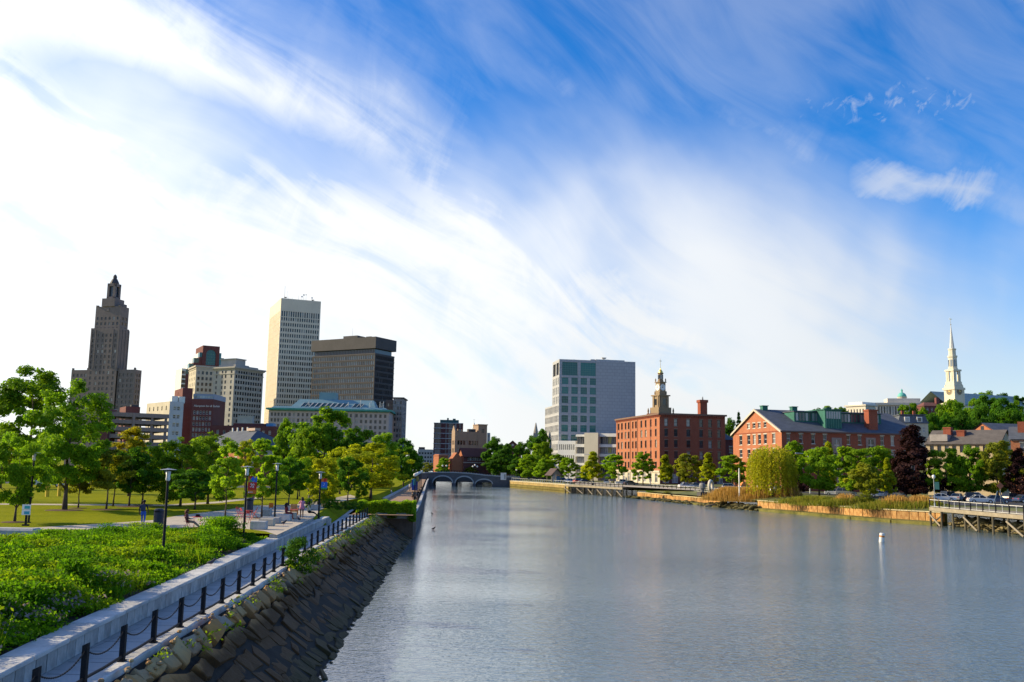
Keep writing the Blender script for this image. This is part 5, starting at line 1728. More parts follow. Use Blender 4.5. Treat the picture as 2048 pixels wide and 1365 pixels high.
	b.part('roof', MB().frustum((-0.3, b.w + 0.3, -0.3, 10.3), (2, b.w - 2, 4, 6), h + 0.003, h + 2.0), mat('red_roof', (0.14, 0.06, 0.05), 0.85, 0.15))
	b.part('chimney', MB().box(b.w * 0.72, b.w * 0.88, 2, 4, h, b.zf(1879, 796, 3)), BRICK_DARK)
	b.flush([BRICK_DARK, ROOF_DARK])


head_of_river(); granite_offices(); brick_warehouse(); clock_tower(); gabled_mill(); stone_mills(); hill_top()
# ------------------------------------------------------------------ ground, river, walls
ZP, ZW, ZB = 3.5, 2.6, 3.0            # park level, waterside walk, right bank


def interp(tab, y):
	for (y0, x0), (y1, x1) in zip(tab, tab[1:]):
		if y <= y1:
			return x0 + (x1 - x0) * (y - y0) / (y1 - y0)
	return tab[-1][1]


FENCE = [(8, -9.25), (23, -10.14), (28.5, -10.5), (41.1, -11.16), (55.3, -12.29), (68.1, -13.05), (88, -14.14), (100, -14.9)]
WALL = [(8, -9.9), (21.3, -11.33), (28.1, -12.09), (39.8, -13.05), (60.4, -14.77), (75, -15.85), (84, -16.4)]
SHORE = [(8, -5.2), (35.3, -6.87), (45.9, -7.6), (58.5, -8.2), (84.5, -9.7), (112, -10.95)]
fence_x = lambda y: interp(FENCE, y)
wall_x = lambda y: interp(WALL, y)
shore_x = lambda y: interp(SHORE, y)
COPE = 0.78


def poly_mesh(name, pts, mats):
	"""flat or gently bent polygon; triangulated by Blender"""
	me = bpy.data.meshes.new(name)
	me.from_pydata([tuple(p) for p in pts], [], [tuple(range(len(pts)))])
	me.materials.append(mats)
	me.update()
	return me


def mat_lawn():
	m, nt = new_mat('lawn_grass')
	co = nt.n('ShaderNodeTexCoord').outputs['Object']
	a = nt.noise(co, 0.12, 6.0, 0.65)
	b = nt.noise(co, 2.6, 5.0, 0.65)
	c = nt.noise(nt.vmath('MULTIPLY', co, (1, 0.5, 1)), 16.0, 3.0, 0.6)
	col = nt.mix(nt.ramp(a, 0.35, 0.65), (0.165, 0.195, 0.005), (0.25, 0.255, 0.007))
	col = nt.mix(nt.ramp(b, 0.35, 0.75, 0.0, 0.55), col, (0.10, 0.135, 0.005))
	col = nt.mix(nt.ramp(c, 0.3, 0.7, 0.0, 0.35), col, (0.29, 0.27, 0.012))
	bp = nt.n('ShaderNodeBump', i_Strength=0.7, i_Distance=0.06, i_Height=nt.math('ADD', c, b))
	finish(nt, col, 0.95, 0.0, bp.outputs[0], 0.02)
	return m


def mat_paving(name, c, w, h, mortar, rough=0.85, var=0.12):
	m, nt = new_mat(name)
	co = nt.n('ShaderNodeTexCoord').outputs['Object']
	bt = nt.n('ShaderNodeTexBrick', i_Vector=co, i_Scale=1.0)
	bt.offset = 0.0
	bt.inputs['Brick Width'].default_value = w
	bt.inputs['Row Height'].default_value = h
	bt.inputs['Mortar Size'].default_value = 0.012
	bt.inputs['Color1'].default_value = (*c, 1)
	bt.inputs['Color2'].default_value = (*(x * (1 - var) for x in c), 1)
	bt.inputs['Mortar'].default_value = (*mortar, 1)
	n = nt.noise(co, 0.7, 6.0, 0.65)
	col = nt.mix(nt.ramp(n, 0.35, 0.75, 0.0, 0.35), bt.outputs[0], tuple(x * 0.6 for x in c))
	finish(nt, col, rough, 0.0, None, 0.2)
	return m


def mat_water():
	m, nt = new_mat('river_water')
	co = nt.n('ShaderNodeTexCoord').outputs['Object']
	big = nt.noise(nt.vmath('MULTIPLY', co, (0.6, 1.0, 1)), 0.035, 3.0, 0.5)
	w1 = nt.noise(nt.vmath('MULTIPLY', co, (0.7, 1.25, 1)), 1.9, 3.0, 0.55, 0.4)
	w2 = nt.noise(nt.vmath('MULTIPLY', co, (0.8, 1.3, 1)), 5.0, 2.0, 0.55, 0.3)
	w3 = nt.noise(co, 0.35, 2.0, 0.5)
	hgt = nt.math('ADD', nt.math('MULTIPLY', w1, 0.75), nt.math('ADD', nt.math('MULTIPLY', w2, 0.40), nt.math('MULTIPLY', w3, 0.25)))
	sx = nt.n('ShaderNodeSeparateXYZ', i_0=co)
	# calm water in the lee of the left bank, ruffled in mid-river
	lee = nt.ramp(nt.math('ADD', nt.math('ADD', sx.outputs[0], nt.math('MULTIPLY', sx.outputs[1], 0.05)), nt.math('MULTIPLY', nt.math('SUBTRACT', big, 0.5), 22.0)), -6.0, 26.0, 0.22, 1.0)
	bp = nt.n('ShaderNodeBump', i_Strength=nt.math('MULTIPLY', nt.math('MULTIPLY', lee, nt.ramp(big, 0.35, 0.65, 0.65, 1.25)), 0.60), i_Distance=0.26, i_Height=hgt)
	p = nt.n('ShaderNodeBsdfPrincipled')
	p.inputs['Base Color'].default_value = (0.125, 0.178, 0.200, 1)
	nt.put(p.inputs['Roughness'], nt.ramp(lee, 0.3, 1.0, 0.04, 0.11, smooth=False))
	p.inputs['IOR'].default_value = 1.65
	nt.put(p.inputs['Normal'], bp.outputs[0])
	nt.n('ShaderNodeOutputMaterial', i_0=p.outputs[0])
	return m


LAWN = mat_lawn()
PATH_CONC = mat_paving('path_concrete', (0.53, 0.45, 0.35), 1.6, 1.6, (0.25, 0.23, 0.2))
WALK_CONC = mat_paving('walk_concrete', (0.44, 0.44, 0.43), 3.0, 1.45, (0.16, 0.16, 0.16))
BRICK_PAVE = mat_paving('promenade_brick', (0.42, 0.27, 0.17), 0.6, 0.3, (0.25, 0.17, 0.12), var=0.25)
ASPHALT = mat('asphalt', (0.055, 0.055, 0.058), 0.9, 0.25, 0.4)
SOIL = mat('bed_soil', (0.045, 0.035, 0.022), 0.95, 0.3, 1.0, 0.5, 6.0)
MULCH = mat('mulch', (0.09, 0.045, 0.025), 0.95, 0.35, 2.0, 0.5, 12.0)
BANK_GROUND = mat('bank_ground', (0.13, 0.13, 0.045), 0.95, 0.35, 0.12, c2=(0.06, 0.075, 0.02))

# water
wm = MB()
wm.face([(-260, -60, 0), (420, -60, 0), (420, 1600, 0), (-260, 1600, 0)])
structure(wm.build('river_water', mat_water()))

# left bank lawn: inner edge of the planting bed, terrace edge, then falling to the promenade
BEDLINE = [on_z(x, y, ZP) for x, y in ((-420, 1112), (-200, 1092), (0, 1076), (60, 1070), (130, 1064), (220, 1058), (310, 1058), (370, 1060), (440, 1060), (500, 1066), (553, 1069))]
TER = [on_z(553, 1069, ZP), on_z(625.6, 1034.5, ZP)]
SLOPE_TOP = [TER[1], on_z(640, 1026, ZP), on_z(662, 1012, ZP), on_z(690, 1003, ZP), on_z(722, 997, ZP), on_z(752, 990, ZP), on_z(790, 976, ZP), on_z(818, 962, ZP), on_z(832, 955.5, ZP)]
SLOPE_BOT = [Vector((-16.32, 80, ZW + 0.03)), on_z(664, 1046, ZW + 0.03), on_z(682, 1033, ZW + 0.03), on_z(703, 1018, ZW + 0.03), on_z(724, 1008, ZW + 0.03), on_z(765, 1000.5, ZW + 0.05), on_z(804, 979.5, ZW + 0.05), on_z(826, 966, ZW + 0.05), on_z(838, 958, ZW + 0.05)]
edge = BEDLINE + [TER[1]] + SLOPE_TOP[1:]
far = [Vector((-42, 400, ZP)), Vector((-110, 800, ZP)), Vector((-300, 2000, ZP)), Vector((-1000, 7000, ZP)), Vector((-6000, 7000, ZP)), Vector((-6000, 20, ZP)), Vector((BEDLINE[0].x - 30, 20, ZP))]
structure(link('lawn', poly_mesh('lawn', edge + far, LAWN)))
mb = MB()
for i in range(len(SLOPE_TOP) - 1):
	mb.face([SLOPE_TOP[i], SLOPE_BOT[i], SLOPE_BOT[i + 1], SLOPE_TOP[i + 1]])
mb.face([SLOPE_TOP[-1], SLOPE_BOT[-1], Vector((-33, 372, ZW + 0.6)), Vector((-42, 400, ZP))])
structure(mb.build('lawn_slope', LAWN))

# planting bed soil, between the bed line and the coping
mb = MB()
ys = list(np.linspace(9, BEDLINE[-1].y, 26))
bl = [(p.y, p.x) for p in BEDLINE]


def bed_far(y):
	"""left limit of the bed at depth y"""
	if y <= bl[0][0]:
		return bl[0][1] - 10
	return interp(bl, y)


for y0, y1 in zip(ys, ys[1:]):
	a0, a1 = bed_far(y0), bed_far(y1)
	b0, b1 = wall_x(y0) - COPE, wall_x(y1) - COPE
	mb.face([(a0, y0, ZP - 0.03), (b0, y0, 3.16), (b1, y1, 3.16), (a1, y1, ZP - 0.03)])
structure(mb.build('planting_bed_soil', SOIL))

# waterside walk
mb = MB()
ys = [8, 21.3, 28.1, 41.1, 55.3, 60.4, 68.1, 75, 80]
pl = [(wall_x(y) - 0.1, y) for y in ys]
inner = pl + [(p.x, p.y) for p in SLOPE_BOT[1:5]] + [(-17.5, 101.0)]
outer = [(fence_x(y) - 0.22, y) for y in (100.5, 88, 68.1, 55.3, 41.1, 28.5, 23, 8)]
me = poly_mesh('walkway', [(x, y, ZW) for x, y in inner + outer], WALK_CONC)
structure(link('walkway', me))
# joints between the slabs: shallow dark grooves cut as thin strips
mb = MB()
for i in range(48):
	y = 14 + i * 1.45
	if y < 84:
		mb.box(wall_x(y) + 0.02, fence_x(y) - 0.24, y - 0.012, y + 0.012, ZW + 0.001, ZW + 0.004)
structure(mb.build('walkway_joint', mat('joint_dark', (0.10, 0.10, 0.10), 0.95, 0.1)))

# park paths
up = [(-300, 1066), (-120, 1062), (0, 1059.5), (75, 1055.5), (150, 1051), (220, 1047), (306, 1041), (353, 1032.5), (404, 1026), (456, 1020), (503, 1012), (560, 1010.5), (610, 1008), (655, 999), (700, 990)]
lo = [(720, 996), (690, 1002), (662, 1010), (640, 1021), (628, 1035.6), (553.5, 1071), (530, 1063), (470, 1056), (420, 1052), (370, 1057), (310, 1056), (220, 1057), (130, 1063), (60, 1068.5), (0, 1074), (-200, 1089), (-300, 1096)]
structure(link('path', poly_mesh('path', [on_z(x, y, ZP) + Vector((0, 0, 0.012)) for x, y in up + lo], PATH_CONC)))
far_path = [(-200, 1010.5), (0, 1007.6), (200, 1009), (330, 1010), (430, 1004), (520, 994)]
far_lo = [(525, 997), (430, 1007.5), (330, 1013), (200, 1011.6), (0, 1010), (-200, 1013.5)]
structure(link('far_path', poly_mesh('far_path', [on_z(x, y, ZP) + Vector((0, 0, 0.012)) for x, y in far_path + far_lo], PATH_CONC)))
# street beyond the park, with kerb
mb = MB().box(-400, -36, 168, 182, ZP + 0.004, ZP + 0.02)
structure(mb.build('street', ASPHALT))
mb = MB().box(-400, -36, 167.6, 167.99, ZP + 0.002, ZP + 0.14)
structure(mb.build('kerb', GRANITE))

# promenade beyond the hedge
P1 = on_z(765, 1000.5, ZW)
P2 = on_z(838, 958, ZW)
RWALL = [(101.0, -10.45), (112, -11.1), (127, -12.2), (192, -17.6), (325, -28.8), (372, -32.5)]
pts = [Vector((interp(RWALL, y), y, ZW + 0.004)) for y in (101.5, 112, 127, 192, 325, 372)] + [P2 + Vector((0, 0, 0.004)), on_z(804, 979.5, ZW + 0.004), P1 + Vector((0, 0, 0.004)), Vector((-17.2, 101.5, ZW + 0.004))]
structure(link('promenade', poly_mesh('promenade', pts, BRICK_PAVE)))
# pale kerb along the lawn side of the promenade
mb = MB()
kp = [on_z(x, y, ZW) for x, y in ((765, 1000.5), (804, 979.5), (826, 966), (838, 958))]
for a, b in zip(kp, kp[1:]):
	n = Vector(((b - a).y, -(b - a).x, 0)).normalized() * 0.45
	k = [a, a + n, b + n, b]
	mb.prism([(p.x, p.y) for p in k], ZW + 0.005, ZW + 0.32)
structure(mb.build('promenade_kerb', GRANITE_PALE))

# right bank: shoreline from the pier to the bridge and beyond
RS = [Vector((74, 40, 0)), Vector((71, 90, 0))] + [on_z(x, y, 0) for x, y in ((2048, 1075), (1960, 1064), (1870, 1052), (1780, 1046), (1700, 1039.5), (1600, 1030), (1500, 1021.5), (1420, 1013), (1340, 1004.5), (1260, 996), (1180, 989.5), (1137, 987), (1040, 978), (1018, 976))] + [Vector((-8, 400, 0)), Vector((-50, 700, 0)), Vector((-120, 1300, 0))]


def resample(pts, step):
	cum = [0.0]
	for a, b in zip(pts, pts[1:]):
		cum.append(cum[-1] + (b - a).length)
	n = max(1, round(cum[-1] / step))
	out, k = [], 0
	for i in range(n + 1):
		s = cum[-1] * i / n
		while k < len(pts) - 2 and s > cum[k + 1]:
			k += 1
		out.append(pts[k].lerp(pts[k + 1], (s - cum[k]) / max(1e-9, cum[k + 1] - cum[k])))
	return out


def build_right_bank():
	rs = resample(RS, 12)
	vs = [0.0, 1.2, 3.0, 6, 12, 22, 35, 50, 70, 95, 125, 160, 200, 250, 320, 420, 600, 1200, 3000]
	d = Vector((0.985, 0.17, 0))
	verts, faces = [], []
	for p in rs:
		for v in vs:
			q = p + d * (v + 1.6)
			z = hill(q.x, q.y)
			if v < 6:
				z = 2.05 + (z - 2.05) * (v / 6.0)
			verts.append((q.x, q.y, z))
	m = len(vs)
	for i in range(len(rs) - 1):
		for j in range(m - 1):
			a = i * m + j
			faces.append((a, a + 1, a + m + 1, a + m))
	me = bpy.data.meshes.new('right_bank')
	me.from_pydata(verts, [], faces)
	me.materials.append(BANK_GROUND)
	me.polygons.foreach_set('use_smooth', [True] * len(faces))
	me.update()
	structure(link('right_bank', me))


build_right_bank()
# ------------------------------------------------------------------ trees
LEAF_MAPLE = mat_leaf('leaf_maple', (0.131, 0.262, 0.013), (0.322, 0.472, 0.026), 0.58)
LEAF_YELLOW = mat_leaf('leaf_yellow_green', (0.245, 0.323, 0.013), (0.507, 0.524, 0.026), 0.58)
LEAF_MID = mat_leaf('leaf_mid', (0.092, 0.219, 0.012), (0.231, 0.376, 0.019), 0.58)
LEAF_DARK = mat_leaf('leaf_dark', (0.047, 0.136, 0.013), (0.107, 0.245, 0.019), 0.58)
LEAF_OLIVE = mat_leaf('leaf_olive', (0.174, 0.210, 0.021), (0.315, 0.332, 0.031), 0.58)
LEAF_GOLD = mat_leaf('leaf_gold', (0.22, 0.23, 0.012), (0.42, 0.36, 0.016), 0.58)
LEAF_MAROON = mat_leaf('leaf_maroon', (0.022, 0.011, 0.013), (0.052, 0.021, 0.020), trans=0.3)
LEAF_WILLOW = mat_leaf('leaf_willow', (0.297, 0.332, 0.021), (0.559, 0.524, 0.036), 0.58)


def profile(shape, t):
	if shape == 'round':
		return math.sqrt(max(0, 1 - (2 * t - 1) ** 2))
	if shape == 'oval':
		return math.sqrt(max(0, 1 - (2 * t - 0.85) ** 2 / 1.33)) * 0.97
	if shape == 'vase':
		return (0.35 + 0.65 * math.sin(min(1, t * 1.25) * math.pi / 2)) * (1 - max(0, t - 0.7) / 0.42)
	if shape == 'cone':
		return max(0.04, 1 - t) ** 0.75 * min(1, 0.45 + t * 4)
	if shape == 'column':
		return (1 - t ** 3) * min(1, 0.6 + t * 2)
	return 1.0


def make_tree(H, R, base, shape, nclump, nleaf, leaf, mat_l, seed, trunk_r=0.16, clump=0.22, droop=0.0, lean=0.0, stems=1):
	"""a tree of height H (m): returns trunk mesh, crown mesh. Trunk and limbs taper; leaves hang in clumps."""
	rng = np.random.default_rng(seed)
	C = []
	lob = rng.uniform(0, 6.28, 3)
	while len(C) < nclump:
		t = rng.uniform(0.02, 1.0)
		a = rng.uniform(0, 6.283)
		r = math.sqrt(rng.uniform(0.12, 1.0)) * (1.18 if rng.uniform() < 0.14 else 1.0)
		rr = profile(shape, t) * R * (1 + 0.20 * math.sin(2 * a + lob[0] + t * 3) + 0.15 * math.sin(3 * a + lob[1] - t * 5) + 0.10 * math.sin(5 * a + lob[2]))
		if rng.uniform() > 0.35 + 0.65 * profile(shape, t):
			continue
		C.append((math.cos(a) * r * rr, math.sin(a) * r * rr, base + (H - base) * t))
	C = np.array(C)
	ctr = np.array([0, 0, base + (H - base) * 0.42])
	# leaves
	size = rng.uniform(0.38, 1.2, nclump) * clump * R
	pr = size ** 2.2
	k = rng.choice(nclump, nleaf, p=pr / pr.sum())
	g = rng.normal(size=(nleaf, 3))
	g /= np.linalg.norm(g, axis=1, keepdims=True)
	g *= (rng.uniform(0, 1, nleaf) ** 0.45)[:, None]
	g *= np.array([1.0, 1.0, 0.62])
	pos = C[k] + g * size[k][:, None]
	pos[:, 2] -= droop * (g[:, 0] ** 2 + g[:, 1] ** 2) * size[k]
	pos[:, 2] = np.maximum(pos[:, 2], base * 0.55)
	out = pos - ctr
	out /= np.linalg.norm(out, axis=1, keepdims=True) + 1e-6
	v, q = leaf_quads(pos, leaf, 0.45, 0.6, out * 1.3, rng)
	crown = np_mesh('crown', v, q, mat_l)
	# trunk and limbs
	mb = MB()
	for s in range(stems):
		off = Vector((0, 0, 0)) if stems == 1 else Vector((rng.normal() * 0.35, rng.normal() * 0.35, 0))
		top = base + (H - base) * 0.72
		n = 7
		pts = [off * (1 + i * 0.6) + Vector((rng.normal() * 0.02 * H * i / n + lean * i / n, rng.normal() * 0.02 * H * i / n, top * i / (n - 1))) for i in range(n)]
		rad = [trunk_r * (1.35 if i == 0 else 1.0) * (1 - 0.82 * i / (n - 1)) for i in range(n)]
		mb.path(pts, rad, 8)
		nl = min(nclump, 16)
		for c in C[rng.choice(nclump, nl, replace=False)]:
			zs = max(base * 0.75, min(top * 0.92, c[2] - 0.5 * math.hypot(c[0], c[1])))
			f = zs / top * (n - 1)
			i = min(n - 2, int(f))
			p0 = pts[i].lerp(pts[i + 1], f - i)
			p1 = Vector(c)
			r0 = trunk_r * max(0.12, 0.55 * (1 - zs / top))
			mid = p0.lerp(p1, 0.5) + Vector((0, 0, 0.08 * (p1 - p0).length))
			mb.path([p0, mid, p1], [r0, r0 * 0.6, r0 * 0.15], 5)
	return mb.mesh('trunk', BARK, smooth=True), crown


def make_willow(H, R, seed):
	rng = np.random.default_rng(seed)
	pos, dirs = [], []
	for i in range(330):
		a = rng.uniform(0, 6.283)
		r = math.sqrt(rng.uniform(0.02, 1)) * R
		z0 = H * (0.70 + 0.30 * math.sqrt(max(0, 1 - (r / R) ** 2))) * rng.uniform(0.86, 1.0)
		L = z0 * rng.uniform(0.45, 0.97)
		n = int(L / 0.15)
		t = np.linspace(0, 1, n)
		x = math.cos(a) * (r + 0.5 * t ** 0.5) + rng.normal(size=n) * 0.12
		y = math.sin(a) * (r + 0.5 * t ** 0.5) + rng.normal(size=n) * 0.12
		z = z0 - t * L + rng.normal(size=n) * 0.08
		pos.append(np.stack([x, y, z], 1))
	pos = np.concatenate(pos)
	v, q = leaf_quads(pos, 0.24, -0.1, 0.38, None, rng)
	mb = MB()
	mb.path([(0, 0, 0), (0.1, 0, H * 0.25), (-0.1, 0.1, H * 0.5), (0, 0, H * 0.8)], [0.38, 0.3, 0.24, 0.06], 8)
	for i in range(9):
		a = i * 0.7
		mb.path([(0, 0, H * 0.35), (math.cos(a) * R * 0.4, math.sin(a) * R * 0.4, H * 0.75), (math.cos(a) * R * 0.8, math.sin(a) * R * 0.8, H * 0.78)], [0.16, 0.09, 0.03], 5)
	return mb.mesh('trunk', BARK, True), np_mesh('crown', v, q, LEAF_WILLOW)


def make_conifer(H, R, seed, mat_l):
	rng = np.random.default_rng(seed)
	pos = []
	mb = MB().path([(0, 0, 0), (0, 0, H * 0.5), (0, 0, H * 0.98)], [0.3, 0.18, 0.03], 7)
	for lv in range(13):
		z = H * (0.18 + 0.8 * lv / 13)
		r = R * (1 - lv / 13.5) * rng.uniform(0.85, 1.1)
		for k in range(8):
			a = k * 0.785 + lv * 0.5 + rng.normal() * 0.15
			n = 70
			t = rng.uniform(0.1, 1, n) ** 0.7
			w = 0.28 * r * (1 - t * 0.6)
			px = t * r
			py = rng.normal(size=n) * w * 0.5
			pz = z - t * r * 0.16 + rng.normal(size=n) * 0.12
			pos.append(np.stack([math.cos(a) * px - math.sin(a) * py, math.sin(a) * px + math.cos(a) * py, pz], 1))
			mb.tube((0, 0, z), (math.cos(a) * r * 0.8, math.sin(a) * r * 0.8, z - r * 0.13), 0.05, 0.015, 4)
	v, q = leaf_quads(np.concatenate(pos), 0.26, 0.5, 0.4, None, rng)
	return mb.mesh('trunk', BARK, True), np_mesh('crown', v, q, mat_l)


# prototypes, 10 m tall or so; (trunk, crown, height, radius)
PROTO = {}


def proto(key, H, R, *a, **k):
	t, c = make_tree(H, R, *a, **k)
	PROTO[key] = (t, c, H, R)


proto('big_dark', 12.5, 4.6, 2.6, 'oval', 150, 26000, 0.15, LEAF_MID, 3, trunk_r=0.24, clump=0.20)
proto('big_dark2', 12.5, 4.4, 2.4, 'vase', 130, 22000, 0.16, LEAF_MID, 21, trunk_r=0.24, clump=0.22)
proto('round_mid', 8.0, 3.3, 1.7, 'round', 90, 15000, 0.13, LEAF_MID, 4, trunk_r=0.13, clump=0.24)
proto('round_yellow', 8.0, 3.4, 1.7, 'round', 90, 15000, 0.13, LEAF_YELLOW, 5, trunk_r=0.15, clump=0.24)
proto('young_maple', 7.0, 1.75, 1.9, 'oval', 60, 8500, 0.13, LEAF_MAPLE, 6, trunk_r=0.085, clump=0.30)
proto('young_maple2', 7.0, 1.85, 1.7, 'column', 56, 8500, 0.13, LEAF_YELLOW, 7, trunk_r=0.085, clump=0.32)
proto('slender', 5.5, 1.7, 1.8, 'round', 42, 6000, 0.11, LEAF_OLIVE, 8, trunk_r=0.075, clump=0.32)
proto('gold', 8.5, 2.5, 2.2, 'oval', 80, 12000, 0.13, LEAF_GOLD, 9, trunk_r=0.13, clump=0.26)
proto('low_bushy', 8.0, 2.9, 0.5, 'oval', 100, 16000, 0.12, LEAF_MAPLE, 10, trunk_r=0.13, clump=0.25)
proto('low_dark', 6.0, 2.4, 1.5, 'round', 70, 11000, 0.12, LEAF_DARK, 12, trunk_r=0.11, clump=0.27)
proto('far_round', 12.0, 5.6, 2.2, 'round', 120, 13000, 0.30, LEAF_MID, 13, trunk_r=0.26, clump=0.22)
proto('far_dark', 12.0, 5.4, 1.8, 'round', 110, 12000, 0.30, LEAF_DARK, 14, trunk_r=0.26, clump=0.24)
proto('far_maple', 11.0, 3.3, 2.0, 'oval', 70, 8000, 0.27, LEAF_MAPLE, 15, trunk_r=0.18, clump=0.28)
proto('far_maple2', 11.0, 3.0, 1.8, 'cone', 64, 7500, 0.27, LEAF_YELLOW, 16, trunk_r=0.18, clump=0.30)
proto('far_olive', 11.0, 4.2, 1.6, 'round', 90, 10000, 0.27, LEAF_OLIVE, 17, trunk_r=0.2, clump=0.25)
proto('far_bright', 11.0, 4.8, 1.4, 'oval', 100, 12000, 0.27, LEAF_MAPLE, 18, trunk_r=0.22, clump=0.24)
proto('maroon', 15.0, 5.6, 1.0, 'cone', 140, 17000, 0.26, LEAF_MAROON, 19, trunk_r=0.3, clump=0.22)
proto('shrub', 2.2, 1.3, 0.1, 'round', 36, 4200, 0.07, LEAF_MID, 20, trunk_r=0.03, clump=0.34, stems=4)
t_, c_ = make_willow(11.0, 5.0, 31)
PROTO['willow'] = (t_, c_, 11.0, 5.2)
t_, c_ = make_conifer(13.0, 3.6, 32, LEAF_DARK)
PROTO['conifer'] = (t_, c_, 13.0, 3.6)


def plant(key, label, base, top_py, width_px, rot=None, name='tree', group=None, mat_l=None, cat='tree'):
	"""base = world point of the trunk foot; the height and spread are scaled to the photo"""
	t, c, H, R = PROTO[key]
	b = Vector(base)
	tp = b.copy()
	pxs = F / max(1.0, b.y)
	# height from the pixel row above the foot
	r = None
	lo, hi = 0.5, 80.0
	for _ in range(30):
		mid = (lo + hi) / 2
		v = CAM_M.transposed() @ (b + Vector((0, 0, mid)) - EYE)
		py = 682.5 - F * v.y / -v.z
		if py > top_py:
			lo = mid
		else:
			hi = mid
	h = (lo + hi) / 2
	w = width_px / pxs / 2 * 0.92
	h *= 1.04
	if b.x < -9:
		w *= 0.92
	e = thing(name, label, cat, b, random.uniform(0, 6.28) if rot is None else rot, group)
	e.scale = (w / R, w / R, h / H)
	link('trunk', t, e)
	o = link('crown', c, e)
	if mat_l is not None:
		o.data = c.copy()
		o.data.materials[0] = mat_l
	return e


P = lambda x, y: on_z(x, y, ZP)


def foot(px, Y, z):
	"""foot of something at picture column px, depth Y, ground height z"""
	r = ray(px, 930)
	return Vector((r.x / r.y * Y, Y, z))


# park, left
plant('big_dark', 'big dark green tree with thick trunk in a mulch ring', P(129, 1021), 776, 190, 0.4)
plant('big_dark2', 'tallest leafy tree at the left edge of the park', foot(55, 98, ZP), 745, 200, 1.9)
plant('round_mid', 'small round tree with leaning dark trunk beside the notice post', P(29, 1045), 884, 135, 0.3)
plant('slender', 'thin sapling just right of the thick trunked tree', P(156, 1017), 935, 80, 1.0)
plant('slender', 'slender olive tree, nearer stem of the close pair', P(212, 1020), 905, 95, 2.0)
plant('slender', 'slender olive tree, farther stem of the close pair', P(226, 1013), 912, 85, 3.0)
plant('gold', 'golden green tree in front of the parking garage', foot(262, 118, ZP), 862, 105, 1.2)
plant('low_dark', 'dark round tree behind the walking person', P(258, 1014), 905, 90, 0.6)
plant('round_mid', 'dense green tree right of the walking person', P(284, 1011), 892, 105, 2.5)
plant('low_bushy', 'bushy light green tree with branches to the ground behind the litter bin', foot(366, 94, ZP), 880, 125, 0.8)
plant('low_bushy', 'taller bushy light green tree left of the young maples', foot(420, 100, ZP), 870, 120, 2.9)
plant('low_dark', 'dark low tree shading the lawn behind the seated reader', foot(395, 88, ZP), 945, 100, 1.9)
plant('young_maple', 'young maple with pale trunk beside the seated reader', P(450, 1037), 893, 80, 0.0)
plant('young_maple', 'tall young maple beside the banner lamp post', P(523, 1037), 888, 86, 2.2)
plant('gold', 'yellow green tree in front of the low brick house', foot(492, 120, ZP), 886, 62, 2.6, mat_l=LEAF_YELLOW)
plant('low_dark', 'dark small tree behind the people on the terrace', P(577, 1012), 922, 72, 1.1)
plant('round_mid', 'green tree behind the dark small tree', foot(598, 118, ZP), 915, 80, 0.2)
plant('round_yellow', 'light green tree on the lawn behind the blue banner', foot(620, 125, ZP), 918, 70, 1.3)
plant('low_bushy', 'pale green tree right beside the blue banner post', P(646, 1012), 915, 78, 2.0, mat_l=LEAF_YELLOW)
plant('low_dark', 'dark green tree between blue banner and spreading tree', P(695, 1004), 920, 70, 0.9)
plant('round_yellow', 'broad spreading tree with short trunk near the brick promenade', on_z(741, 998, 3.2), 893, 160, 0.5)
plant('round_yellow', 'yellowish tree behind the spreading tree', foot(682, 140, ZP), 900, 80, 2.7)
plant('far_round', 'large round tree in front of the copper roofed building', foot(648, 185, ZP), 828, 155, 0.3)
plant('far_round', 'smaller round tree left of the large round tree', foot(567, 195, ZP), 848, 62, 1.4)
plant('far_bright', 'round bright tree low in front of the large round tree', foot(610, 170, ZP), 865, 75, 0.2)
plant('far_dark', 'dark round tree right of the large round tree', foot(705, 178, ZP), 874, 80, 2.2)
plant('far_bright', 'bright green tree near the right end of the copper roofed building', foot(765, 190, ZP), 872, 78, 0.9)
plant('far_dark', 'very dark tree at the river end of the park', foot(808, 200, ZP), 885, 66, 1.7)
plant('far_dark', 'dark tree nearest the bridge on the promenade side', foot(827, 250, ZP), 905, 40, 2.8)
plant('far_round', 'green tree beside the street left of the hip roofed house', foot(330, 160, ZP), 893, 70, 0.9)
plant('low_dark', 'low dark tree behind the thin sapling', foot(185, 125, ZP), 895, 80, 0.4)
plant('far_olive', 'olive tree at the left edge behind the tall trees', foot(5, 140, ZP), 880, 90, 0.4)
plant('low_bushy', 'clipped upright bush by the shrubs near the promenade', on_z(722, 1003, 3.1), 935, 34, 0.4, mat_l=LEAF_MID)

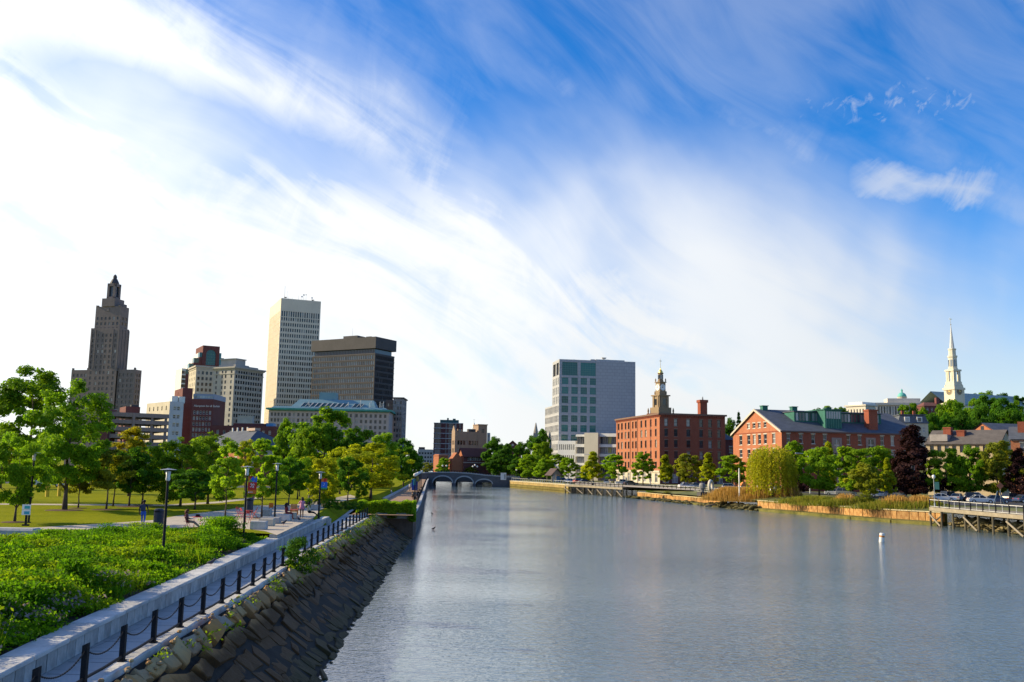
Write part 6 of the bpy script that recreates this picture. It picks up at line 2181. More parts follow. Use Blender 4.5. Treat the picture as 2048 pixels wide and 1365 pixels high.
# trees round the bridge
for px, Y, top, w, key, lab in (
		(988, 440, 880, 48, 'far_dark', 'dark tree beside the brick gable, leftmost of the dark wood'),
		(1014, 425, 893, 46, 'far_dark', 'dark tree below the brick gable end'),
		(1042, 430, 890, 44, 'far_dark', 'dark tree right of the brick gable end'),
		(1064, 450, 878, 40, 'far_dark', 'dark tree under the stone spire'),
		(1084, 440, 866, 46, 'far_dark', 'tall dark tree beside the granite office tower'),
		(1000, 400, 912, 60, 'far_dark', 'low dark tree at the right end of the bridge'),
		(1040, 390, 918, 50, 'far_dark', 'low dark tree behind the riverside railing'),
		(1083, 372, 888, 46, 'far_bright', 'bright tree against the foot of the granite tower'),
		(1062, 345, 912, 60, 'far_bright', 'bright green tree by the railing, leftmost of its row'),
		(1090, 338, 920, 44, 'far_bright', 'bright green tree just left of the kiosk'),
		(1116, 345, 912, 46, 'far_maple', 'green tree behind the kiosk'),
		(1137, 335, 918, 38, 'far_maple', 'green tree just right of the kiosk'),
		(888, 430, 918, 34, 'far_bright', 'green tree behind the left arch of the bridge'),
		(853, 420, 926, 26, 'far_olive', 'small tree at the left end of the bridge'),
		(940, 440, 934, 26, 'far_olive', 'low olive bush on the bridge approach')):
	plant(key, lab, foot(px, Y, 3.2), top, w)

# right bank row
for px, Y, top, w, key, lab in (
		(1170, 322, 944, 34, 'far_dark', 'small dark tree between the kiosk and the yellow green maple'),
		(1186, 300, 908, 50, 'far_maple2', 'yellow green maple in front of the white modernist block'),
		(1228, 296, 912, 54, 'far_maple', 'bright maple at the left end of the warehouse'),
		(1286, 290, 908, 44, 'far_maple', 'pointed dark maple before the sunlit warehouse wall'),
		(1331, 284, 914, 40, 'far_maple2', 'slim bright maple at the warehouse corner'),
		(1377, 278, 910, 58, 'far_olive', 'olive brown tree before the shaded warehouse wall'),
		(1416, 268, 911, 44, 'far_maple2', 'bright slim maple right of the olive tree'),
		(1463, 262, 914, 62, 'far_maple', 'bright maple below the gabled mill'),
		(1485, 275, 925, 40, 'far_dark', 'dark tree between the maple and the willow'),
		(1590, 232, 888, 50, 'far_maple', 'pointed light tree behind the willow'),
		(1595, 215, 935, 50, 'maroon', 'small maroon tree right of the willow'),
		(1637, 196, 900, 84, 'far_bright', 'dense green tree right of the small maroon tree'),
		(1657, 215, 891, 40, 'far_maple2', 'pointed top tree behind the dense green tree'),
		(1704, 205, 899, 80, 'far_bright', 'dense green tree in front of the stone framed bay'),
		(1757, 208, 897, 84, 'far_bright', 'rounded dense green tree left of the big maroon beech'),
		(1733, 180, 928, 62, 'far_olive', 'olive tree by the seawall in front of the dense trees'),
		(1774, 182, 922, 34, 'far_maple2', 'narrow light tree just left of the maroon beech'),
		(1826, 192, 858, 128, 'maroon', 'big dark maroon beech beside the mill'),
		(1889, 190, 902, 82, 'far_bright', 'green tree right of the maroon beech, over the cars'),
		(1938, 188, 900, 70, 'far_round', 'round green tree over the parked white cars'),
		(1993, 186, 886, 88, 'far_olive', 'loose yellow green tree in front of the stone mill'),
		(2040, 182, 902, 78, 'maroon', 'maroon tree at the right edge of the car park')):
	plant(key, lab, foot(px, Y, ZB), top, w)
plant('willow', 'drooping weeping willow by the reeds', foot(1543, 196, 2.6), 893, 104, 0.2)
plant('conifer', 'dark conifer behind the warehouse', foot(1479, 420, hill(100, 420)), 823, 36, 0.2)
plant('far_dark', 'dark tree left of the conifer behind the warehouse', foot(1462, 400, hill(98, 400)), 845, 40, 0.2)

# hillside trees
ORD = ('first', 'second', 'third', 'fourth', 'fifth', 'sixth', 'seventh', 'eighth', 'ninth', 'tenth', 'eleventh', 'twelfth', 'thirteenth', 'fourteenth', 'fifteenth', 'sixteenth', 'seventeenth', 'eighteenth', 'nineteenth', 'twentieth', 'twenty first', 'twenty second')
for k, (px, Y, top, w, key) in enumerate(sorted((
		(1640, 430, 818, 50, 'far_round'), (1665, 420, 812, 56, 'far_bright'), (1686, 430, 815, 40, 'far_round'),
		(1822, 400, 806, 50, 'far_bright'), (1850, 380, 818, 44, 'far_round'), (1868, 360, 826, 52, 'far_bright'), (1840, 350, 838, 40, 'far_dark'),
		(1886, 385, 812, 60, 'far_round'), (1912, 375, 800, 70, 'far_bright'), (1925, 340, 822, 60, 'far_dark'), (1895, 335, 832, 54, 'far_round'),
		(1955, 410, 800, 56, 'far_round'), (1982, 400, 792, 74, 'far_bright'), (2010, 380, 800, 64, 'far_dark'), (2040, 390, 806, 60, 'far_round'),
		(1970, 345, 818, 62, 'far_dark'), (2035, 345, 822, 60, 'far_bright'), (1985, 560, 783, 60, 'far_round'), (2012, 570, 787, 50, 'far_dark'), (1958, 570, 788, 40, 'far_round'), (2046, 540, 790, 40, 'far_bright'),
		(1560, 330, 850, 40, 'far_dark')))):
	f = foot(px, Y, 0)
	plant(key, 'leafy hillside tree, %s from the left of those climbing the hill' % ORD[k], Vector((f.x, f.y, hill(f.x, f.y) - 0.3)), top + 5, w, mat_l=(LEAF_MID, LEAF_DARK)[k % 2] if key != 'far_dark' else None, group='trees on the hillside')
# ------------------------------------------------------------------ left bank: wall, fence, riprap, planting
def chamfer(sx, sy, sz, c=0.02):
	"""block centred in x, y with softened edges, z from 0"""
	mb = MB()
	x, y = sx / 2, sy / 2
	rings = [(x - c, y - c, 0), (x, y, c), (x, y, sz - c), (x - c, y - c, sz)]
	for a, b, z in rings:
		mb.v += [(-a, -b, z), (a, -b, z), (a, b, z), (-a, b, z)]
	for i in range(3):
		for j in range(4):
			k = (j + 1) % 4
			mb.f.append((i * 4 + j, i * 4 + k, i * 4 + 4 + k, i * 4 + 4 + j))
			mb.m.append(0)
	mb.f += [(3, 2, 1, 0), (12, 13, 14, 15)]
	mb.m += [0, 0]
	return mb


def tangent(fx, y):
	return math.atan2(fx(y + 0.5) - fx(y - 0.5), 1.0)     # lean of the line from +Y towards +X


def retaining_wall():
	e = thing('retaining_wall', 'low granite retaining wall with pale coping beside the waterside walk', 'wall', (wall_x(40), 40, ZW))
	o = Vector((wall_x(40), 40, ZW))
	blocks = [chamfer(0.30, L, 0.52, 0.018).mesh('block', GRANITE) for L in (0.51, 0.65, 0.81)]
	lens = (0.54, 0.68, 0.84)
	y = 14.0
	while y < 83.5:
		k = random.randrange(3)
		yc = y + lens[k] / 2
		b = link('block', blocks[k], e, Vector((wall_x(yc) - 0.19 + random.uniform(-0.012, 0.012), yc, ZW)) - o)
		b.rotation_euler = (0, 0, -tangent(wall_x, yc))
		y += lens[k]
	cs = [chamfer(COPE + 0.06, L, 0.13, 0.025).mesh('coping_slab', GRANITE_PALE) for L in (2.34, 2.34)]
	y = 13.5
	while y < 83.0:
		yc = y + 1.19
		b = link('coping_slab', cs[0], e, Vector((wall_x(yc) - COPE / 2 + 0.05, yc, ZW + 0.524)) - o)
		b.rotation_euler = (0, 0, -tangent(wall_x, yc))
		y += 2.38
	# terrace step behind the far part of the coping
	a, b_ = TER
	n = 14
	d = (b_ - a) / n
	ang = -math.atan2(d.x, d.y)
	st = chamfer(0.5, d.length - 0.012, 0.32, 0.015).mesh('step_block', GRANITE)
	for i in range(n):
		p = a + d * (i + 0.5)
		q = link('step_block', st, e, Vector((p.x - 0.2, p.y, ZP - 0.34)) - o)
		q.rotation_euler = (0, 0, ang)
	end = MB().lathe([(0.55, 0), (0.55, 0.5), (0.5, 0.53)], 14)
	end.build('rounded_end', GRANITE, e, loc=Vector((-16.55, 84.0, ZW)) - o)


def waterside_fence():
	e = thing('chain_fence', 'black post and chain fence along the waterside walk', 'fence', (fence_x(30), 30, ZW))
	o = Vector((fence_x(30), 30, ZW))
	ks = chamfer(0.44, 2.55, 0.30, 0.03).mesh('kerb_stone', GRANITE_PALE)
	post = MB().box(-0.065, 0.065, -0.065, 0.065, 0.0, 0.93)
	post.v[4:8] = [(-0.065, -0.065, 0.91), (0.065, -0.065, 0.97), (0.065, 0.065, 0.97), (-0.065, 0.065, 0.91)]
	post.box(-0.1, 0.1, -0.1, 0.1, 0.005, 0.035)
	pm = post.mesh('post', METAL_BLACK)
	ys = [12.4 + 2.62 * i for i in range(33)]
	ys = [y for y in ys if y < 97]
	for y in ys:
		link('post', pm, e, Vector((fence_x(y), y, ZW + 0.06)) - o)
	chains, rails = None, None
	for a, b in zip(ys, ys[1:]):
		pa, pb = Vector((fence_x(a), a, ZW + 0.06)), Vector((fence_x(b), b, ZW + 0.06))
		ym = (a + b) / 2
		s = link('kerb_stone', ks, e, Vector((fence_x(ym) + 0.02, ym, ZW - 0.24)) - o)
		s.rotation_euler = (0, 0, -tangent(fence_x, ym))
		near = a < 46
		n = 44 if near else 12
		mb = MB()
		pts = []
		for i in range(n + 1):
			t = i / n
			p = pa.lerp(pb, t) + Vector((0, 0, 0.80 - 0.30 * (1 - (2 * t - 1) ** 2)))
			pts.append(p - o)
		rad = [0.024 if i % 2 else 0.013 for i in range(n + 1)] if near else 0.018
		mb.path(pts, rad, 5)
		mb.build('chain', METAL_BLACK, e)
		r = MB().path([pa - o + Vector((0, 0, 0.13)), pa.lerp(pb, 0.5) - o + Vector((0, 0, 0.11)), pb - o + Vector((0, 0, 0.13))], 0.04, 6)
		r.build('bottom_rail', METAL_BLACK, e)


def mat_riprap():
	m, nt = new_mat('riprap_stone')
	geo = nt.n('ShaderNodeNewGeometry')
	oi = nt.n('ShaderNodeObjectInfo').outputs['Random']
	r = nt.math('FRACT', nt.math('ADD', nt.math('MULTIPLY', oi, 5.7), nt.math('MULTIPLY', geo.outputs['Random Per Island'], 3.3)))
	pos = geo.outputs['Position']
	cr = nt.n('ShaderNodeValToRGB', i_0=r)
	el = cr.color_ramp.elements
	el[0].color, el[0].position = (0.37, 0.28, 0.17, 1), 0.0
	el[1].color, el[1].position = (0.46, 0.28, 0.11, 1), 1.0
	for p, c in ((0.22, (0.50, 0.35, 0.16, 1)), (0.42, (0.38, 0.24, 0.12, 1)), (0.52, (0.48, 0.22, 0.05, 1)), (0.66, (0.40, 0.27, 0.13, 1)), (0.8, (0.33, 0.30, 0.25, 1))):
		k = el.new(p)
		k.color = c
	n1 = nt.noise(pos, 2.2, 6.0, 0.65)
	n2 = nt.noise(pos, 9.0, 5.0, 0.65)
	n3 = nt.noise(pos, 0.35, 3.0, 0.6)
	col = nt.mix(nt.ramp(n1, 0.35, 0.7, 0.0, 0.55), cr.outputs[0], (0.22, 0.15, 0.085))
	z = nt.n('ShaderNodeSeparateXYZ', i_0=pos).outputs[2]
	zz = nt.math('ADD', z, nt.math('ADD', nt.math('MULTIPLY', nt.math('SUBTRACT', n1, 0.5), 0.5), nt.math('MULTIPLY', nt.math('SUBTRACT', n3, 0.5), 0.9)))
	rust = nt.math('MULTIPLY', nt.ramp(zz, 2.6, 2.1), nt.ramp(n3, 0.36, 0.56, 0.3, 0.95))
	col = nt.mix(nt.math('MULTIPLY', rust, 0.8), col, (0.34, 0.155, 0.045))
	# lower stone darkened by tide weed and silt, plus the bank's shade painted in
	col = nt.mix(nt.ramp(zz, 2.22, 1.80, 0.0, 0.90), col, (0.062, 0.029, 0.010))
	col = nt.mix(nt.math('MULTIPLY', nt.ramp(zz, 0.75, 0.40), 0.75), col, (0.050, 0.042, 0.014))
	bp = nt.n('ShaderNodeBump', i_Strength=0.75, i_Distance=0.06, i_Height=nt.math('ADD', n1, nt.math('MULTIPLY', n2, 0.5)))
	finish(nt, col, nt.ramp(zz, 1.3, 1.9, 0.75, 0.92), 0.0, bp.outputs[0], 0.2)
	return m


def riprap():
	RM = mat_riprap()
	o = Vector((-9, 40, 0))
	e = MB()
	# silt under the stones
	ys = np.linspace(9, 103.4, 40)
	for a, b in zip(ys, ys[1:]):
		e.face([(fence_x(a) + 0.2, a, ZW - 0.12), (shore_x(a) + 0.5, a, -0.45), (shore_x(b) + 0.5, b, -0.45), (fence_x(b) + 0.2, b, ZW - 0.12)])
	base = MB()
	base.v = [tuple(Vector(p) - o) for p in e.v]
	base.f, base.m = e.f, e.m
	root = base.build('riprap_bank', mat('silt', (0.030, 0.024, 0.018), 0.95, 0.3, 2.0), None, loc=o)
	tag(root, 'sloping bank of big rough stones between the fence and the river', 'stone bank')
	rng = np.random.default_rng(5)
	rows = 6
	rest = MB()

	def pt(y, t, h):
		x0, z0 = fence_x(y) + 0.42, ZW - 0.02
		x1, z1 = shore_x(y) + 0.35, -0.28
		d = Vector((x1 - x0, 0, z1 - z0))
		n = Vector((-d.z, 0, d.x)).normalized()
		sag = -0.18 * math.sin(math.pi * t)
		return Vector((x0, y, z0)) + d * t + n * (h + sag)

	def rowt(j, y):
		w = 0.13 * math.sin(y * 0.6 + j * 2.1) + 0.08 * math.sin(y * 1.7 + j * 4.7)
		if j <= 0 or j >= rows:
			w *= 0.3
		return (j + w) / rows
	stones = []
	for j in range(rows):
		y = 13.0 + rng.uniform(0, 1)
		while y < 103:
			L = rng.choice([0.65, 0.95, 1.3, 1.75, 2.2], p=[0.2, 0.28, 0.27, 0.17, 0.08]) * rng.uniform(0.85, 1.15)
			if j == 0:
				L *= 0.75
			stones.append((j, y, L, rng.integers(1 << 30)))
			y += L
	stones.sort(key=lambda s: s[1])
	k = 0
	for j, y, L, sd in stones:
		r = np.random.default_rng(sd)
		sl0, sl1 = r.uniform(-0.22, 0.22, 2)
		y0, y1 = y + 0.035, y + L - 0.035
		g = 0.010
		ja, jb = r.uniform(-0.22, 0.12) / rows, r.uniform(-0.12, 0.22) / rows
		if j == 0:
			ja = 0.0
		sk = r.normal() * 0.05
		ring = []
		for u in np.linspace(0, 1, 4):
			yy = y0 + (y1 - y0) * u + sl0 * (1 - u) * 0.5
			ring.append((yy, rowt(j, yy) + ja + sk * (u - 0.5) + g + r.uniform(0, 0.03)))
		for u in np.linspace(1, 0, 4):
			yy = y0 + (y1 - y0) * u + sl1 * u * 0.5
			ring.append((yy, rowt(j + 1, yy) + jb + sk * (u - 0.5) - g - r.uniform(0, 0.018)))
		# cut one or two corners
		cy = sum(p[0] for p in ring) / 8
		ct = sum(p[1] for p in ring) / 8
		for ci in (0, 3, 4, 7):
			if r.uniform() < 0.4:
				q = r.uniform(0.1, 0.28)
				ring[ci] = (ring[ci][0] + (cy - ring[ci][0]) * q, ring[ci][1] + (ct - ring[ci][1]) * q)
		top = j <= 1
		h = r.uniform(0.05, 0.13) + (0.1 if r.uniform() < 0.15 else 0) if top else r.uniform(0.02, 0.10)
		ty, tt = r.normal() * 0.05, r.normal() * (0.22 if top else 0.13)
		mb = MB()
		for sc, hh, jit in ((1.0, -0.25, 0), (1.0, h - 0.03, 0.010), (0.955, h, 0.012)):
			for yy, t in ring:
				ya, ta = cy + (yy - cy) * sc, ct + (t - ct) * sc
				up = 0 if hh < 0 else (ya - cy) * ty + (ta - ct) * tt + r.normal() * jit
				mb.v.append(tuple(pt(ya, ta, hh + up) - o))
		mb.v.append(tuple(pt(cy, ct, h + 0.02 + r.normal() * 0.02) - o))
		n = 8
		for s in range(2):
			for i in range(n):
				i2 = (i + 1) % n
				mb.f.append((s * n + i2, s * n + i, (s + 1) * n + i, (s + 1) * n + i2))
		for i in range(n):
			mb.f.append((2 * n + (i + 1) % n, 2 * n + i, 3 * n))
		mb.m = [0] * len(mb.f)
		if y > 17 and k < 295:
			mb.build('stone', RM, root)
			k += 1
		else:
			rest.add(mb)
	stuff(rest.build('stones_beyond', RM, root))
	# loose rubble along the top of the slope
	rub = MB()
	for i in range(230):
		y = 14 + 88 * rng.uniform() ** 1.4
		p = pt(y, rng.uniform(-0.03, 0.10), 0.12) - o
		s = rng.uniform(0.04, 0.11)
		q = MB().lathe([(s * 0.6, -s * 0.5), (s * rng.uniform(0.8, 1.2), 0), (s * 0.5, s * 0.5)], 6, 0, (0, 0, 0), rng.uniform(0, 6))
		rub.add(q, Matrix.Translation(p) @ Matrix.Diagonal((1, rng.uniform(0.8, 1.9), 1, 1)))
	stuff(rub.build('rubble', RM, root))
	# weeds rooted in the joints near the top
	wp = []
	for i in range(150):
		y = 26 + 74 * rng.uniform() ** 0.6
		c = pt(y, rng.uniform(0.0, 0.30) ** 1.3, 0.14)
		n = rng.integers(8, 34)
		wp.append(np.array(c) + rng.normal(size=(n, 3)) * np.array([0.13, 0.16, 0.07]) + np.array([0, 0, 0.06]))
	v, q = leaf_quads(np.concatenate(wp), 0.065, 0.5, 0.45, None, rng)
	stuff(link('weeds', np_mesh('weeds', v, q, HERB_C)), 'small yellow green weeds sprouting between the bank stones', 'weeds')


def leafy_stuff(name, pos, size, mats, mi=None, up=0.5, aspect=0.5, seed=0, out=None):
	rng = np.random.default_rng(seed)
	v, q = leaf_quads(np.asarray(pos), size, up, aspect, out, rng)
	return link(name, np_mesh(name, v, q, mats, mi))


HERB_A = mat_leaf('herb_bright', (0.095, 0.235, 0.006), (0.235, 0.40, 0.010), 0.58)
HERB_B = mat_leaf('herb_deep', (0.052, 0.160, 0.006), (0.13, 0.28, 0.009), 0.55)
HERB_C = mat_leaf('herb_yellow', (0.13, 0.23, 0.008), (0.27, 0.38, 0.014), 0.55)
FLOWER = mat_leaf('flower_mauve', (0.26, 0.19, 0.20), (0.42, 0.33, 0.34), 0.3)


def planting_bed():
	"""the mass of shrubs and tall herbs filling the bed"""
	rng = np.random.default_rng(17)
	pos, mi, size, outs = [], [], [], []
	clumps = []
	y = 12.0
	for _ in range(5200):
		y = 17.0 + (BEDLINE[-1].y - 17.5) * rng.uniform()
		b = wall_x(y) - COPE - 0.12
		a = max(bed_far(y) + 0.35, -0.62 * y - 4)
		if b - a < 0.4:
			continue
		x = a + (b - a) * rng.uniform()
		clumps.append((x, y, (b - x), (x - a)))
	mounds = []
	for i in range(330):
		x, y, db, da = clumps[rng.integers(len(clumps))]
		mounds.append((x, y, rng.uniform(0.7, 1.9), rng.uniform(0.35, 1.25), rng.choice([0, 0, 1, 1, 2]), rng.uniform(0.8, 1.45)))
	MD = np.array(mounds)
	for x, y, db, da in clumps:
		if rng.uniform() > 0.40:
			continue
		ms_ = MD[:, 3] * (1 - ((MD[:, 0] - x) ** 2 + (MD[:, 1] - y) ** 2) / MD[:, 2] ** 2)
		bi = int(np.argmax(ms_))
		m = 0.9 * math.sin(x * 0.75 + y * 0.35) + 0.8 * math.sin(x * 0.33 - y * 0.62 + 1.3) + 0.5 * math.sin(x * 1.7 + y * 1.1)
		hgt = max(0.10, ms_[bi]) + 0.12 + 0.06 * m + rng.uniform(-0.05, 0.12)
		pxl = 1024 + F * x / y
		tall = y > 44 and pxl > 425
		if tall:                        # denser, darker, taller shrubs at the far end
			hgt += 0.40 * min(1, db / 1.2)
		elif y > 38:
			hgt *= 0.7
		if da < 4.5 and not tall:
			hgt *= 0.12 + 0.18 * da
		hgt = max(0.10, min(1.4, hgt) * min(1.0, 0.28 + db * 0.42))
		r = rng.uniform(0.30, 0.62)
		z0 = 3.16 + (ZP - 3.19) * min(1, db / max(0.5, db + da))
		n = int(175 * (0.45 + r) * (0.5 + hgt))
		g = rng.normal(size=(n, 3)) * 0.5
		u = rng.uniform(0, 1, n) ** 0.6
		p = np.stack([x + g[:, 0] * r * (0.55 + 0.6 * u), y + g[:, 1] * r * (0.55 + 0.6 * u), z0 + hgt * u + 0.02], 1)
		keepm = p[:, 0] < np.array([wall_x(v) for v in p[:, 1]]) - COPE + 0.16
		p = p[keepm]
		n = len(p)
		t = rng.uniform()
		if tall:
			k = 1 if t < 0.75 else 0
		else:
			k = int(MD[bi, 4]) if t < 0.8 else 1
		ms = np.full(n, k)
		sz = rng.uniform(0.036, 0.072, n) * (MD[bi, 5] if not tall else 1.15)
		if db < 1.3 and y < 36 and rng.uniform() < 0.35:
			tops = p[:, 2] > z0 + hgt * 0.7
			ms[tops & (rng.uniform(size=n) < 0.5)] = 3
		pos.append(p)
		mi.append(ms)
		size.append(sz)
		o = np.stack([g[:, 0], g[:, 1], np.full(len(g), 0.4)], 1)[keepm]
		outs.append(o / (np.linalg.norm(o, axis=1, keepdims=True) + 1e-6) * 0.5)
	# tall grass blades here and there
	pos, mi, size, outs = np.concatenate(pos), np.concatenate(mi), np.concatenate(size), np.concatenate(outs)
	v, q = leaf_quads(pos, size, 0.45, 0.52, outs, rng)
	o = link('planting', np_mesh('planting', v, q, [HERB_A, HERB_B, HERB_C, FLOWER], mi))
	stuff(o, 'dense bright green herbs and shrubs filling the bed', 'planting')
	# upright blades
	n = 15000
	yy = rng.uniform(17, 54, n)
	b = np.array([wall_x(t) - COPE - 0.15 for t in yy])
	a = np.maximum(np.array([bed_far(t) + 0.3 for t in yy]), -0.62 * yy - 4)
	xx = a + (b - a) * rng.uniform(size=n)
	patch = np.sin(xx * 0.9 + yy * 0.6) + np.sin(xx * 0.5 - yy * 1.1 + 2) > 0.55
	xx, yy = xx[patch], yy[patch]
	n = len(xx)
	L = rng.uniform(0.35, 0.95, n)
	th = rng.uniform(0, 6.283, n)
	dx, dy = rng.normal(size=n) * 0.13, rng.normal(size=n) * 0.13
	w = 0.011
	z0 = np.full(n, 3.2)
	V = np.empty((n, 4, 3))
	cx, sx = np.cos(th) * w, np.sin(th) * w
	V[:, 0] = np.stack([xx - cx, yy - sx, z0], 1)
	V[:, 1] = np.stack([xx + cx, yy + sx, z0], 1)
	V[:, 2] = np.stack([xx + cx * 0.2 + dx, yy + sx * 0.2 + dy, z0 + L], 1)
	V[:, 3] = np.stack([xx - cx * 0.2 + dx, yy - sx * 0.2 + dy, z0 + L], 1)
	g = link('tall_grass', np_mesh('tall_grass', V.reshape(-1, 3), np.arange(n * 4).reshape(-1, 4), HERB_C))
	stuff(g, 'upright grass blades among the herbs of the bed', 'grass')


def hedge_planter():
	Y0, x0, x1 = 103.6, -16.9, -10.62
	e = thing('planter_wall', 'concrete planter wall above a brown stone abutment at the waterside', 'wall', (x0, Y0, 0))
	W = x1 - x0
	brown = mat('abutment_stone', (0.15, 0.09, 0.06), 0.95, 0.25, 0.6, 0.4, 4.0, streak=0.4)
	for i in range(4):
		MB().box(W * i / 4 + 0.01, W * (i + 1) / 4 - 0.01, 0.0, 3.2, -0.5, 2.12).build('abutment_block', brown, e)
	for a, b in ((0.0, 0.27), (0.28, 0.63), (0.64, 0.999)):
		chamfer(W * (b - a) - 0.02, 0.5, 0.66, 0.03).build('concrete_beam', GREY_CONC, e, loc=(W * (a + b) / 2, 0.12, 2.124))
	MB().box(0, W, 0.38, 3.2, 2.13, 2.75).build('planter_soil', SOIL, e)
	# hedge
	rng = np.random.default_rng(9)
	n = 17000
	p = rng.uniform(size=(n, 3))
	f = rng.integers(0, 4, n)
	p[f == 0, 1] = rng.uniform(-0.16, 0.02, (f == 0).sum())
	p[f == 0, 2] = rng.uniform(0.0, 1.0, (f == 0).sum())
	p[f == 1, 2] = rng.uniform(0.86, 1.02, (f == 1).sum())
	p[f == 2, 0] = rng.choice([0.01, 0.99], (f == 2).sum()) + rng.normal(size=(f == 2).sum()) * 0.012
	q = np.stack([x0 + 0.05 + p[:, 0] * (W - 0.1), Y0 + 0.1 + p[:, 1] * 2.6, 2.72 + p[:, 2] * 1.22], 1)
	bump = 0.10 * np.sin(q[:, 0] * 2.1) + 0.07 * np.sin(q[:, 0] * 5.3 + 1)
	q[:, 2] += bump * p[:, 2]
	# parts that hang over the beam
	m = 3200
	hx = x0 + W * np.concatenate([rng.normal(0.02, 0.02, m // 4), rng.normal(0.275, 0.025, m // 4), rng.normal(0.62, 0.03, m // 4), rng.normal(0.99, 0.035, m - 3 * (m // 4))])
	hx = np.clip(hx, x0 - 0.1, x1 + 0.25)
	hz = 2.95 - rng.uniform(0, 1, m) ** 0.8 * np.where(hx > x1 - 0.5, 1.1, 0.75)
	hp = np.stack([hx, Y0 - 0.2 + rng.normal(size=m) * 0.07, hz], 1)
	allp = np.concatenate([q, hp])
	out = np.zeros_like(allp)
	out[:, 1] = -0.5
	v, k = leaf_quads(allp, 0.10, 0.4, 0.6, out, rng)
	h = link('hedge', np_mesh('hedge', v, k, LEAF_MAPLE))
	tag(h, 'clipped green hedge spilling over the concrete planter by the river', 'hedge')
	# white tag sign
	s = thing('white_marker', 'small white frame marker at the top of the stone bank', 'sign', on_z(726, 1043, 2.2))
	MB().box(-0.32, -0.18, -0.05, 0.05, 0, 0.85).box(0.18, 0.32, -0.05, 0.05, 0, 0.85).box(-0.18, 0.18, -0.05, 0.05, 0.7, 0.85).build('frame', WHITE_PAINT, s)


def river_wall():
	e = thing('river_wall', 'long dark granite quay wall beside the brick promenade', 'wall', (RWALL[0][1], 104, 0))
	o = Vector((RWALL[0][1], 104, 0))
	gm = mat_brick('quay_granite', (0.17, 0.16, 0.15), (0.13, 0.12, 0.11), (0.07, 0.07, 0.065), bw=1.6, bh=0.55)
	ys = list(range(104, 374, 6)) + [374]
	face = MB()
	for a, b in zip(ys, ys[1:]):
		xa, xb = interp(RWALL, a), interp(RWALL, b)
		A = [Vector((xa, a, -0.6)) - o, Vector((xb, b, -0.6)) - o, Vector((xb, b, ZW)) - o, Vector((xa, a, ZW)) - o]
		face.face(A)
		cl = math.hypot(xb - xa, b - a)
		c = chamfer(0.55, cl - 0.03, 0.24, 0.03).build('coping_slab', GRANITE_PALE, e, loc=Vector(((xa + xb) / 2 - 0.18, (a + b) / 2, ZW + 0.006)) - o)
		c.rotation_euler = (0, 0, -math.atan2(xb - xa, b - a))
	face.build('wall_face', gm, e)
	# railing
	f = thing('river_railing', 'thin metal railing along the top of the quay wall', 'railing', (RWALL[0][1], 104, ZW))
	o2 = Vector((RWALL[0][1], 104, ZW))
	pm = MB().box(-0.03, 0.03, -0.03, 0.03, 0, 1.0).mesh('post', METAL_BLACK)
	pts = [Vector((interp(RWALL, y) - 0.35, y, ZW + 0.25)) for y in np.arange(107, 372, 4.0)]
	for p in pts:
		link('post', pm, f, p - o2)
	for h in (0.35, 0.68, 1.0):
		MB().path([p - o2 + Vector((0, 0, h)) for p in pts], 0.022, 5).build('rail', METAL_BLACK, f)


def promenade_lamp(i, y, label, banner=None):
	x = interp(RWALL, y) - 1.0
	e = thing('promenade_lamp', label, 'street lamp', (x, y, ZW), 0, 'globe lamps along the promenade')
	MB().lathe([(0.16, 0), (0.16, 0.3), (0.08, 0.4), (0.065, 3.6), (0.05, 3.75)], 8).build('pole', METAL_BLACK, e)
	MB().box(-0.55, 0.0, -0.03, 0.03, 3.62, 3.68).build('arm', METAL_BLACK, e)
	g = MB().lathe([(0.06, 3.74), (0.20, 3.82), (0.27, 4.0), (0.24, 4.15), (0.10, 4.25)], 10)
	g.build('globe', GL_LAMP, e, smooth=True)
	if banner:
		b = MB().box(-0.5, -0.08, -0.015, 0.015, 2.3, 3.3)
		tag(b.build('lamp_banner', mat('banner_' + banner[0], banner[1], 0.8, 0.1), None, loc=(x, y, ZW)), banner[2], 'banner')


retaining_wall(); waterside_fence(); riprap(); planting_bed(); hedge_planter(); river_wall()
for i, (y, lab, bn) in enumerate(((139, 'globe lamp on the promenade, nearest the hedge', None), (150, 'globe lamp on the promenade, second from the hedge', ('teal', (0.05, 0.32, 0.36), 'small teal banner on the second promenade lamp')),
								  (166, 'globe lamp on the promenade, third from the hedge', None), (182, 'globe lamp on the promenade, fourth from the hedge', ('yellow', (0.45, 0.36, 0.06), 'small yellow banner on the fourth promenade lamp')),
								  (200, 'globe lamp on the promenade, fifth from the hedge', None), (225, 'globe lamp on the promenade, sixth from the hedge', None))):
	promenade_lamp(i, y, lab, bn)

# shrub growing out of the riprap by the fence
plant('shrub', 'leafy shrub growing from the stones beside the fence', Vector((fence_x(50) + 0.75, 49.5, 2.2)), 1080, 84, 0.3, 'shrub', cat='shrub', mat_l=LEAF_DARK)
# round shrubs beside the lawn
for i, (x, y, w, top) in enumerate(((617, 1020, 17, 998), (635, 1018, 16, 999), (653, 1020, 20, 1000), (664, 1017, 18, 1001), (676, 1021, 22, 1001), (694, 1021, 18, 1004), (708, 1021, 18, 1004), (719, 1020, 14, 1004))):
	b = on_z(x, y, 3.3)
	plant('shrub', 'round clipped dark shrub, number %s from the terrace along the lawn' % ('one', 'two', 'three', 'four', 'five', 'six', 'seven', 'eight')[i], b, top, w * 1.25, i * 1.1, 'shrub', 'round shrubs beside the lawn', LEAF_DARK, 'shrub')
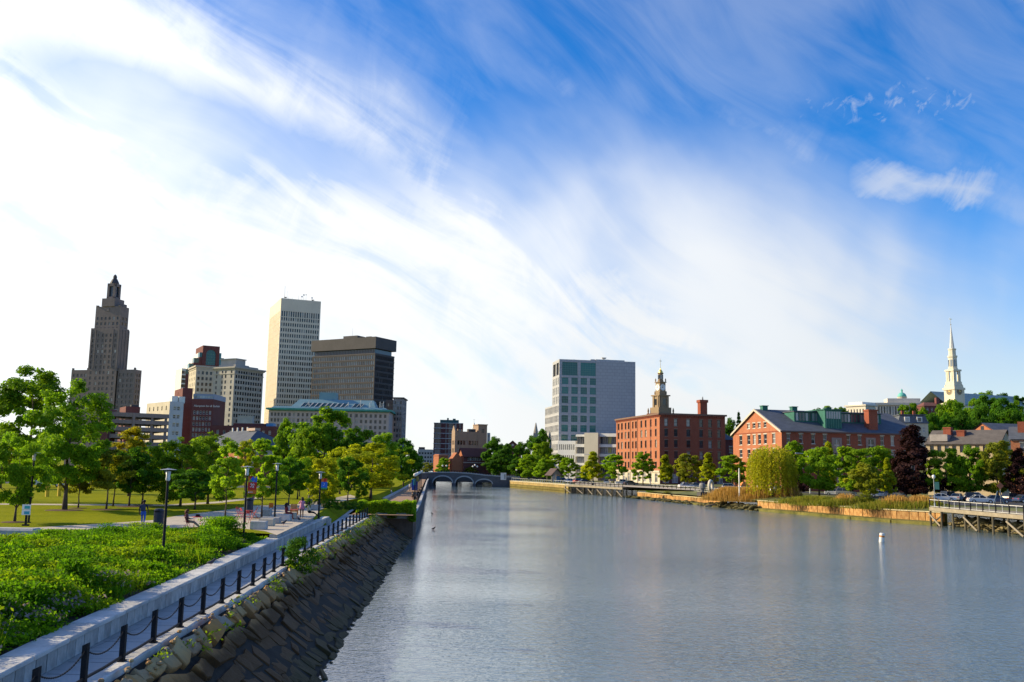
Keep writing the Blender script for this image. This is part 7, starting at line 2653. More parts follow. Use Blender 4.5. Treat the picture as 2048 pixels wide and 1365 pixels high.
# mulch rings under park trees
for x, y, r in ((129, 1021, 1.6), (29, 1045, 0.9), (156, 1017, 0.8), (212, 1020, 1.3), (258, 1014, 1.2), (284, 1011, 1.1), (523, 1037, 0.9)):
	p = P(x, y)
	structure(MB().lathe([(r, 0.0), (r * 0.92, 0.03), (0.2, 0.06)], 20, 0, (p.x, p.y, ZP + 0.002)).build('mulch_ring', MULCH))
# ------------------------------------------------------------------ bridge and right bank
def stone_bridge():
	Y = 372.0
	e = thing('stone_bridge', 'low grey stone bridge with two arches across the river', 'bridge', (-16, Y, 0))
	o = Vector((-16, Y, 0))
	st = mat_brick('bridge_stone', (0.13, 0.13, 0.135), (0.10, 0.10, 0.105), (0.07, 0.07, 0.07), bw=1.2, bh=0.5)

	def q(px, py):
		p = at_y(px, py, Y) - o
		return p.x, p.z
	ops = [((866, 966), (904.5, 966), 953.2), ((911, 967), (946, 967), 954.2), ((952, 968), (984, 968), 960.0)]
	n = 12
	T = 15.0
	body = MB()
	topz = lambda x: interp_px(x)
	tp = [q(px, py) for px, py in ((835, 948), (855, 946.5), (880, 946), (905, 946.3), (937, 948), (972, 952), (1012, 955), (1040, 956))]

	def interp_px(x):
		for (xa, za), (xb, zb) in zip(tp, tp[1:]):
			if x <= xb:
				return za + (zb - za) * (x - xa) / (xb - xa)
		return tp[-1][1]
	xs = [tp[0][0]]

	def wall_strip(x0, x1):
		k = max(1, int((x1 - x0) / 2))
		for i in range(k):
			a, b = x0 + (x1 - x0) * i / k, x0 + (x1 - x0) * (i + 1) / k
			body.face([(a, 0, -0.8), (b, 0, -0.8), (b, 0, interp_px(b)), (a, 0, interp_px(a))])
	cur = tp[0][0]
	for (p0, p1, cy) in ops:
		x0, zs = q(*p0)
		x1, _ = q(*p1)
		zc = q((p0[0] + p1[0]) / 2, cy)[1]
		wall_strip(cur, x0)
		xm, rw, rh = (x0 + x1) / 2, (x1 - x0) / 2, zc - zs
		arc = [(xm - rw * math.cos(math.pi * i / n), zs + rh * math.sin(math.pi * i / n)) for i in range(n + 1)]
		for (xa, za), (xb, zb) in zip(arc, arc[1:]):
			body.face([(xa, 0, za), (xb, 0, zb), (xb, 0, interp_px(xb)), (xa, 0, interp_px(xa))])
			body.face([(xa, 0, za), (xa, T, za), (xb, T, zb), (xb, 0, zb)])
		for x in (x0, x1):
			body.face([(x, 0, -0.8), (x, T, -0.8), (x, T, zs), (x, 0, zs)])
		ring = MB()
		for (xa, za), (xb, zb) in zip(arc, arc[1:]):
			f = 1.0
			sa, sb = (1 + 0.45 / rw), (1 + 0.5 / max(rh, 1))
			A = (xm + (xa - xm) * sa, zs + (za - zs) * sb)
			B = (xm + (xb - xm) * sa, zs + (zb - zs) * sb)
			ring.face([(xa, -0.12, za), (xb, -0.12, zb), (B[0], -0.12, B[1]), (A[0], -0.12, A[1])])
			ring.face([(A[0], -0.12, A[1]), (B[0], -0.12, B[1]), (B[0], 0, B[1]), (A[0], 0, A[1])])
			ring.face([(xa, -0.12, za), (xa, 0, za), (xb, 0, zb), (xb, -0.12, zb)])
		ring.build('arch_ring', GREY_CONC, e)
		cur = x1
	wall_strip(cur, tp[-1][0])
	body.build('bridge_wall', st, e)
	deck = MB()
	par = MB()
	for (xa, za), (xb, zb) in zip(tp, tp[1:]):
		deck.face([(xa, 0.3, za - 0.25), (xb, 0.3, zb - 0.25), (xb, T, zb - 0.25), (xa, T, za - 0.25)])
		deck.face([(xa, T, -0.8), (xa, T, za + 0.7), (xb, T, zb + 0.7), (xb, T, -0.8)][::1]) if False else None
		for y0 in (-0.2, T - 0.3):
			k = len(par.v)
			for x, z in ((xa, za), (xb, zb)):
				par.v += [(x, y0, z + 0.003), (x, y0 + 0.5, z + 0.003), (x, y0 + 0.5, z + 0.35), (x, y0, z + 0.35)]
			par.f += [(k, k + 4, k + 7, k + 3), (k + 3, k + 7, k + 6, k + 2), (k + 2, k + 6, k + 5, k + 1), (k + 1, k + 5, k + 4, k)]
			par.m += [0] * 4
	deck.build('deck', ASPHALT, e)
	par.build('parapet', GREY_CONC, e)
	# balusters and rail on the near side
	for i in range(40):
		x = tp[0][0] + (tp[-1][0] - tp[0][0]) * i / 39
		MB().box(x - 0.1, x + 0.1, 0.0, 0.16, interp_px(x) + 0.353, interp_px(x) + 1.0).build('rail_post', METAL_BLACK, e)
	MB().path([(x, 0.08, z + 1.0) for x, z in tp], 0.06, 5).build('rail', METAL_BLACK, e)
	fb = thing('farther_bridge', 'dark low bridge seen through the arches of the stone bridge', 'bridge', (-22, 400, 0))
	MB().box(-30, 40, 0, 12, 1.3, 4.2).build('span', DARK_STONE, fb)
	for x in (-13, -2, 9):
		MB().box(x - 1, x + 1, 0.5, 11.5, -1, 1.297).build('pier', DARK_STONE, fb)
	for px, y, kind, lab in ((842, 935, 2, 'twin globe lamp at the left end of the bridge'), (950, 933, 3, 'triple globe lamp on the middle of the bridge'), (1033, 943, 1, 'single white globe lamp right of the bridge'), (889, 936, 2, 'twin globe lamp above the left arch')):
		x, z = q(px, y)
		base = interp_px(min(max(x, tp[0][0]), tp[-1][0])) + 0.3
		lo = thing('bridge_lamp', lab, 'street lamp', o + Vector((x, 0.3, base)), 0, 'globe lamps of the bridge')
		hh = max(2.5, z - base)
		MB().tube((0, 0, 0), (0, 0, hh), 0.09, 0.06, 6).build('pole', METAL_BLACK, lo)
		offs = {1: [(0, 0.25)], 2: [(-0.8, 0), (0.8, 0)], 3: [(-0.9, -0.1), (0.0, 0.45), (0.9, -0.1)]}[kind]
		if kind > 1:
			MB().box(-0.85, 0.85, -0.04, 0.04, hh - 0.35, hh - 0.27).build('arm', METAL_BLACK, lo)
		for a, b in offs:
			MB().lathe([(0.05, -0.38), (0.30, -0.2), (0.38, 0), (0.30, 0.25), (0.05, 0.38)], 10, 0, (a, 0, hh + b)).build('globe', GL_LAMP, lo, True)
	# parked van-like white box by the bridge end
	p = at_y(1007, 948, 366)
	t = thing('white_kiosk_box', 'small white utility box at the right end of the bridge', 'utility box', (p.x, 366, 3.0))
	MB().box(-1.1, 1.1, -0.8, 0.8, 0, 2.6).box(-1.2, 1.2, -0.9, 0.9, 2.603, 2.75).build('cabinet', WHITE_PAINT, t)
	MB().box(0.2, 0.9, -0.86, -0.803, 0.3, 2.2).build('door', METAL_GREY, t)


WALL_BLOCK = mat('seawall_block', (0.42, 0.26, 0.10), 0.9, 0.25, 0.8, 0.5, 5.0, c2=(0.26, 0.11, 0.03), rnd=0.35)
WALL_CAP = mat('seawall_cap', (0.52, 0.42, 0.24), 0.9, 0.15, 0.8, rnd=0.1)
ALGAE = mat('algae_ledge', (0.15, 0.13, 0.03), 0.9, 0.3, 0.5, 0.4, 5.0, c2=(0.07, 0.075, 0.015))
ALGAE_WALL = mat('algae_wall', (0.17, 0.125, 0.025), 0.9, 0.3, 0.5, 0.4, 5.0, c2=(0.10, 0.085, 0.018), rnd=0.15)
ALGAE_ROCK = mat('algae_rock', (0.13, 0.105, 0.04), 0.95, 0.35, 0.9, 0.5, 6.0, c2=(0.045, 0.045, 0.015), rnd=0.25)


def rs_between(px0, px1, off=0.0, n=None, step=1.0):
	"""points along the right shoreline between two picture columns"""
	pts = resample(RS, step)
	out = []
	for p in pts:
		v = CAM_M.transposed() @ (p - EYE)
		if v.z > -1:
			continue
		px = 1024 + F * v.x / -v.z
		if px0 <= px <= px1:
			out.append(p + Vector((off, off * 0.17, 0)))
	return out


def strip_wall(name, label, pts, z0, z1, block, mats, cap=None, depth=1.2, capm=None, ledge=None):
	o = pts[0].copy()
	e = thing(name, label, 'wall', o)
	# walk along and set blocks
	tot = [0.0]
	for a, b in zip(pts, pts[1:]):
		tot.append(tot[-1] + (b - a).length)

	def at(s):
		for i in range(len(pts) - 1):
			if s <= tot[i + 1]:
				return pts[i].lerp(pts[i + 1], (s - tot[i]) / (tot[i + 1] - tot[i]))
		return pts[-1]
	s = 0.0
	rows = max(1, round((z1 - z0) / 1.1))
	meshes = {}
	while s < tot[-1] - 0.3:
		L = min(block * random.choice((0.7, 1.0, 1.0, 1.35)), tot[-1] - s)
		a, b = at(s), at(s + L)
		ang = math.atan2(b.x - a.x, b.y - a.y)
		mid = (a + b) / 2
		nrm = Vector((math.cos(ang), -math.sin(ang), 0))
		if nrm.x < 0:
			nrm = -nrm
		for r in range(rows):
			h = (z1 - z0) / rows
			key = (round(L, 1), r < rows / 2)
			me = meshes.setdefault(key, chamfer(depth, max(0.3, round(L, 1) - 0.13), h - 0.06, 0.09).mesh('block', ALGAE_WALL if rows > 1 and r < rows / 2 else mats))
			q = link('block', me, e, mid + nrm * (depth / 2 + random.uniform(0, 0.06)) + Vector((0, 0, z0 + r * h)) - o)
			q.rotation_euler = (0, 0, -ang)
		if cap:
			key = (round(L, 1), 'c')
			me = meshes.setdefault(key, chamfer(depth + 0.1, round(L, 1) - 0.02, cap, 0.03).mesh('cap_stone', capm))
			q = link('cap_stone', me, e, mid + nrm * (depth / 2) + Vector((0, 0, z1)) - o)
			q.rotation_euler = (0, 0, -ang)
		s += L
	if ledge:
		w, zl = ledge
		mb = MB()
		for a, b in zip(pts, pts[1:]):
			n = Vector((-(b - a).y, (b - a).x, 0)).normalized()
			if n.x > 0:
				n = -n
			A, B = a + n * w, b + n * w
			mb.face([a - o + Vector((0, 0, zl + 0.15)), A - o + Vector((0, 0, zl)), B - o + Vector((0, 0, zl)), b - o + Vector((0, 0, zl + 0.15))])
			mb.face([A - o + Vector((0, 0, zl)), A - o + Vector((0, 0, -0.5)), B - o + Vector((0, 0, -0.5)), B - o + Vector((0, 0, zl))])
		mb.build('ledge', ALGAE, e)
	back = MB()
	for a, b in zip(pts, pts[1:]):
		n = Vector((0.9, 0.15, 0))
		back.face([a + n - o + Vector((0, 0, -0.5)), b + n - o + Vector((0, 0, -0.5)), b + n - o + Vector((0, 0, z1 - 0.05)), a + n - o + Vector((0, 0, z1 - 0.05))])
	back.build('backing', ALGAE, e)
	return e


def rail_run(name, label, pts, z, postm, railm, step=2.2, h=1.05, mid=True, infill=False):
	o = pts[0] + Vector((0, 0, z))
	e = thing(name, label, 'railing', o)
	rp = resample(pts, step)
	pm = MB().box(-0.07, 0.07, -0.07, 0.07, 0, h + 0.12).mesh('post', postm)
	ip = MB().box(-0.025, 0.025, -0.025, 0.025, 0.1, h).mesh('baluster', railm)
	Z = Vector((0, 0, z))
	for i, p in enumerate(rp):
		link('post', pm, e, p + Z - o)
	for a, b in zip(rp, rp[1:]):
		if infill:
			for t in ((0.5,) if infill == 1 else [k / infill for k in range(1, infill)]):
				link('baluster', ip, e, a.lerp(b, t) + Z - o)
		d = (b - a).length
		for hz, rr in (((h, 0.05), (0.14, 0.04)) if mid else ((h, 0.05),)):
			MB().tube(a + Z - o + Vector((0, 0, hz)), b + Z - o + Vector((0, 0, hz)), rr, rr, 4).build('rail', railm, e)
	return e


def timber_pier(name, label, pts, z, width, brace_every=2, railing=None):
	o = pts[0].copy()
	e = thing(name, label, 'pier', o)
	rp = resample(pts, 3.4)
	inl = Vector((0.985, 0.17, 0))
	# deck boards, as fascia pieces and planks
	for a, b in zip(rp, rp[1:]):
		d = (b - a)
		ang = math.atan2(d.x, d.y)
		mid = (a + b) / 2
		c = chamfer(0.28, d.length - 0.02, 0.55, 0.02).build('edge_beam', TIMBER, e, loc=mid + Vector((0, 0, z - 0.55)) - o)
		c.rotation_euler = (0, 0, -ang)
		for k in range(6):
			A, B = a.lerp(b, k / 6 + 0.01), a.lerp(b, (k + 1) / 6 - 0.01)
			m = MB()
			W = inl * width
			q = [A + inl * 0.16, A + W, B + W, B + inl * 0.16]
			m.prism([((p - o).x, (p - o).y) for p in q], z - 0.10, z + 0.02)
			m.build('plank', TIMBER, e)
	for i, p in enumerate(rp):
		MB().tube(p - o + Vector((0.05, 0, -1.5)), p - o + Vector((0.05, 0, z - 0.56)), 0.19, 0.17, 8).build('pile', TIMBER_DARK, e)
		MB().tube(p - o + inl * (width - 0.6) + Vector((0, 0, -1.5)), p - o + inl * (width - 0.6) + Vector((0, 0, z - 0.12)), 0.19, 0.17, 8).build('pile', TIMBER_DARK, e)
	for i in range(0, len(rp) - 1, brace_every):
		a, b = rp[i] - o, rp[i + 1] - o
		MB().tube(a + Vector((-0.2, 0, 0.2)), b + Vector((-0.2, 0, z - 1.0)), 0.14, 0.14, 6).build('brace', TIMBER, e)
		MB().tube(a + Vector((0.25, 0, z - 1.0)), b + Vector((0.25, 0, 0.4)), 0.12, 0.12, 6).build('brace', TIMBER_DARK, e)
	return e


def rocks(name, label, pts, n, spread_, zr, size, seed, mats=ALGAE_ROCK):
	rng = np.random.default_rng(seed)
	mb = MB()
	o = pts[0]
	for i in range(n):
		p = pts[rng.integers(len(pts))] + Vector((rng.uniform(*spread_), rng.uniform(-1, 1), 0)) - o
		p.z = rng.uniform(*zr)
		s = rng.uniform(*size)
		prof = [(s * 0.5, -s * 0.5), (s * rng.uniform(0.8, 1.1), -s * 0.1), (s * rng.uniform(0.7, 0.9), s * 0.3), (s * 0.3, s * 0.5)]
		q = MB().lathe(prof, 6, 0, (0, 0, 0), rng.uniform(0, 6))
		q.v = [tuple(np.array(v) * (1 + 0.25 * rng.normal(size=3) * 0.6)) for v in q.v]
		mb.add(q, Matrix.Translation(p) @ Matrix.Diagonal((rng.uniform(0.8, 1.5), rng.uniform(0.8, 1.3), 0.8, 1)))
	return stuff(mb.build(name, mats, None, loc=o), label, 'rocks')


def reeds(name, label, area, n, h, mats, seed):
	"""upright blades in a patch: area = list of (px, Y, z) centre, spread"""
	rng = np.random.default_rng(seed)
	V = []
	for cx, cy, cz, sx, sy, k in area:
		m = int(n * k)
		x = cx + rng.normal(size=m) * sx
		y = cy + rng.normal(size=m) * sy
		L = rng.uniform(0.5, 1.0, m) * h * np.exp(-((x - cx) / (2.4 * sx)) ** 2)
		th = rng.uniform(0, 6.28, m)
		w = 0.035
		dx, dy = rng.normal(size=m) * 0.22, rng.normal(size=m) * 0.22
		a = np.empty((m, 4, 3))
		a[:, 0] = np.stack([x - np.cos(th) * w, y - np.sin(th) * w, np.full(m, cz)], 1)
		a[:, 1] = np.stack([x + np.cos(th) * w, y + np.sin(th) * w, np.full(m, cz)], 1)
		a[:, 2] = np.stack([x + np.cos(th) * w * 0.9 + dx, y + np.sin(th) * w + dy, cz + L], 1)
		a[:, 3] = np.stack([x - np.cos(th) * w * 0.9 + dx, y - np.sin(th) * w + dy, cz + L], 1)
		V.append(a)
	V = np.concatenate(V)
	o = link(name, np_mesh(name, V.reshape(-1, 3), np.arange(len(V) * 4).reshape(-1, 4), mats))
	return stuff(o, label, 'reeds')


# ---- cars
TYRE = mat('tyre', (0.02, 0.02, 0.02), 0.8, 0.1)
CAR_GLASS = mat('car_glass', (0.02, 0.025, 0.03), 0.05, 0.05, spec=0.6)
RIM = mat('wheel_rim', (0.5, 0.5, 0.52), 0.35, 0.05, metal=0.7)


def car_meshes(kind):
	L2 = 2.25
	if kind == 'suv':
		side = [(-2.2, 0.35), (-2.25, 0.75), (-2.15, 1.05), (1.0, 1.05), (2.0, 0.95), (2.25, 0.72), (2.22, 0.35)]
		lo, hi, zt = (-2.05, 1.0, -0.80, 0.80), (-1.75, 0.35, -0.66, 0.66), 1.68
	elif kind == 'pickup':
		side = [(-2.5, 0.4), (-2.55, 0.8), (-2.5, 1.1), (1.1, 1.1), (2.3, 1.0), (2.5, 0.75), (2.45, 0.4)]
		lo, hi, zt = (-0.9, 1.1, -0.80, 0.80), (-0.7, 0.55, -0.68, 0.68), 1.75
	else:
		side = [(-2.2, 0.32), (-2.28, 0.65), (-2.1, 0.92), (1.05, 0.92), (2.05, 0.80), (2.28, 0.58), (2.22, 0.30)]
		lo, hi, zt = (-1.65, 1.05, -0.78, 0.78), (-0.95, 0.25, -0.60, 0.60), 1.43
	body = MB()
	n = len(side)
	for y, s in ((-0.88, 0.94), (-0.82, 1.0), (0.82, 1.0), (0.88, 0.94)):
		body.v += [(x * (0.985 if s < 1 else 1), y, 0.3 + (z - 0.3) * s) for x, z in side]
	for k in range(3):
		for i in range(n):
			j = (i + 1) % n
			body.f.append((k * n + i, k * n + j, (k + 1) * n + j, (k + 1) * n + i))
	body.f += [tuple(range(n))[::-1], tuple(range(3 * n, 4 * n))]
	body.m = [0] * len(body.f)
	z0 = side[2][1]
	body.box(hi[0], hi[1], hi[2], hi[3], zt - 0.02, zt + 0.05)
	for x0, x1 in ((lo[0], hi[0]), (lo[1], hi[1])):           # pillars
		for s in (-1, 1):
			body.tube((x0, s * 0.76, z0), (x1, s * 0.64, zt), 0.05, 0.04, 4)
	xm = (hi[0] + hi[1]) / 2
	for s in (-1, 1):
		body.tube((xm, s * 0.78, z0), (xm, s * 0.65, zt), 0.045, 0.04, 4)
		body.box(lo[1] - 0.35, lo[1] - 0.15, s * 0.95 - 0.08, s * 0.95 + 0.08, z0, z0 + 0.13)
	glass = MB().frustum(lo, hi, z0 + 0.003, zt - 0.025)
	wheel = MB().tube((0, -0.11, 0), (0, 0.11, 0), 0.33, 0.33, 14)
	rim = MB().tube((0, -0.12, 0), (0, 0.12, 0), 0.19, 0.19, 10)
	light = MB().box(-0.05, 0.05, -0.18, 0.18, -0.07, 0.07)
	return body, glass, wheel, rim, light, (1.38, z0)


CAR_M = {k: car_meshes(k) for k in ('sedan', 'suv', 'pickup')}
CAR_PAINT = {}


def car(label, kind, color, loc, rz, group='parked cars'):
	body, glass, wheel, rim, light, (wx, z0) = CAR_M[kind]
	key = 'paint_%d_%d_%d' % tuple(int(c * 100) for c in color)
	if key not in MATS:
		m, nt = new_mat(key)
		finish(nt, color, 0.28, 0.0, None, 0.5, Coat_Weight=0.6)
	e = thing('parked_car', label, 'car', loc, rz, group)
	body.build('body', MATS[key], e)
	glass.build('window_glass', CAR_GLASS, e)
	for x in (-wx, wx):
		for y in (-0.80, 0.80):
			w = wheel.build('wheel', TYRE, e, loc=(x, y, 0.33))
			rim.build('rim', RIM, w)
	for y in (-0.6, 0.6):
		light.build('headlight', GL_LAMP, e, loc=(2.20 if kind != 'pickup' else 2.4, y, 0.66))
		light.build('tail_light', mat('tail_red', (0.30, 0.02, 0.02), 0.4, 0.05), e, loc=(-2.2 if kind != 'pickup' else -2.47, y, 0.76))
	return e


def cobra_lamp(label, px, py, Y, z, side):
	p = at_y(px, py, Y)
	e = thing('street_lamp', label, 'street lamp', (p.x, Y, z), 0, 'curved arm street lamps')
	h = p.z - z
	mb = MB().path([(0, 0, 0), (0, 0, h - 1.6), (side * 0.25, 0, h - 0.7), (side * 0.9, 0, h - 0.15), (side * 2.6, 0, h)], [0.13, 0.10, 0.085, 0.075, 0.06], 7)
	mb.build('pole', METAL_PALE, e)
	MB().box(min(side * 2.5, side * 3.3), max(side * 2.5, side * 3.3), -0.16, 0.16, h - 0.10, h + 0.08).build('lamp_head', METAL_PALE, e)


def right_bank():
	# parking lot and road: sheets a little above the ground
	lot = MB()
	pts = [foot(1868, 158, 0), foot(2120, 145, 0), foot(2160, 178, 0), foot(1790, 186, 0)]
	structure(link('car_park', poly_mesh('car_park', [Vector((p.x, p.y, ZB + 0.06)) for p in pts], ASPHALT)))
	pts = [foot(1130, 332, 0), foot(1480, 260, 0), foot(1790, 187, 0), foot(1800, 196, 0), foot(1500, 280, 0), foot(1130, 350, 0)]
	structure(link('road', poly_mesh('road', [Vector((p.x, p.y, ZB + 0.07)) for p in pts], ASPHALT)))
	pts = [foot(1150, 296, 0), foot(1380, 236, 0), foot(1450, 246, 0), foot(1150, 326, 0)]
	structure(link('quay_pavement', poly_mesh('quay_pavement', [Vector((p.x, p.y, ZB + 0.05)) for p in pts], PATH_CONC)))
	# seawalls
	a = rs_between(1019, 1139)
	strip_wall('granite_seawall', 'sunlit yellow stained seawall running to the bridge', a, -0.4, 2.5, 2.2, mat('seawall_yellow', (0.38, 0.27, 0.11), 0.9, 0.2, 0.5, 0.4, 4.0, c2=(0.25, 0.17, 0.05), rnd=0.12), 0.3, 1.2, WALL_CAP)
	rail_run('seawall_railing', 'pale railing along the yellow seawall toward the bridge', [p + Vector((0.7, 0.1, 0)) for p in a], 2.8, METAL_PALE, METAL_PALE, 2.4, 1.05)
	b = rs_between(1139, 1258, -1.5)
	timber_pier('timber_pier', 'dark timber boardwalk on piles left of the warehouse', b, 2.75, 5.0, 2)
	rail_run('pier_railing', 'railing with dark posts along the far boardwalk', b, 2.77, METAL_BLACK, FR_WHITE, 2.6, 1.05, True, 1)
	c = rs_between(1258, 1425)
	strip_wall('low_seawall', 'low orange stained wall below the riverside path', [p + Vector((2.2, 0.4, 0)) for p in c], 0.2, 1.5, 1.8, WALL_BLOCK, 0.2, 1.2, WALL_CAP, (2.4, 0.35))
	strip_wall('tan_path_wall', 'pale tan upper wall beneath the white path railing', [p + Vector((6.0, 1.0, 0)) for p in rs_between(1258, 1392)], 1.4, 2.6, 2.6, TAN_CONC, 0.15, 0.8, WALL_CAP)
	rail_run('path_railing', 'white railing with dark posts above the tan wall', [p + Vector((6.4, 1.0, 0)) for p in rs_between(1258, 1392)], 2.75, METAL_BLACK, FR_WHITE, 3.0, 1.1, True, 1)
	d = rs_between(1500, 1872)
	strip_wall('orange_seawall', 'orange stained seawall of big blocks below the reeds', [p + Vector((1.4, 0.25, 0)) for p in d], 0.55, 2.0, 1.7, WALL_BLOCK, 0.16, 1.1, WALL_CAP, (1.5, 0.5))
	f = rs_between(1872, 2075, -1.2)
	timber_pier('timber_dock', 'weathered timber dock on piles with cross braces at the right', f, 2.95, 7.0, 3)
	rail_run('dock_railing', 'white railing with black posts on the timber dock', f, 2.97, METAL_BLACK, FR_WHITE, 3.1, 1.15, True, 1)
	rocks('shore_rocks', 'weedy rocks along the low wall at the waterline', rs_between(1250, 1480), 420, (-1.0, 2.6), (-0.1, 0.5), (0.25, 0.7), 3)
	rocks('dock_rocks', 'rough rocks under the timber dock', rs_between(1872, 2075, 1.8), 380, (0.4, 3.5), (-0.1, 1.5), (0.3, 0.75), 4, mat('dock_rock', (0.20, 0.16, 0.08), 0.95, 0.3, 1.0, 0.5, 6.0, c2=(0.10, 0.085, 0.04)))
	rocks('mud_bank', 'dark weedy mud and rocks before the reeds', rs_between(1420, 1510), 300, (-0.5, 4.5), (-0.1, 0.9), (0.3, 0.8), 6)
	# reeds
	gold = mat_leaf('reed_gold', (0.36, 0.20, 0.05), (0.55, 0.34, 0.10), 0.3)
	gw = lambda px, Y, z, sx, sy, k: (foot(px, Y, z).x, Y, z, sx, sy, k)
	reeds('golden_reeds', 'golden orange reeds left of the willow', [gw(1462, 206, 1.5, 2.6, 2.2, 1), gw(1492, 204, 1.5, 2.4, 2.2, 1), gw(1515, 200, 1.6, 2.0, 2.0, 0.7), gw(1575, 196, 2.0, 1.5, 1.5, 0.35)], 4200, 3.3, gold, 41)
	reeds('shore_reeds', 'green and gold reeds along the orange seawall', [gw(1700, 170, 2.0, 4.5, 1.4, 0.8), gw(1800, 160, 2.0, 4.0, 1.6, 1.4), gw(1845, 157, 2.1, 2.2, 1.6, 1.2), gw(1630, 180, 2.0, 4.0, 1.4, 0.7)], 3000, 1.7, mat_leaf('reed_green', (0.12, 0.16, 0.015), (0.28, 0.24, 0.04), 0.45), 42)
	reeds('tawny_reeds', 'tawny seed heads standing among the shore reeds', [gw(1790, 160, 2.2, 1.6, 1.2, 0.6), gw(1840, 158, 2.3, 1.3, 1.2, 0.8), gw(1690, 171, 2.1, 1.2, 1.0, 0.5)], 1100, 2.4, gold, 43)
	for i, (px, Y, w, top, lab) in enumerate(((1650, 176, 40, 996, 'low leafy bush behind the middle of the orange seawall'), (1610, 184, 34, 992, 'low leafy bush near the left of the orange seawall'), (1725, 168, 44, 990, 'spreading bush below the olive tree'), (1690, 172, 30, 1000, 'small bush left of the olive tree'), (1335, 240, 16, 988, 'small weed bush on the tan wall'), (1300, 246, 18, 985, 'weed clump hanging at the left of the tan wall'))):
		plant('shrub', lab, foot(px, Y, 2.0), top, w, i * 0.9, 'bush', None, LEAF_MID if i % 2 else LEAF_OLIVE, 'bush')
	# piles standing in the mud
	for i, px in enumerate((1405, 1428, 1453, 1477)):
		q = on_z(px, (1004, 1007, 1007, 1006)[i], 0.5)
		t = thing('mooring_pile', 'weathered timber pile, %s of four before the reeds' % ('leftmost', 'second from left', 'third from left', 'rightmost')[i], 'pile', (q.x, q.y, -0.8))
		MB().lathe([(0.24, 0), (0.22, 2.4), (0.2, 2.9), (0.1, 2.95)], 8).build('pile_shaft', TIMBER_DARK, t)
		MB().lathe([(0.245, 2.3), (0.245, 2.45)], 8).build('iron_band', METAL_BLACK, t)
	q = on_z(1421, 1014, 0.2)
	t = MB().path([(-1.6, -1.5, 0.1), (0, 0, 0.35), (1.4, 1.2, 0.5)], [0.16, 0.2, 0.12], 7).build('driftwood_log', TIMBER, None, loc=q)
	tag(t, 'pale driftwood log lying at the waterline before the reeds', 'log')
	for px, yt, yb, lab in ((1478, 938, 992, 'tall white wooden pole in the reeds'), (1514, 950, 990, 'thin white pole in front of the willow')):
		q = foot(px, 200, 1.6)
		h = at_y(px, yt, 200).z - 1.6
		t = thing('white_pole', lab, 'pole', q)
		MB().lathe([(0.17, 0), (0.15, h * 0.6), (0.19, h * 0.75), (0.13, h)] if px < 1500 else [(0.1, 0), (0.08, h)], 8).build('shaft', WHITE_PAINT, t)
		MB().lathe([(0.16, 0), (0.05, 0.12)], 8, 0, (0, 0, h)).build('cap', WHITE_PAINT, t)
	# stone ring sculpture and stone figure on a plinth
	q = foot(1421, 226, 2.75)
	t = thing('ring_sculpture', 'upright pale stone ring sculpture beside the path', 'sculpture', q, 0.95)
	mb = MB()
	n, m = 24, 8
	Rr, rr, hz = 0.95, 0.28, 1.65
	for i in range(n):
		a = 2 * math.pi * i / n
		for j in range(m):
			b = 2 * math.pi * j / m
			mb.v.append(((Rr + rr * math.cos(b)) * math.cos(a), rr * 1.5 * math.sin(b), hz + 1.25 * (Rr + rr * math.cos(b)) * math.sin(a)))
	for i in range(n):
		for j in range(m):
			mb.f.append((i * m + j, ((i + 1) % n) * m + j, ((i + 1) % n) * m + (j + 1) % m, i * m + (j + 1) % m))
	mb.m = [0] * len(mb.f)
	mb.build('stone_ring', mat('pale_stone', (0.55, 0.50, 0.42), 0.9, 0.1, 1.0, 0.3, 8.0), t, True)
	MB().box(-0.5, 0.5, -0.4, 0.4, 0, 0.25).build('base', GRANITE, t)
	q = foot(1404, 222, 2.6)
	t = thing('stone_figure', 'rough carved stone block standing on a dark plinth', 'sculpture', q, 0.4)
	MB().box(-1.0, 1.0, -0.8, 0.8, -0.6, 0.35).build('plinth', DARK_STONE, t)
	MB().lathe([(0.4, 0.35), (0.5, 0.9), (0.75, 1.3), (0.8, 1.9), (0.6, 2.4), (0.45, 2.5)], 9).build('carved_block', mat('grey_block', (0.24, 0.23, 0.22), 0.95, 0.25, 1.5, 0.5, 6.0), t)
	# kiosk
	q = foot(1108, 318, 3.0)
	t = thing('riverside_kiosk', 'small gabled kiosk with dark roof beside the seawall', 'kiosk', q, 0.5)
	for x in (-1.9, 1.8):
		for y in (-1.6, 1.5):
			MB().box(x, x + 0.14, y, y + 0.14, 0, 2.7).build('post', TIMBER, t)
	k = MB()
	for s in (-1, 1):
		k.face([(s * 2.5, -2.2, 2.5), (s * 2.5, 2.2, 2.5), (0, 2.2, 4.9), (0, -2.2, 4.9)][::s])
		k.face([(s * 2.5, -2.2, 2.38), (0, -2.2, 4.78), (0, 2.2, 4.78), (s * 2.5, 2.2, 2.38)][::s])
	k.build('gable_roof', mat('shingle_dark', (0.10, 0.07, 0.065), 0.9, 0.2, 1.0), t)
	MB().box(-1.7, -0.3, -1.2, -1.1, 0.5, 2.2).build('notice_board', TAN_CONC, t)
	MB().box(0.3, 1.7, -1.2, -1.1, 0.4, 2.3).build('notice_board', mat('board_blue', (0.06, 0.16, 0.26), 0.6, 0.1), t)
	gb = MB()
	gb.face([(-2.0, -1.7, 2.7), (2.0, -1.7, 2.7), (0, -1.7, 4.6)])
	gb.face([(-2.0, -1.66, 2.7), (0, -1.66, 4.6), (2.0, -1.66, 2.7)])
	gb.build('gable_board', TIMBER, t)
	# cars: far row along the quay
	W, S, K, Rd, Bl = (0.62, 0.62, 0.62), (0.32, 0.33, 0.35), (0.025, 0.027, 0.03), (0.30, 0.03, 0.025), (0.04, 0.06, 0.13)
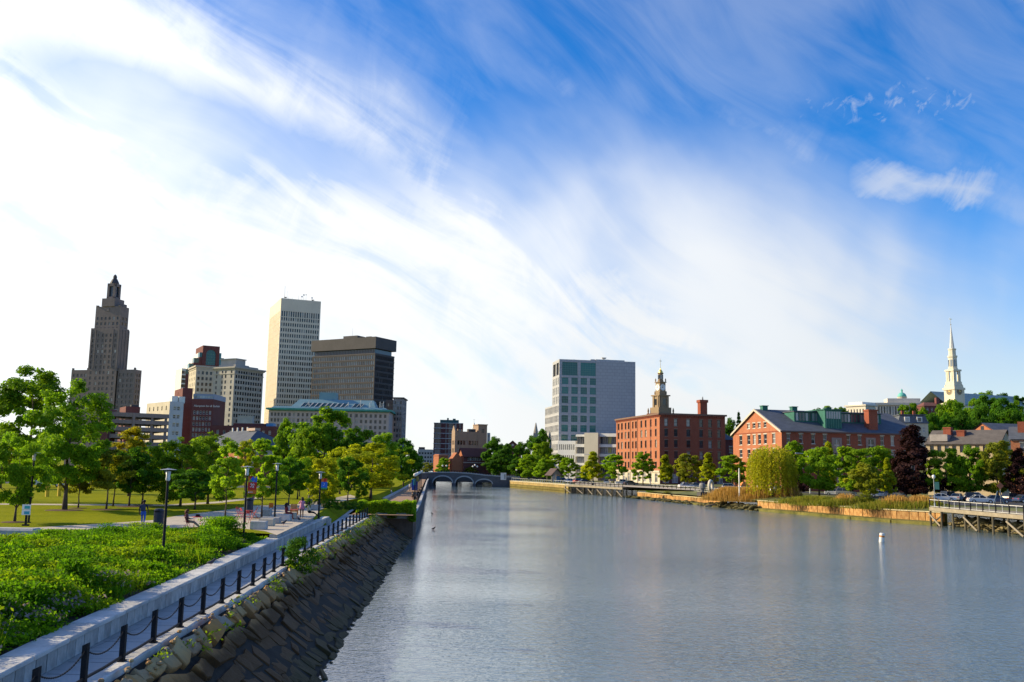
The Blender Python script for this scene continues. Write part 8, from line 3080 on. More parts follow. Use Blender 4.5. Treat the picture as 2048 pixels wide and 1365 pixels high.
	for px, Y, kind, c, a, lab in ((1141, 318, 'sedan', W, 0.4, 'white car just right of the kiosk'), (1126, 322, 'suv', K, 0.4, 'dark car behind the kiosk'), (1159, 312, 'suv', Rd, 0.5, 'red car left of the yellow green maple'), (1170, 308, 'sedan', K, 0.3, 'black car beside the red car'),
								   (1215, 300, 'suv', W, 1.3, 'white van end on between the two maples'), (1245, 296, 'pickup', W, 0.1, 'white pickup left of the warehouse corner'), (1262, 292, 'sedan', K, 0.1, 'dark car right of the white pickup'),
								   (1372, 262, 'sedan', W, 0.2, 'white car behind the path railing'), (1392, 266, 'sedan', S, 0.2, 'grey car right of the white car behind the railing'), (1460, 246, 'suv', W, -0.1, 'white four by four left of the golden reeds'),
								   (1555, 226, 'suv', W, 0.5, 'white car half hidden behind the willow trunk'), (1668, 206, 'sedan', W, -0.3, 'white car between the dense trees'), (1690, 205, 'suv', S, -0.3, 'silver car glimpsed behind the olive tree'), (1758, 198, 'sedan', W, -0.3, 'white car glimpsed left of the maroon beech'), (1788, 196, 'suv', S, -0.3, 'silver car under the maroon beech'),
								   (1882, 176, 'sedan', W, -0.25, 'white sedan by the lamp with the green banner'), (1912, 180, 'sedan', S, 0.9, 'silver sedan right of the lamp with the green banner'), (1936, 181, 'suv', K, 1.2, 'dark blue four by four between two white cars'), (1950, 180, 'suv', W, -0.2, 'white four by four behind the white hatchback'), (1958, 168, 'sedan', W, -0.2, 'white hatchback in front, nearest the dock'),
								   (1990, 170, 'sedan', Bl, -0.2, 'dark blue sedan beside the orange sign'), (2020, 180, 'suv', K, 0.5, 'black four by four right of the orange sign'), (2046, 176, 'sedan', Bl, 0.3, 'dark sedan at the right edge'), (1897, 186, 'suv', Bl, 0.5, 'blue car behind the white sedan')):
		car(lab, kind, c, foot(px, Y, ZB + 0.07), a)
	# orange and white tent / barrier
	t = thing('construction_tent', 'orange and white striped barrier behind the reeds', 'barrier', foot(1487, 236, ZB + 0.05), 0.2)
	MB().frustum((-1.3, 1.3, -0.9, 0.9), (-0.3, 0.3, -0.3, 0.3), 1.3, 2.3).build('canopy', mat('barrier_orange', (0.60, 0.20, 0.05), 0.7, 0.1), t)
	MB().box(-1.2, 1.2, -0.8, 0.8, 0.9, 1.297).build('white_band', WHITE_PAINT, t)
	for x in (-1.1, 1.0):
		MB().box(x, x + 0.1, -0.7, -0.6, 0, 0.897).build('leg', METAL_GREY, t)
	# lamps
	cobra_lamp('curved silver street lamp in front of the mill corner', 1618, 907, 222, ZB, -1)
	cobra_lamp('curved silver street lamp left of the maroon beech', 1792, 903, 210, ZB, -1)
	cobra_lamp('curved silver street lamp before the stone mill', 2016, 894, 196, ZB, -1)
	cobra_lamp('curved street lamp before the white modernist block', 1186, 909, 340, ZB, -1)
	cobra_lamp('curved street lamp against the sunlit warehouse wall', 1300, 918, 318, ZB, -1)
	q = foot(1866, 151, 2.95)
	t = thing('dock_lamp', 'globe lamp post at the left end of the timber dock', 'street lamp', q)
	h = at_y(1866, 952, 151).z - 2.95
	MB().lathe([(0.14, 0), (0.12, 0.4), (0.07, 0.5), (0.055, h - 0.5)], 8).build('pole', METAL_GREY, t)
	MB().lathe([(0.08, h - 0.5), (0.22, h - 0.4), (0.28, h - 0.1), (0.2, h + 0.1), (0.06, h + 0.16)], 10).build('globe', GL_LAMP, t, True)
	b = MB().box(0.12, 0.85, -0.02, 0.02, h - 2.2, h - 1.0)
	tag(b.build('green_banner', mat('banner_green', (0.16, 0.34, 0.22), 0.8, 0.15), None, loc=q), 'pale green banner on the dock lamp post', 'banner')
	q = foot(1998, 158, ZB)
	t = thing('warning_sign', 'orange diamond warning sign on a post behind the dock', 'sign', q)
	zc = at_y(1998, 972, 158).z - ZB
	s = MB()
	s.prism([(0.62, 0), (0, 0.62), (-0.62, 0), (0, -0.62)], -0.02, 0.02)
	so = s.build('sign_plate', mat('sign_orange', (0.42, 0.13, 0.06), 0.6, 0.1), t)
	so.matrix_local = Matrix.Translation((0, 0, zc)) @ Matrix.Rotation(math.pi / 2, 4, 'X')
	MB().tube((0, 0.06, 0), (0, 0.06, zc), 0.04, 0.04, 6).build('post', METAL_GREY, t)
	t = thing('a_frame', 'dark blue a frame structure below the orange sign', 'frame', foot(1994, 156, ZB))
	for s in (-1, 1):
		MB().tube((s * 1.0, 0, 0), (s * 0.15, 0, 2.5), 0.10, 0.09, 6).build('leg', mat('frame_blue', (0.05, 0.09, 0.14), 0.5, 0.1), t)
	MB().box(-0.55, 0.55, -0.06, 0.06, 1.2, 1.35).build('crossbar', MATS['frame_blue'], t)
	# buoy
	q = on_z(1763, 1084, 0)
	t = thing('river_buoy', 'white can buoy leaning in the river', 'buoy', q)
	bo = MB().lathe([(0.24, -0.5), (0.30, 0.0), (0.29, 0.95), (0.24, 1.02), (0.05, 1.04)], 12).build('can', WHITE_PAINT, t, False)
	bo.rotation_euler = (0.05, 0.10, 0)
	bb = MB().lathe([(0.306, 0.55), (0.306, 0.75)], 12).build('orange_band', mat('buoy_orange', (0.55, 0.22, 0.06), 0.6, 0.1), t)
	bb.rotation_euler = (0.05, 0.10, 0)
	# people far away by the bins and cars are too small to make out; two litter barrels on the boardwalk
	for px, lab in ((1186, 'dark litter barrel at the bend of the far boardwalk'),):
		t = thing('litter_barrel', lab, 'bin', foot(px, 286, 2.8))
		MB().lathe([(0.4, 0), (0.45, 0.6), (0.42, 1.3), (0.3, 1.45)], 10).build('barrel', METAL_BLACK, t)
		MB().lathe([(0.43, 1.25), (0.43, 1.35)], 10).build('rim', METAL_GREY, t)


stone_bridge(); right_bank()
# ------------------------------------------------------------------ park furniture, signs, people, birds
def park_lamp(label, foot_, top_px, banner=None):
	e = thing('park_lamp', label, 'street lamp', foot_, 0, 'disc topped lamps in the park')
	h = 4.4
	lo, hi = 2.5, 7.0
	for _ in range(20):
		h = (lo + hi) / 2
		v = CAM_M.transposed() @ (Vector(foot_) + Vector((0, 0, h)) - EYE)
		lo, hi = (h, hi) if 682.5 - F * v.y / -v.z > top_px else (lo, h)
	MB().lathe([(0.14, 0), (0.14, 0.06), (0.075, 0.08), (0.06, h - 0.62), (0.10, h - 0.60)], 10).build('pole', METAL_BLACK, e)
	MB().lathe([(0.085, h - 0.597), (0.12, h - 0.5), (0.10, h - 0.36), (0.135, h - 0.12), (0.05, h - 0.10)], 10).build('lamp_glass', GL_LAMP, e, True)
	MB().lathe([(0.02, h - 0.10), (0.06, h - 0.06), (0.40, h - 0.05), (0.39, h - 0.04), (0.12, h), (0.04, h + 0.03)], 16).build('disc_shade', METAL_GREY, e)
	for a in range(4):
		x, y = 0.11 * math.cos(a * 1.571), 0.11 * math.sin(a * 1.571)
		MB().tube((x, y, h - 0.6), (x * 1.2, y * 1.2, h - 0.06), 0.008, 0.008, 4).build('cage_bar', METAL_BLACK, e)
	return h


def flat_mat(n, c):
	return mat('print_' + n, c, 0.75, 0.04, 2.0)


RED, ORG, BLU, GRN, YEL, TEA, PUR = (flat_mat(n, c) for n, c in (('red', (0.52, 0.03, 0.02)), ('orange', (0.62, 0.16, 0.02)), ('blue', (0.03, 0.14, 0.55)), ('green', (0.05, 0.30, 0.12)), ('yellow', (0.65, 0.45, 0.04)), ('teal', (0.05, 0.35, 0.36)), ('violet', (0.20, 0.08, 0.38))))
PWHITE = flat_mat('white', (0.75, 0.75, 0.75))


def lamp_banner(label, foot_, z0, z1, w, kind):
	"""printed cloth between two short arms; the print is thin flat pieces on the cloth"""
	e = thing('lamp_banner', label, 'banner', Vector(foot_) + Vector((0.10, -0.02, z0)))
	H = z1 - z0
	base = {'red': RED, 'blue': BLU, 'orange': ORG}[kind]
	MB().box(0, w, -0.006, 0.006, 0, H).build('cloth', base, e)
	for z in (-0.03, H + 0.005):
		MB().tube((-0.06, 0, z + 0.012), (w + 0.02, 0, z + 0.012), 0.012, 0.012, 5).build('bracket', METAL_BLACK, e)

	def p(pts, m, k):
		q = MB()
		q.face([(x * w, -0.0065 - 0.0015 * k, z * H) for x, z in pts])
		q.build('print', m, e)
	if kind == 'red':
		p([(0.0, 1), (0, 0.66), (1, 0.66), (1, 1)], YEL, 1)
		p([(0.0, 1), (0.28, 0.84), (0.55, 1)], RED, 2)
		p([(0.55, 1), (0.3, 0.84), (0.55, 0.66), (0.8, 0.86)], BLU, 2)
		p([(0.8, 0.88), (1, 1), (1, 0.66), (0.62, 0.66)], BLU, 3)
		p([(0.3, 0.84), (0.12, 0.66), (0.5, 0.66)], GRN, 3)
		p([(0, 1), (0.26, 0.83), (0, 0.68)], ORG, 3)
		p([(0.0, 0.22), (1, 0.22), (1, 0), (0, 0)], ORG, 1)
		# white looping mark and footer lines
		for a in ([(0.28, 0.55), (0.40, 0.61), (0.43, 0.57), (0.31, 0.51)], [(0.40, 0.61), (0.52, 0.52), (0.48, 0.49), (0.37, 0.58)], [(0.52, 0.52), (0.66, 0.61), (0.69, 0.58), (0.54, 0.48)], [(0.66, 0.61), (0.76, 0.50), (0.72, 0.48), (0.63, 0.58)], [(0.48, 0.5), (0.36, 0.34), (0.32, 0.36), (0.44, 0.52)], [(0.36, 0.34), (0.24, 0.40), (0.26, 0.43), (0.36, 0.38)], [(0.60, 0.5), (0.74, 0.34), (0.70, 0.32), (0.56, 0.48)], [(0.5, 0.36), (0.62, 0.44), (0.64, 0.41), (0.52, 0.33)]):
			p(a, PWHITE, 4)
		p([(0.08, 0.12), (0.2, 0.12), (0.2, 0.06), (0.08, 0.06)], PWHITE, 4)
		p([(0.25, 0.11), (0.6, 0.11), (0.6, 0.08), (0.25, 0.08)], PWHITE, 4)
	elif kind == 'blue':
		p([(0, 1), (0, 0.68), (1, 0.68), (1, 1)], ORG, 1)
		p([(0.45, 1), (0.35, 0.68), (0.75, 0.68), (0.85, 1)], RED, 2)
		p([(0, 0.14), (1, 0.14), (1, 0), (0, 0)], GRN, 1)
		for a in ([(0.4, 0.5), (0.6, 0.55), (0.6, 0.52), (0.42, 0.47)], [(0.58, 0.54), (0.5, 0.34), (0.46, 0.35), (0.54, 0.53)], [(0.3, 0.36), (0.5, 0.37), (0.5, 0.33), (0.3, 0.32)]):
			p(a, PWHITE, 3)
	else:
		p([(0, 0.5), (1, 0.5), (1, 0), (0, 0)], TEA, 1)
		p([(0.3, 0.5), (0.7, 0.5), (0.5, 0.15)], GRN, 2)


lamps = (('park lamp with base hidden in the bed, nearest the fence', on_z(325, 1119, 3.3), 938, None),
		 ('park lamp carrying the red banner', on_z(487, 1073, 3.4), 933, ('red', 1.0)),
		 ('park lamp by the granite benches on the terrace', P(549, 1041), 927, None),
		 ('park lamp carrying the blue banner on the lawn', P(637, 1038), 944, ('blue', 1.0)),
		 ('park lamp behind the notice post at the left', P(57, 1046), 905, None),
		 ('distant park lamp carrying a small orange and teal banner', foot(602, 128, ZP), 942, ('orange', 1.0)))
for lab, ft, tp, bn in lamps:
	h = park_lamp(lab, ft, tp)
	if bn:
		k = bn[0]
		lamp_banner({'red': 'red banner with coloured triangles and a white looping mark', 'blue': 'blue banner with orange top and green foot', 'orange': 'small orange and teal banner on the distant park lamp'}[k], ft,
					*{'red': (h - 1.72, h - 0.62, 0.56), 'blue': (h - 1.42, h - 0.55, 0.50), 'orange': (h - 1.3, h - 0.35, 0.5)}[k], k)


def bin_(label, ft, s=1.0, c=(0.028, 0.032, 0.05)):
	e = thing('litter_bin', label, 'litter bin', ft, 0, 'litter bins in the park')
	m = mat('bin_%d' % int(c[0] * 1000), c, 0.5, 0.1, spec=0.4)
	MB().lathe([(0.26 * s, 0), (0.30 * s, 0.05), (0.30 * s, 0.95 * s), (0.28 * s, 0.96 * s)], 16).build('drum', m, e)
	MB().lathe([(0.27 * s, 0.97 * s), (0.31 * s, 0.99 * s), (0.31 * s, 1.08 * s), (0.22 * s, 1.16 * s)], 16).build('lid', m, e)
	MB().box(-0.14 * s, 0.14 * s, -0.315 * s, -0.28 * s, 1.0 * s, 1.07 * s).build('slot', BLACK, e)


bin_('dark blue round litter bin beside the walking person', P(316, 1056), 1.1)
bin_('dark litter bin behind the red tables', P(498, 1026), 1.15)
bin_('litter bin with pale lid behind the round shrubs', on_z(620, 1007, ZP), 0.9, (0.10, 0.10, 0.08))


def block(label, px0, px1, y_base, h, d, m=None):
	a, b = P(px0, y_base), P(px1, y_base)
	c = (a + b) / 2
	o = chamfer((b - a).length, d, h, 0.04).build('granite_bench', m or GRANITE, None, loc=(c.x, c.y + d / 2, ZP + 0.014))
	tag(o, label, 'bench', 'granite block benches on the terrace')


block('granite block bench nearest the planting bed', 499, 531, 1060, 0.55, 0.7)
block('brownish granite block bench, second from the bed', 516, 546, 1053, 0.5, 0.7, TAN_CONC)
block('long pale granite block bench, third from the bed', 519, 558, 1048, 0.45, 0.8)
block('granite block bench in front of the maroon clad woman', 554, 579, 1043, 0.5, 0.8)
block('brown block seat under the maroon clad woman', 566, 589, 1039, 0.5, 0.9, TAN_CONC)
block('small square granite block beside the young maple trunk', 524, 540, 1032, 0.5, 0.7)
block('pale granite block on the lawn before the round shrubs', 621, 638, 1021, 0.5, 0.8)
o = chamfer(4.2, 1.0, 0.78, 0.12).build('stone_block', GRANITE, None, loc=on_z(-10, 1085, 3.3) + Vector((0, 0.5, 0)))
tag(o, 'big rough stone block at the left edge of the bed', 'stone block')

# red folding tables and chairs
REDP = mat('red_enamel', (0.55, 0.035, 0.03), 0.45, 0.1)


def bistro_chair(label, ft, rz):
	e = thing('folding_chair', label, 'chair', ft, rz, 'red folding chairs')
	for s in (-0.19, 0.19):
		MB().tube((s, -0.22, 0), (s, 0.16, 0.86), 0.014, 0.014, 5).build('frame_leg', REDP, e)
		MB().tube((s * 0.9, 0.22, 0), (s * 0.9, -0.18, 0.46), 0.014, 0.014, 5).build('frame_leg', REDP, e)
	for k in range(4):
		MB().box(-0.2, 0.2, -0.19 + k * 0.095, -0.12 + k * 0.095, 0.45, 0.465).build('seat_slat', REDP, e)
	for z in (0.68, 0.8):
		MB().box(-0.2, 0.2, 0.085 + (z - 0.68) * 0.45, 0.105 + (z - 0.68) * 0.45, z, z + 0.07).build('back_slat', REDP, e)


def bistro_table(label, ft):
	e = thing('folding_table', label, 'table', ft, 0.2, 'red folding tables')
	MB().lathe([(0.34, 0.70), (0.36, 0.71), (0.36, 0.73), (0.34, 0.735)], 18).build('table_top', REDP, e)
	for s in (-0.22, 0.22):
		MB().tube((s, -0.24, 0), (s, 0.22, 0.70), 0.015, 0.015, 5).build('leg', REDP, e)
		MB().tube((s, 0.24, 0), (s, -0.22, 0.70), 0.015, 0.015, 5).build('leg', REDP, e)


Z0 = Vector((0, 0, 0.014))
for lab, x, y, r in (('red folding chair under the seated reader', 373, 1057, 1.57), ('red folding chair, leftmost of the empty table group', 476, 1036, 1.4), ('red folding chair left of the red table', 484, 1039, 2.2), ('red folding chair right of the red table', 510, 1037, -1.4), ('red folding chair in front of the red table', 494, 1046, 3.0)):
	bistro_chair(lab, P(x, y) + Z0, r)
bistro_table('red folding table beside the seated reader', P(394, 1056) + Z0)
bistro_table('red folding table among empty red chairs', P(497, 1040) + Z0)
bistro_table('pinkish folding table between the people on the terrace', P(588, 1038) + Z0)
bk = MB().box(-0.16, 0.16, -0.1, 0.1, 0, 0.05).box(-0.13, 0.1, -0.08, 0.08, 0.051, 0.16).build('bag', BLACK, None, loc=P(394, 1056) + Vector((0.02, 0, 0.755)))
tag(bk, 'small dark bag on the red table by the reader', 'bag')
# orange slatted chair
t = thing('slatted_chair', 'orange slatted garden chair behind the pinkish table', 'chair', P(588, 1030) + Z0, 0.3)
OW = mat('orange_wood', (0.50, 0.22, 0.05), 0.7, 0.15)
for k in range(5):
	q = MB().box(-0.28 + k * 0.115, -0.18 + k * 0.115, 0.25, 0.28, 0.3, 1.0).build('back_slat', OW, t)
	q.rotation_euler = (-0.25, 0, 0)
for s in (-0.33, 0.27):
	MB().box(s, s + 0.06, -0.35, -0.29, 0, 0.55).box(s, s + 0.06, 0.25, 0.31, 0, 0.5).build('leg', OW, t)
	MB().box(s - 0.04, s + 0.1, -0.4, 0.3, 0.551, 0.575).build('arm_rest', OW, t)
MB().box(-0.27, 0.27, -0.35, 0.25, 0.30, 0.34).build('seat', OW, t)
# orange board, notice post, yellow posts, portable toilet
t = thing('orange_board', 'orange board standing beyond the terrace', 'board', P(542, 1019))
MB().box(-0.22, 0.22, -0.02, 0.02, 0.15, 0.62).build('panel', ORG, t)
MB().box(-0.2, -0.16, -0.02, 0.02, 0, 0.15).box(0.16, 0.2, -0.02, 0.02, 0, 0.15).build('foot', METAL_BLACK, t)
t = thing('notice_post', 'park notice post with two white and blue panels', 'sign', P(51, 1052))
MB().box(-0.17, 0.17, -0.17, 0.17, 0, 0.10).box(-0.055, 0.055, -0.055, 0.055, 0.10, 1.4).build('post', METAL_BLACK, t)
for z in (0.72, 1.08):
	q = MB().box(-0.29, 0.29, -0.09, -0.06, z, z + 0.34).build('panel', PWHITE, t)
	MB().box(-0.13, 0.24, -0.095, -0.091, z + 0.05, z + 0.25).build('panel_print', flat_mat('sky', (0.06, 0.33, 0.45)) if z < 1 else TEA, q)
for x, y in ((94, 990), (118, 989)):
	t = thing('yellow_post', 'yellow bollard under the big trees, %s one' % ('left' if x < 100 else 'right'), 'bollard', P(x, y + 4))
	MB().lathe([(0.22, 0), (0.22, 1.7), (0.1, 1.8)], 10).build('post', YEL, t)
	MB().lathe([(0.225, 1.3), (0.225, 1.4)], 10).build('band', BLACK, t)
car('white and blue car glimpsed under the big park trees', 'suv', (0.45, 0.5, 0.6), foot(103, 150, ZP + 0.02), 0.2)
t = thing('portable_toilet', 'bright blue portable toilet on the promenade', 'portable toilet', on_z(829, 981, ZW))
BT = mat('toilet_blue', (0.02, 0.07, 0.42), 0.5, 0.1)
chamfer(1.2, 1.2, 2.3, 0.06).build('cabin', BT, t)
MB().frustum((-0.62, 0.62, -0.62, 0.62), (-0.45, 0.45, -0.45, 0.45), 2.303, 2.5).build('roof', mat('toilet_roof', (0.10, 0.18, 0.5), 0.5, 0.1), t)
MB().box(-0.42, 0.42, -0.63, -0.603, 0.15, 2.0).build('door', BT, t)


# ------------------------------------------------------------------ people: one skinned body each
def person(label, base, rz, J, cols, hair=True, long_hair=False, scale=1.0):
	"""J: joints of the pose, x right, y forward, z up; cols: skin, top, legs, shoes, hair"""
	names = ['pel', 'spi', 'che', 'nec', 'hea', 'top', 'sl', 'el', 'wl', 'hl', 'sr', 'er', 'wr', 'hr', 'pl', 'kl', 'al', 'tl', 'pr', 'kr', 'ar', 'tr']
	rad = dict(pel=0.15, spi=0.135, che=0.15, nec=0.055, hea=0.095, top=0.07, s=0.065, e=0.043, w=0.032, h=0.03, p=0.095, k=0.06, a=0.042, t=0.035)
	ed = [('pel', 'spi'), ('spi', 'che'), ('che', 'nec'), ('nec', 'hea'), ('hea', 'top')]
	for s in 'lr':
		ed += [('che', 's' + s), ('s' + s, 'e' + s), ('e' + s, 'w' + s), ('w' + s, 'h' + s), ('pel', 'p' + s), ('p' + s, 'k' + s), ('k' + s, 'a' + s), ('a' + s, 't' + s)]
	me = bpy.data.meshes.new('body')
	me.from_pydata([tuple(Vector(J[n]) * scale) for n in names], [(names.index(a), names.index(b)) for a, b in ed], [])
	ob = bpy.data.objects.new('body', me)
	COL.objects.link(ob)
	sk = ob.modifiers.new('skin', 'SKIN')
	for i, n in enumerate(names):
		r = rad.get(n, rad.get(n[0])) * scale
		me.skin_vertices[0].data[i].radius = (r, r * (0.72 if n in ('pel', 'spi', 'che') else 1.0))
		me.skin_vertices[0].data[i].use_root = n == 'pel'
	sd = ob.modifiers.new('sub', 'SUBSURF')
	sd.levels = sd.render_levels = 1
	dg = bpy.context.evaluated_depsgraph_get()
	m2 = bpy.data.meshes.new_from_object(ob.evaluated_get(dg))
	bpy.data.objects.remove(ob)
	ms = [mat('cloth_%s' % k if i else 'skin_%s' % k, c, 0.75, 0.12, 4.0) for i, (k, c) in enumerate(cols)]
	for x in ms:
		m2.materials.append(x)
	grp = dict(pel=2, spi=1, che=1, nec=0, hea=0, top=0, s=1, e=1, w=0, h=0, p=2, k=2, a=2, t=3)
	pts = [(Vector(J[n]) * scale, grp.get(n, grp.get(n[0]))) for n in names]
	for f in m2.polygons:
		f.material_index = min(pts, key=lambda q: (q[0] - f.center).length)[1]
		f.use_smooth = True
	e = thing('person', label, 'person', base, rz)
	link('body', m2, e)
	# fingers close to the hand ends, five to a hand
	fg = MB()
	for s in 'lr':
		w, h = Vector(J['w' + s]) * scale, Vector(J['h' + s]) * scale
		d = (h - w).normalized()
		a = d.orthogonal().normalized()
		for k in range(5):
			b = h + a * (k - 2) * 0.014 * scale
			L = (0.05, 0.075, 0.085, 0.078, 0.06)[k] * scale
			fg.path([b, b + d * L * 0.6, b + d * L + d.cross(a) * 0.02], [0.009, 0.008, 0.006], 5)
	fg.build('fingers', ms[0], e, True)
	hd = Vector(J['hea']) * scale
	r = 0.105 * scale
	hm = MB().lathe([(r * 0.6, -r * 0.1), (r * 1.08, r * 0.2), (r * 1.1, r * 0.7), (r * 0.85, r * 1.15), (r * 0.2, r * 1.35)], 12, 0, hd + Vector((0, -0.018, 0)))
	if long_hair:
		hm.lathe([(r * 0.7, -r * 2.4), (r * 1.15, -r * 1.2), (r * 1.2, 0.0), (r * 0.8, r * 0.5)], 10, 0, hd + Vector((0, -0.07 * scale, 0)))
	hm.build('hair', mat('hair_%s' % cols[4][0], cols[4][1], 0.7, 0.2), e, True)
	fc = MB()
	for s in (-1, 1):
		fc.lathe([(0.002, -0.012), (0.012, 0), (0.002, 0.012)], 6, 0, hd + Vector((s * 0.035, 0.092, 0.02)) * scale)
		fc.lathe([(0.004, -0.03), (0.016, 0), (0.004, 0.03)], 6, 1, hd + Vector((s * 0.10, 0.0, 0.0)) * scale)
	fc.lathe([(0.014, -0.03), (0.006, 0.03)], 6, 1, hd + Vector((0, 0.10, -0.01)) * scale)
	fc.box(hd.x - 0.02, hd.x + 0.02, hd.y + 0.088, hd.y + 0.094, hd.z - 0.055, hd.z - 0.045)
	fc.build('face', [BLACK, ms[0]], e)
	return e


STAND = dict(pel=(0, 0, 0.96), spi=(0, 0, 1.12), che=(0, 0, 1.36), nec=(0, 0.01, 1.50), hea=(0, 0.02, 1.62), top=(0, 0.02, 1.72),
			 sl=(-0.19, 0, 1.40), el=(-0.24, -0.03, 1.13), wl=(-0.25, 0.03, 0.88), hl=(-0.25, 0.05, 0.80), sr=(0.19, 0, 1.40), er=(0.24, -0.03, 1.13), wr=(0.25, 0.03, 0.88), hr=(0.25, 0.05, 0.80),
			 pl=(-0.10, 0, 0.88), kl=(-0.10, 0.02, 0.48), al=(-0.10, -0.02, 0.09), tl=(-0.11, 0.14, 0.035), pr=(0.10, 0, 0.88), kr=(0.10, 0.02, 0.48), ar=(0.10, -0.02, 0.09), tr=(0.11, 0.14, 0.035))
WALK = dict(STAND, kl=(-0.10, 0.14, 0.50), al=(-0.10, 0.20, 0.10), tl=(-0.10, 0.35, 0.06), kr=(0.10, 0.02, 0.47), ar=(0.10, -0.28, 0.14), tr=(0.10, -0.18, 0.04), el=(-0.26, -0.10, 1.14), wl=(-0.27, 0.0, 0.90), er=(0.26, 0.06, 1.14), wr=(0.27, 0.2, 0.94), hr=(0.27, 0.25, 0.88))
PHOTO = dict(STAND, el=(-0.26, 0.14, 1.18), wl=(-0.10, 0.34, 1.36), hl=(-0.06, 0.37, 1.42), er=(0.26, 0.14, 1.18), wr=(0.10, 0.34, 1.36), hr=(0.06, 0.37, 1.42))
SIT = dict(pel=(0, 0, 0.55), spi=(0, -0.03, 0.72), che=(0, -0.04, 0.95), nec=(0, -0.02, 1.09), hea=(0, 0.01, 1.21), top=(0, 0.02, 1.31),
		   sl=(-0.18, -0.03, 0.99), el=(-0.23, 0.02, 0.74), wl=(-0.13, 0.25, 0.68), hl=(-0.08, 0.32, 0.69), sr=(0.18, -0.03, 0.99), er=(0.23, 0.02, 0.74), wr=(0.13, 0.25, 0.68), hr=(0.08, 0.32, 0.69),
		   pl=(-0.10, 0.03, 0.53), kl=(-0.11, 0.44, 0.53), al=(-0.11, 0.52, 0.10), tl=(-0.12, 0.66, 0.04), pr=(0.10, 0.03, 0.53), kr=(0.11, 0.44, 0.53), ar=(0.11, 0.52, 0.10), tr=(0.12, 0.66, 0.04))
LOUNGE = dict(SIT, al=(-0.1, 0.86, 0.16), tl=(-0.1, 0.98, 0.2), ar=(0.08, 0.9, 0.12), tr=(0.08, 1.03, 0.16), kl=(-0.1, 0.46, 0.5), kr=(0.1, 0.47, 0.46))
CROUCH = {k: ((v[0], v[1] * 0.9 + (0.12 if v[2] > 0.6 else 0), v[2] * 0.78) if k[0] not in 'ka' else v) for k, v in SIT.items()}
CROUCH.update(pel=(0, 0, 0.34), pl=(-0.1, 0.03, 0.33), pr=(0.1, 0.03, 0.33), kl=(-0.13, 0.36, 0.5), kr=(0.13, 0.36, 0.5), al=(-0.12, 0.2, 0.09), ar=(0.12, 0.2, 0.09), tl=(-0.12, 0.34, 0.04), tr=(0.12, 0.34, 0.04))
SK_D, SK_M, HB = ('deep', (0.10, 0.05, 0.03)), ('mid', (0.30, 0.17, 0.11)), ('black', (0.012, 0.010, 0.010))
m_ = person('person in dark top and bright blue trousers walking away along the path', P(285, 1053) + Z0, 0.15, WALK, [SK_D, ('navy', (0.018, 0.02, 0.035)), ('bright_blue', (0.03, 0.12, 0.52)), ('teal_shoe', (0.03, 0.12, 0.10)), HB], scale=1.02)
bp_ = chamfer(0.30, 0.16, 0.42, 0.05).build('backpack', mat('backpack_blue', (0.035, 0.05, 0.10), 0.8, 0.15), None, loc=P(285, 1053) + Vector((0.03, -0.20, 1.06)), rz=0.15)
tag(bp_, 'dark blue backpack on the walking person', 'backpack')
person('reader with red brown hair lounging sideways on a red folding chair', P(373, 1057) + Vector((0, 0, -0.06)), -1.45, LOUNGE, [SK_M, ('plum', (0.10, 0.03, 0.04)), ('tan', (0.28, 0.17, 0.12)), ('dark_shoe', (0.03, 0.02, 0.02)), ('auburn', (0.10, 0.025, 0.012))], long_hair=True)
pg = MB().box(-0.13, 0.13, -0.09, 0.09, 0, 0.02).build('open_book', PWHITE, None, loc=P(373, 1057) + Vector((0.42, 0.02, 0.66)))
tag(pg, 'white open book in the lap of the reader', 'book')
person('woman in pink dress standing with raised phone at the terrace edge', P(603, 1037) + Z0, 0.5, PHOTO, [SK_D, ('pink', (0.55, 0.22, 0.32)), ('dark_skin_legs', (0.10, 0.05, 0.035)), ('black_shoe', (0.02, 0.02, 0.02)), HB], scale=0.98, long_hair=True)
dr = MB().lathe([(0.24, 0.72), (0.20, 0.95), (0.165, 1.1), (0.19, 1.3), (0.15, 1.42)], 12).build('pink_dress', mat('cloth_pink', (0.55, 0.22, 0.32), 0.75, 0.12, 4.0), None, True)
dr.parent = [o for o in COL.objects if o.get('label', '').startswith('woman in pink')][0]
person('seated woman in a maroon dress on a block bench', P(570, 1040) + Vector((0, 0.35, 0.0)), -0.9, SIT, [SK_D, ('maroon', (0.16, 0.02, 0.03)), ('maroon', (0.16, 0.02, 0.03)), ('black_shoe', (0.02, 0.02, 0.02)), HB], long_hair=True)
person('seated person in pale yellow top with crossed dark legs', P(609, 1038) + Vector((0.15, 0.7, 0)), -1.2, LOUNGE, [SK_D, ('pale_yellow', (0.60, 0.55, 0.35)), ('black_cloth', (0.02, 0.02, 0.025)), ('black_shoe', (0.02, 0.02, 0.02)), HB])
person('person in white top standing on the brick promenade', on_z(819.5, 983, ZW), 2.6, STAND, [SK_M, ('white', (0.62, 0.60, 0.56)), ('grey', (0.12, 0.11, 0.11)), ('black_shoe', (0.02, 0.02, 0.02)), HB])
person('person in pale top sitting on the kerb of the promenade', on_z(781, 990, ZW), -1.2, CROUCH, [SK_M, ('white', (0.62, 0.60, 0.56)), ('grey', (0.12, 0.11, 0.11)), ('black_shoe', (0.02, 0.02, 0.02)), HB])
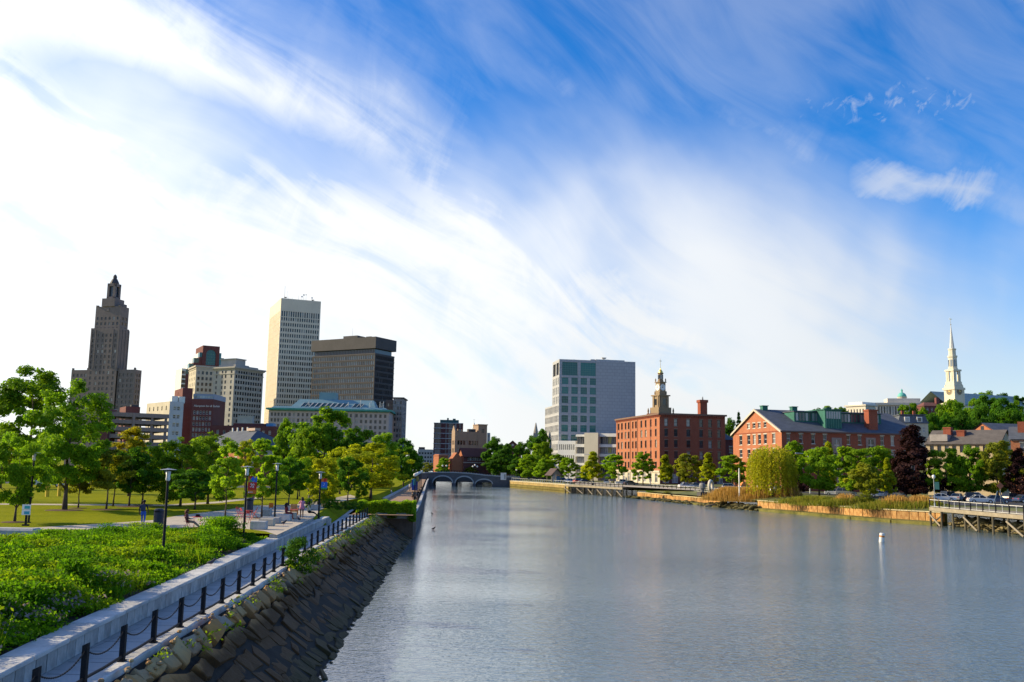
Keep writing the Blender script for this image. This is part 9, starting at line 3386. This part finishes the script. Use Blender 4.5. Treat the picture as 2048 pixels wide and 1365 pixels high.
person('dark clad person bending forward on the promenade', on_z(823.5, 999, ZW), -0.9, CROUCH, [SK_M, ('black_cloth', (0.02, 0.02, 0.025)), ('brown', (0.08, 0.04, 0.03)), ('black_shoe', (0.02, 0.02, 0.02)), HB], scale=1.15)
person('person sitting on the lawn behind the red tables', P(505, 1007), 0.5, CROUCH, [SK_M, ('rose', (0.34, 0.16, 0.14)), ('white', (0.62, 0.60, 0.56)), ('black_shoe', (0.02, 0.02, 0.02)), HB])


def bird(name, label, loc, rz, s, c, cat):
	e = thing(name, label, cat, loc, rz)
	m = mat('feather_%s' % cat, c, 0.8, 0.2, 6.0)
	b = MB().path([(-0.16 * s, 0, 0.12 * s), (-0.08 * s, 0, 0.13 * s), (0.02 * s, 0, 0.14 * s), (0.09 * s, 0, 0.20 * s), (0.12 * s, 0, 0.26 * s), (0.16 * s, 0, 0.265 * s), (0.20 * s, 0, 0.255 * s)], [0.012 * s, 0.05 * s, 0.07 * s, 0.05 * s, 0.032 * s, 0.028 * s, 0.006 * s], 8)
	b.build('body', m, e, True)
	if cat == 'pigeon':
		for k in (-1, 1):
			MB().tube((0, k * 0.025 * s, 0), (0, k * 0.025 * s, 0.09 * s), 0.006 * s, 0.006 * s, 4).build('leg', mat('bird_leg', (0.35, 0.10, 0.08), 0.6, 0.1), e)


bird('pigeon', 'pigeon on the coping of the retaining wall', Vector((wall_x(43.2) - 0.35, 43.2, ZW + 0.655)), 0.4, 1.2, (0.06, 0.06, 0.07), 'pigeon')
bird('pigeon', 'pigeon on the terrace in front of the block benches', P(567, 1051) + Z0, 0.5, 1.3, (0.06, 0.06, 0.07), 'pigeon')
bird('pigeon', 'pigeon on the terrace edge by the woman in pink', P(598, 1043) + Z0, 2.6, 1.2, (0.06, 0.06, 0.07), 'pigeon')
bird('duck', 'dark duck swimming nearer the stone bank', on_z(866.5, 1061.5, -0.06), 0.3, 1.6, (0.03, 0.025, 0.02), 'duck')
bird('duck', 'dark duck swimming farther out by the quay wall', on_z(864, 1030, -0.06), 2.5, 1.4, (0.03, 0.025, 0.02), 'duck')
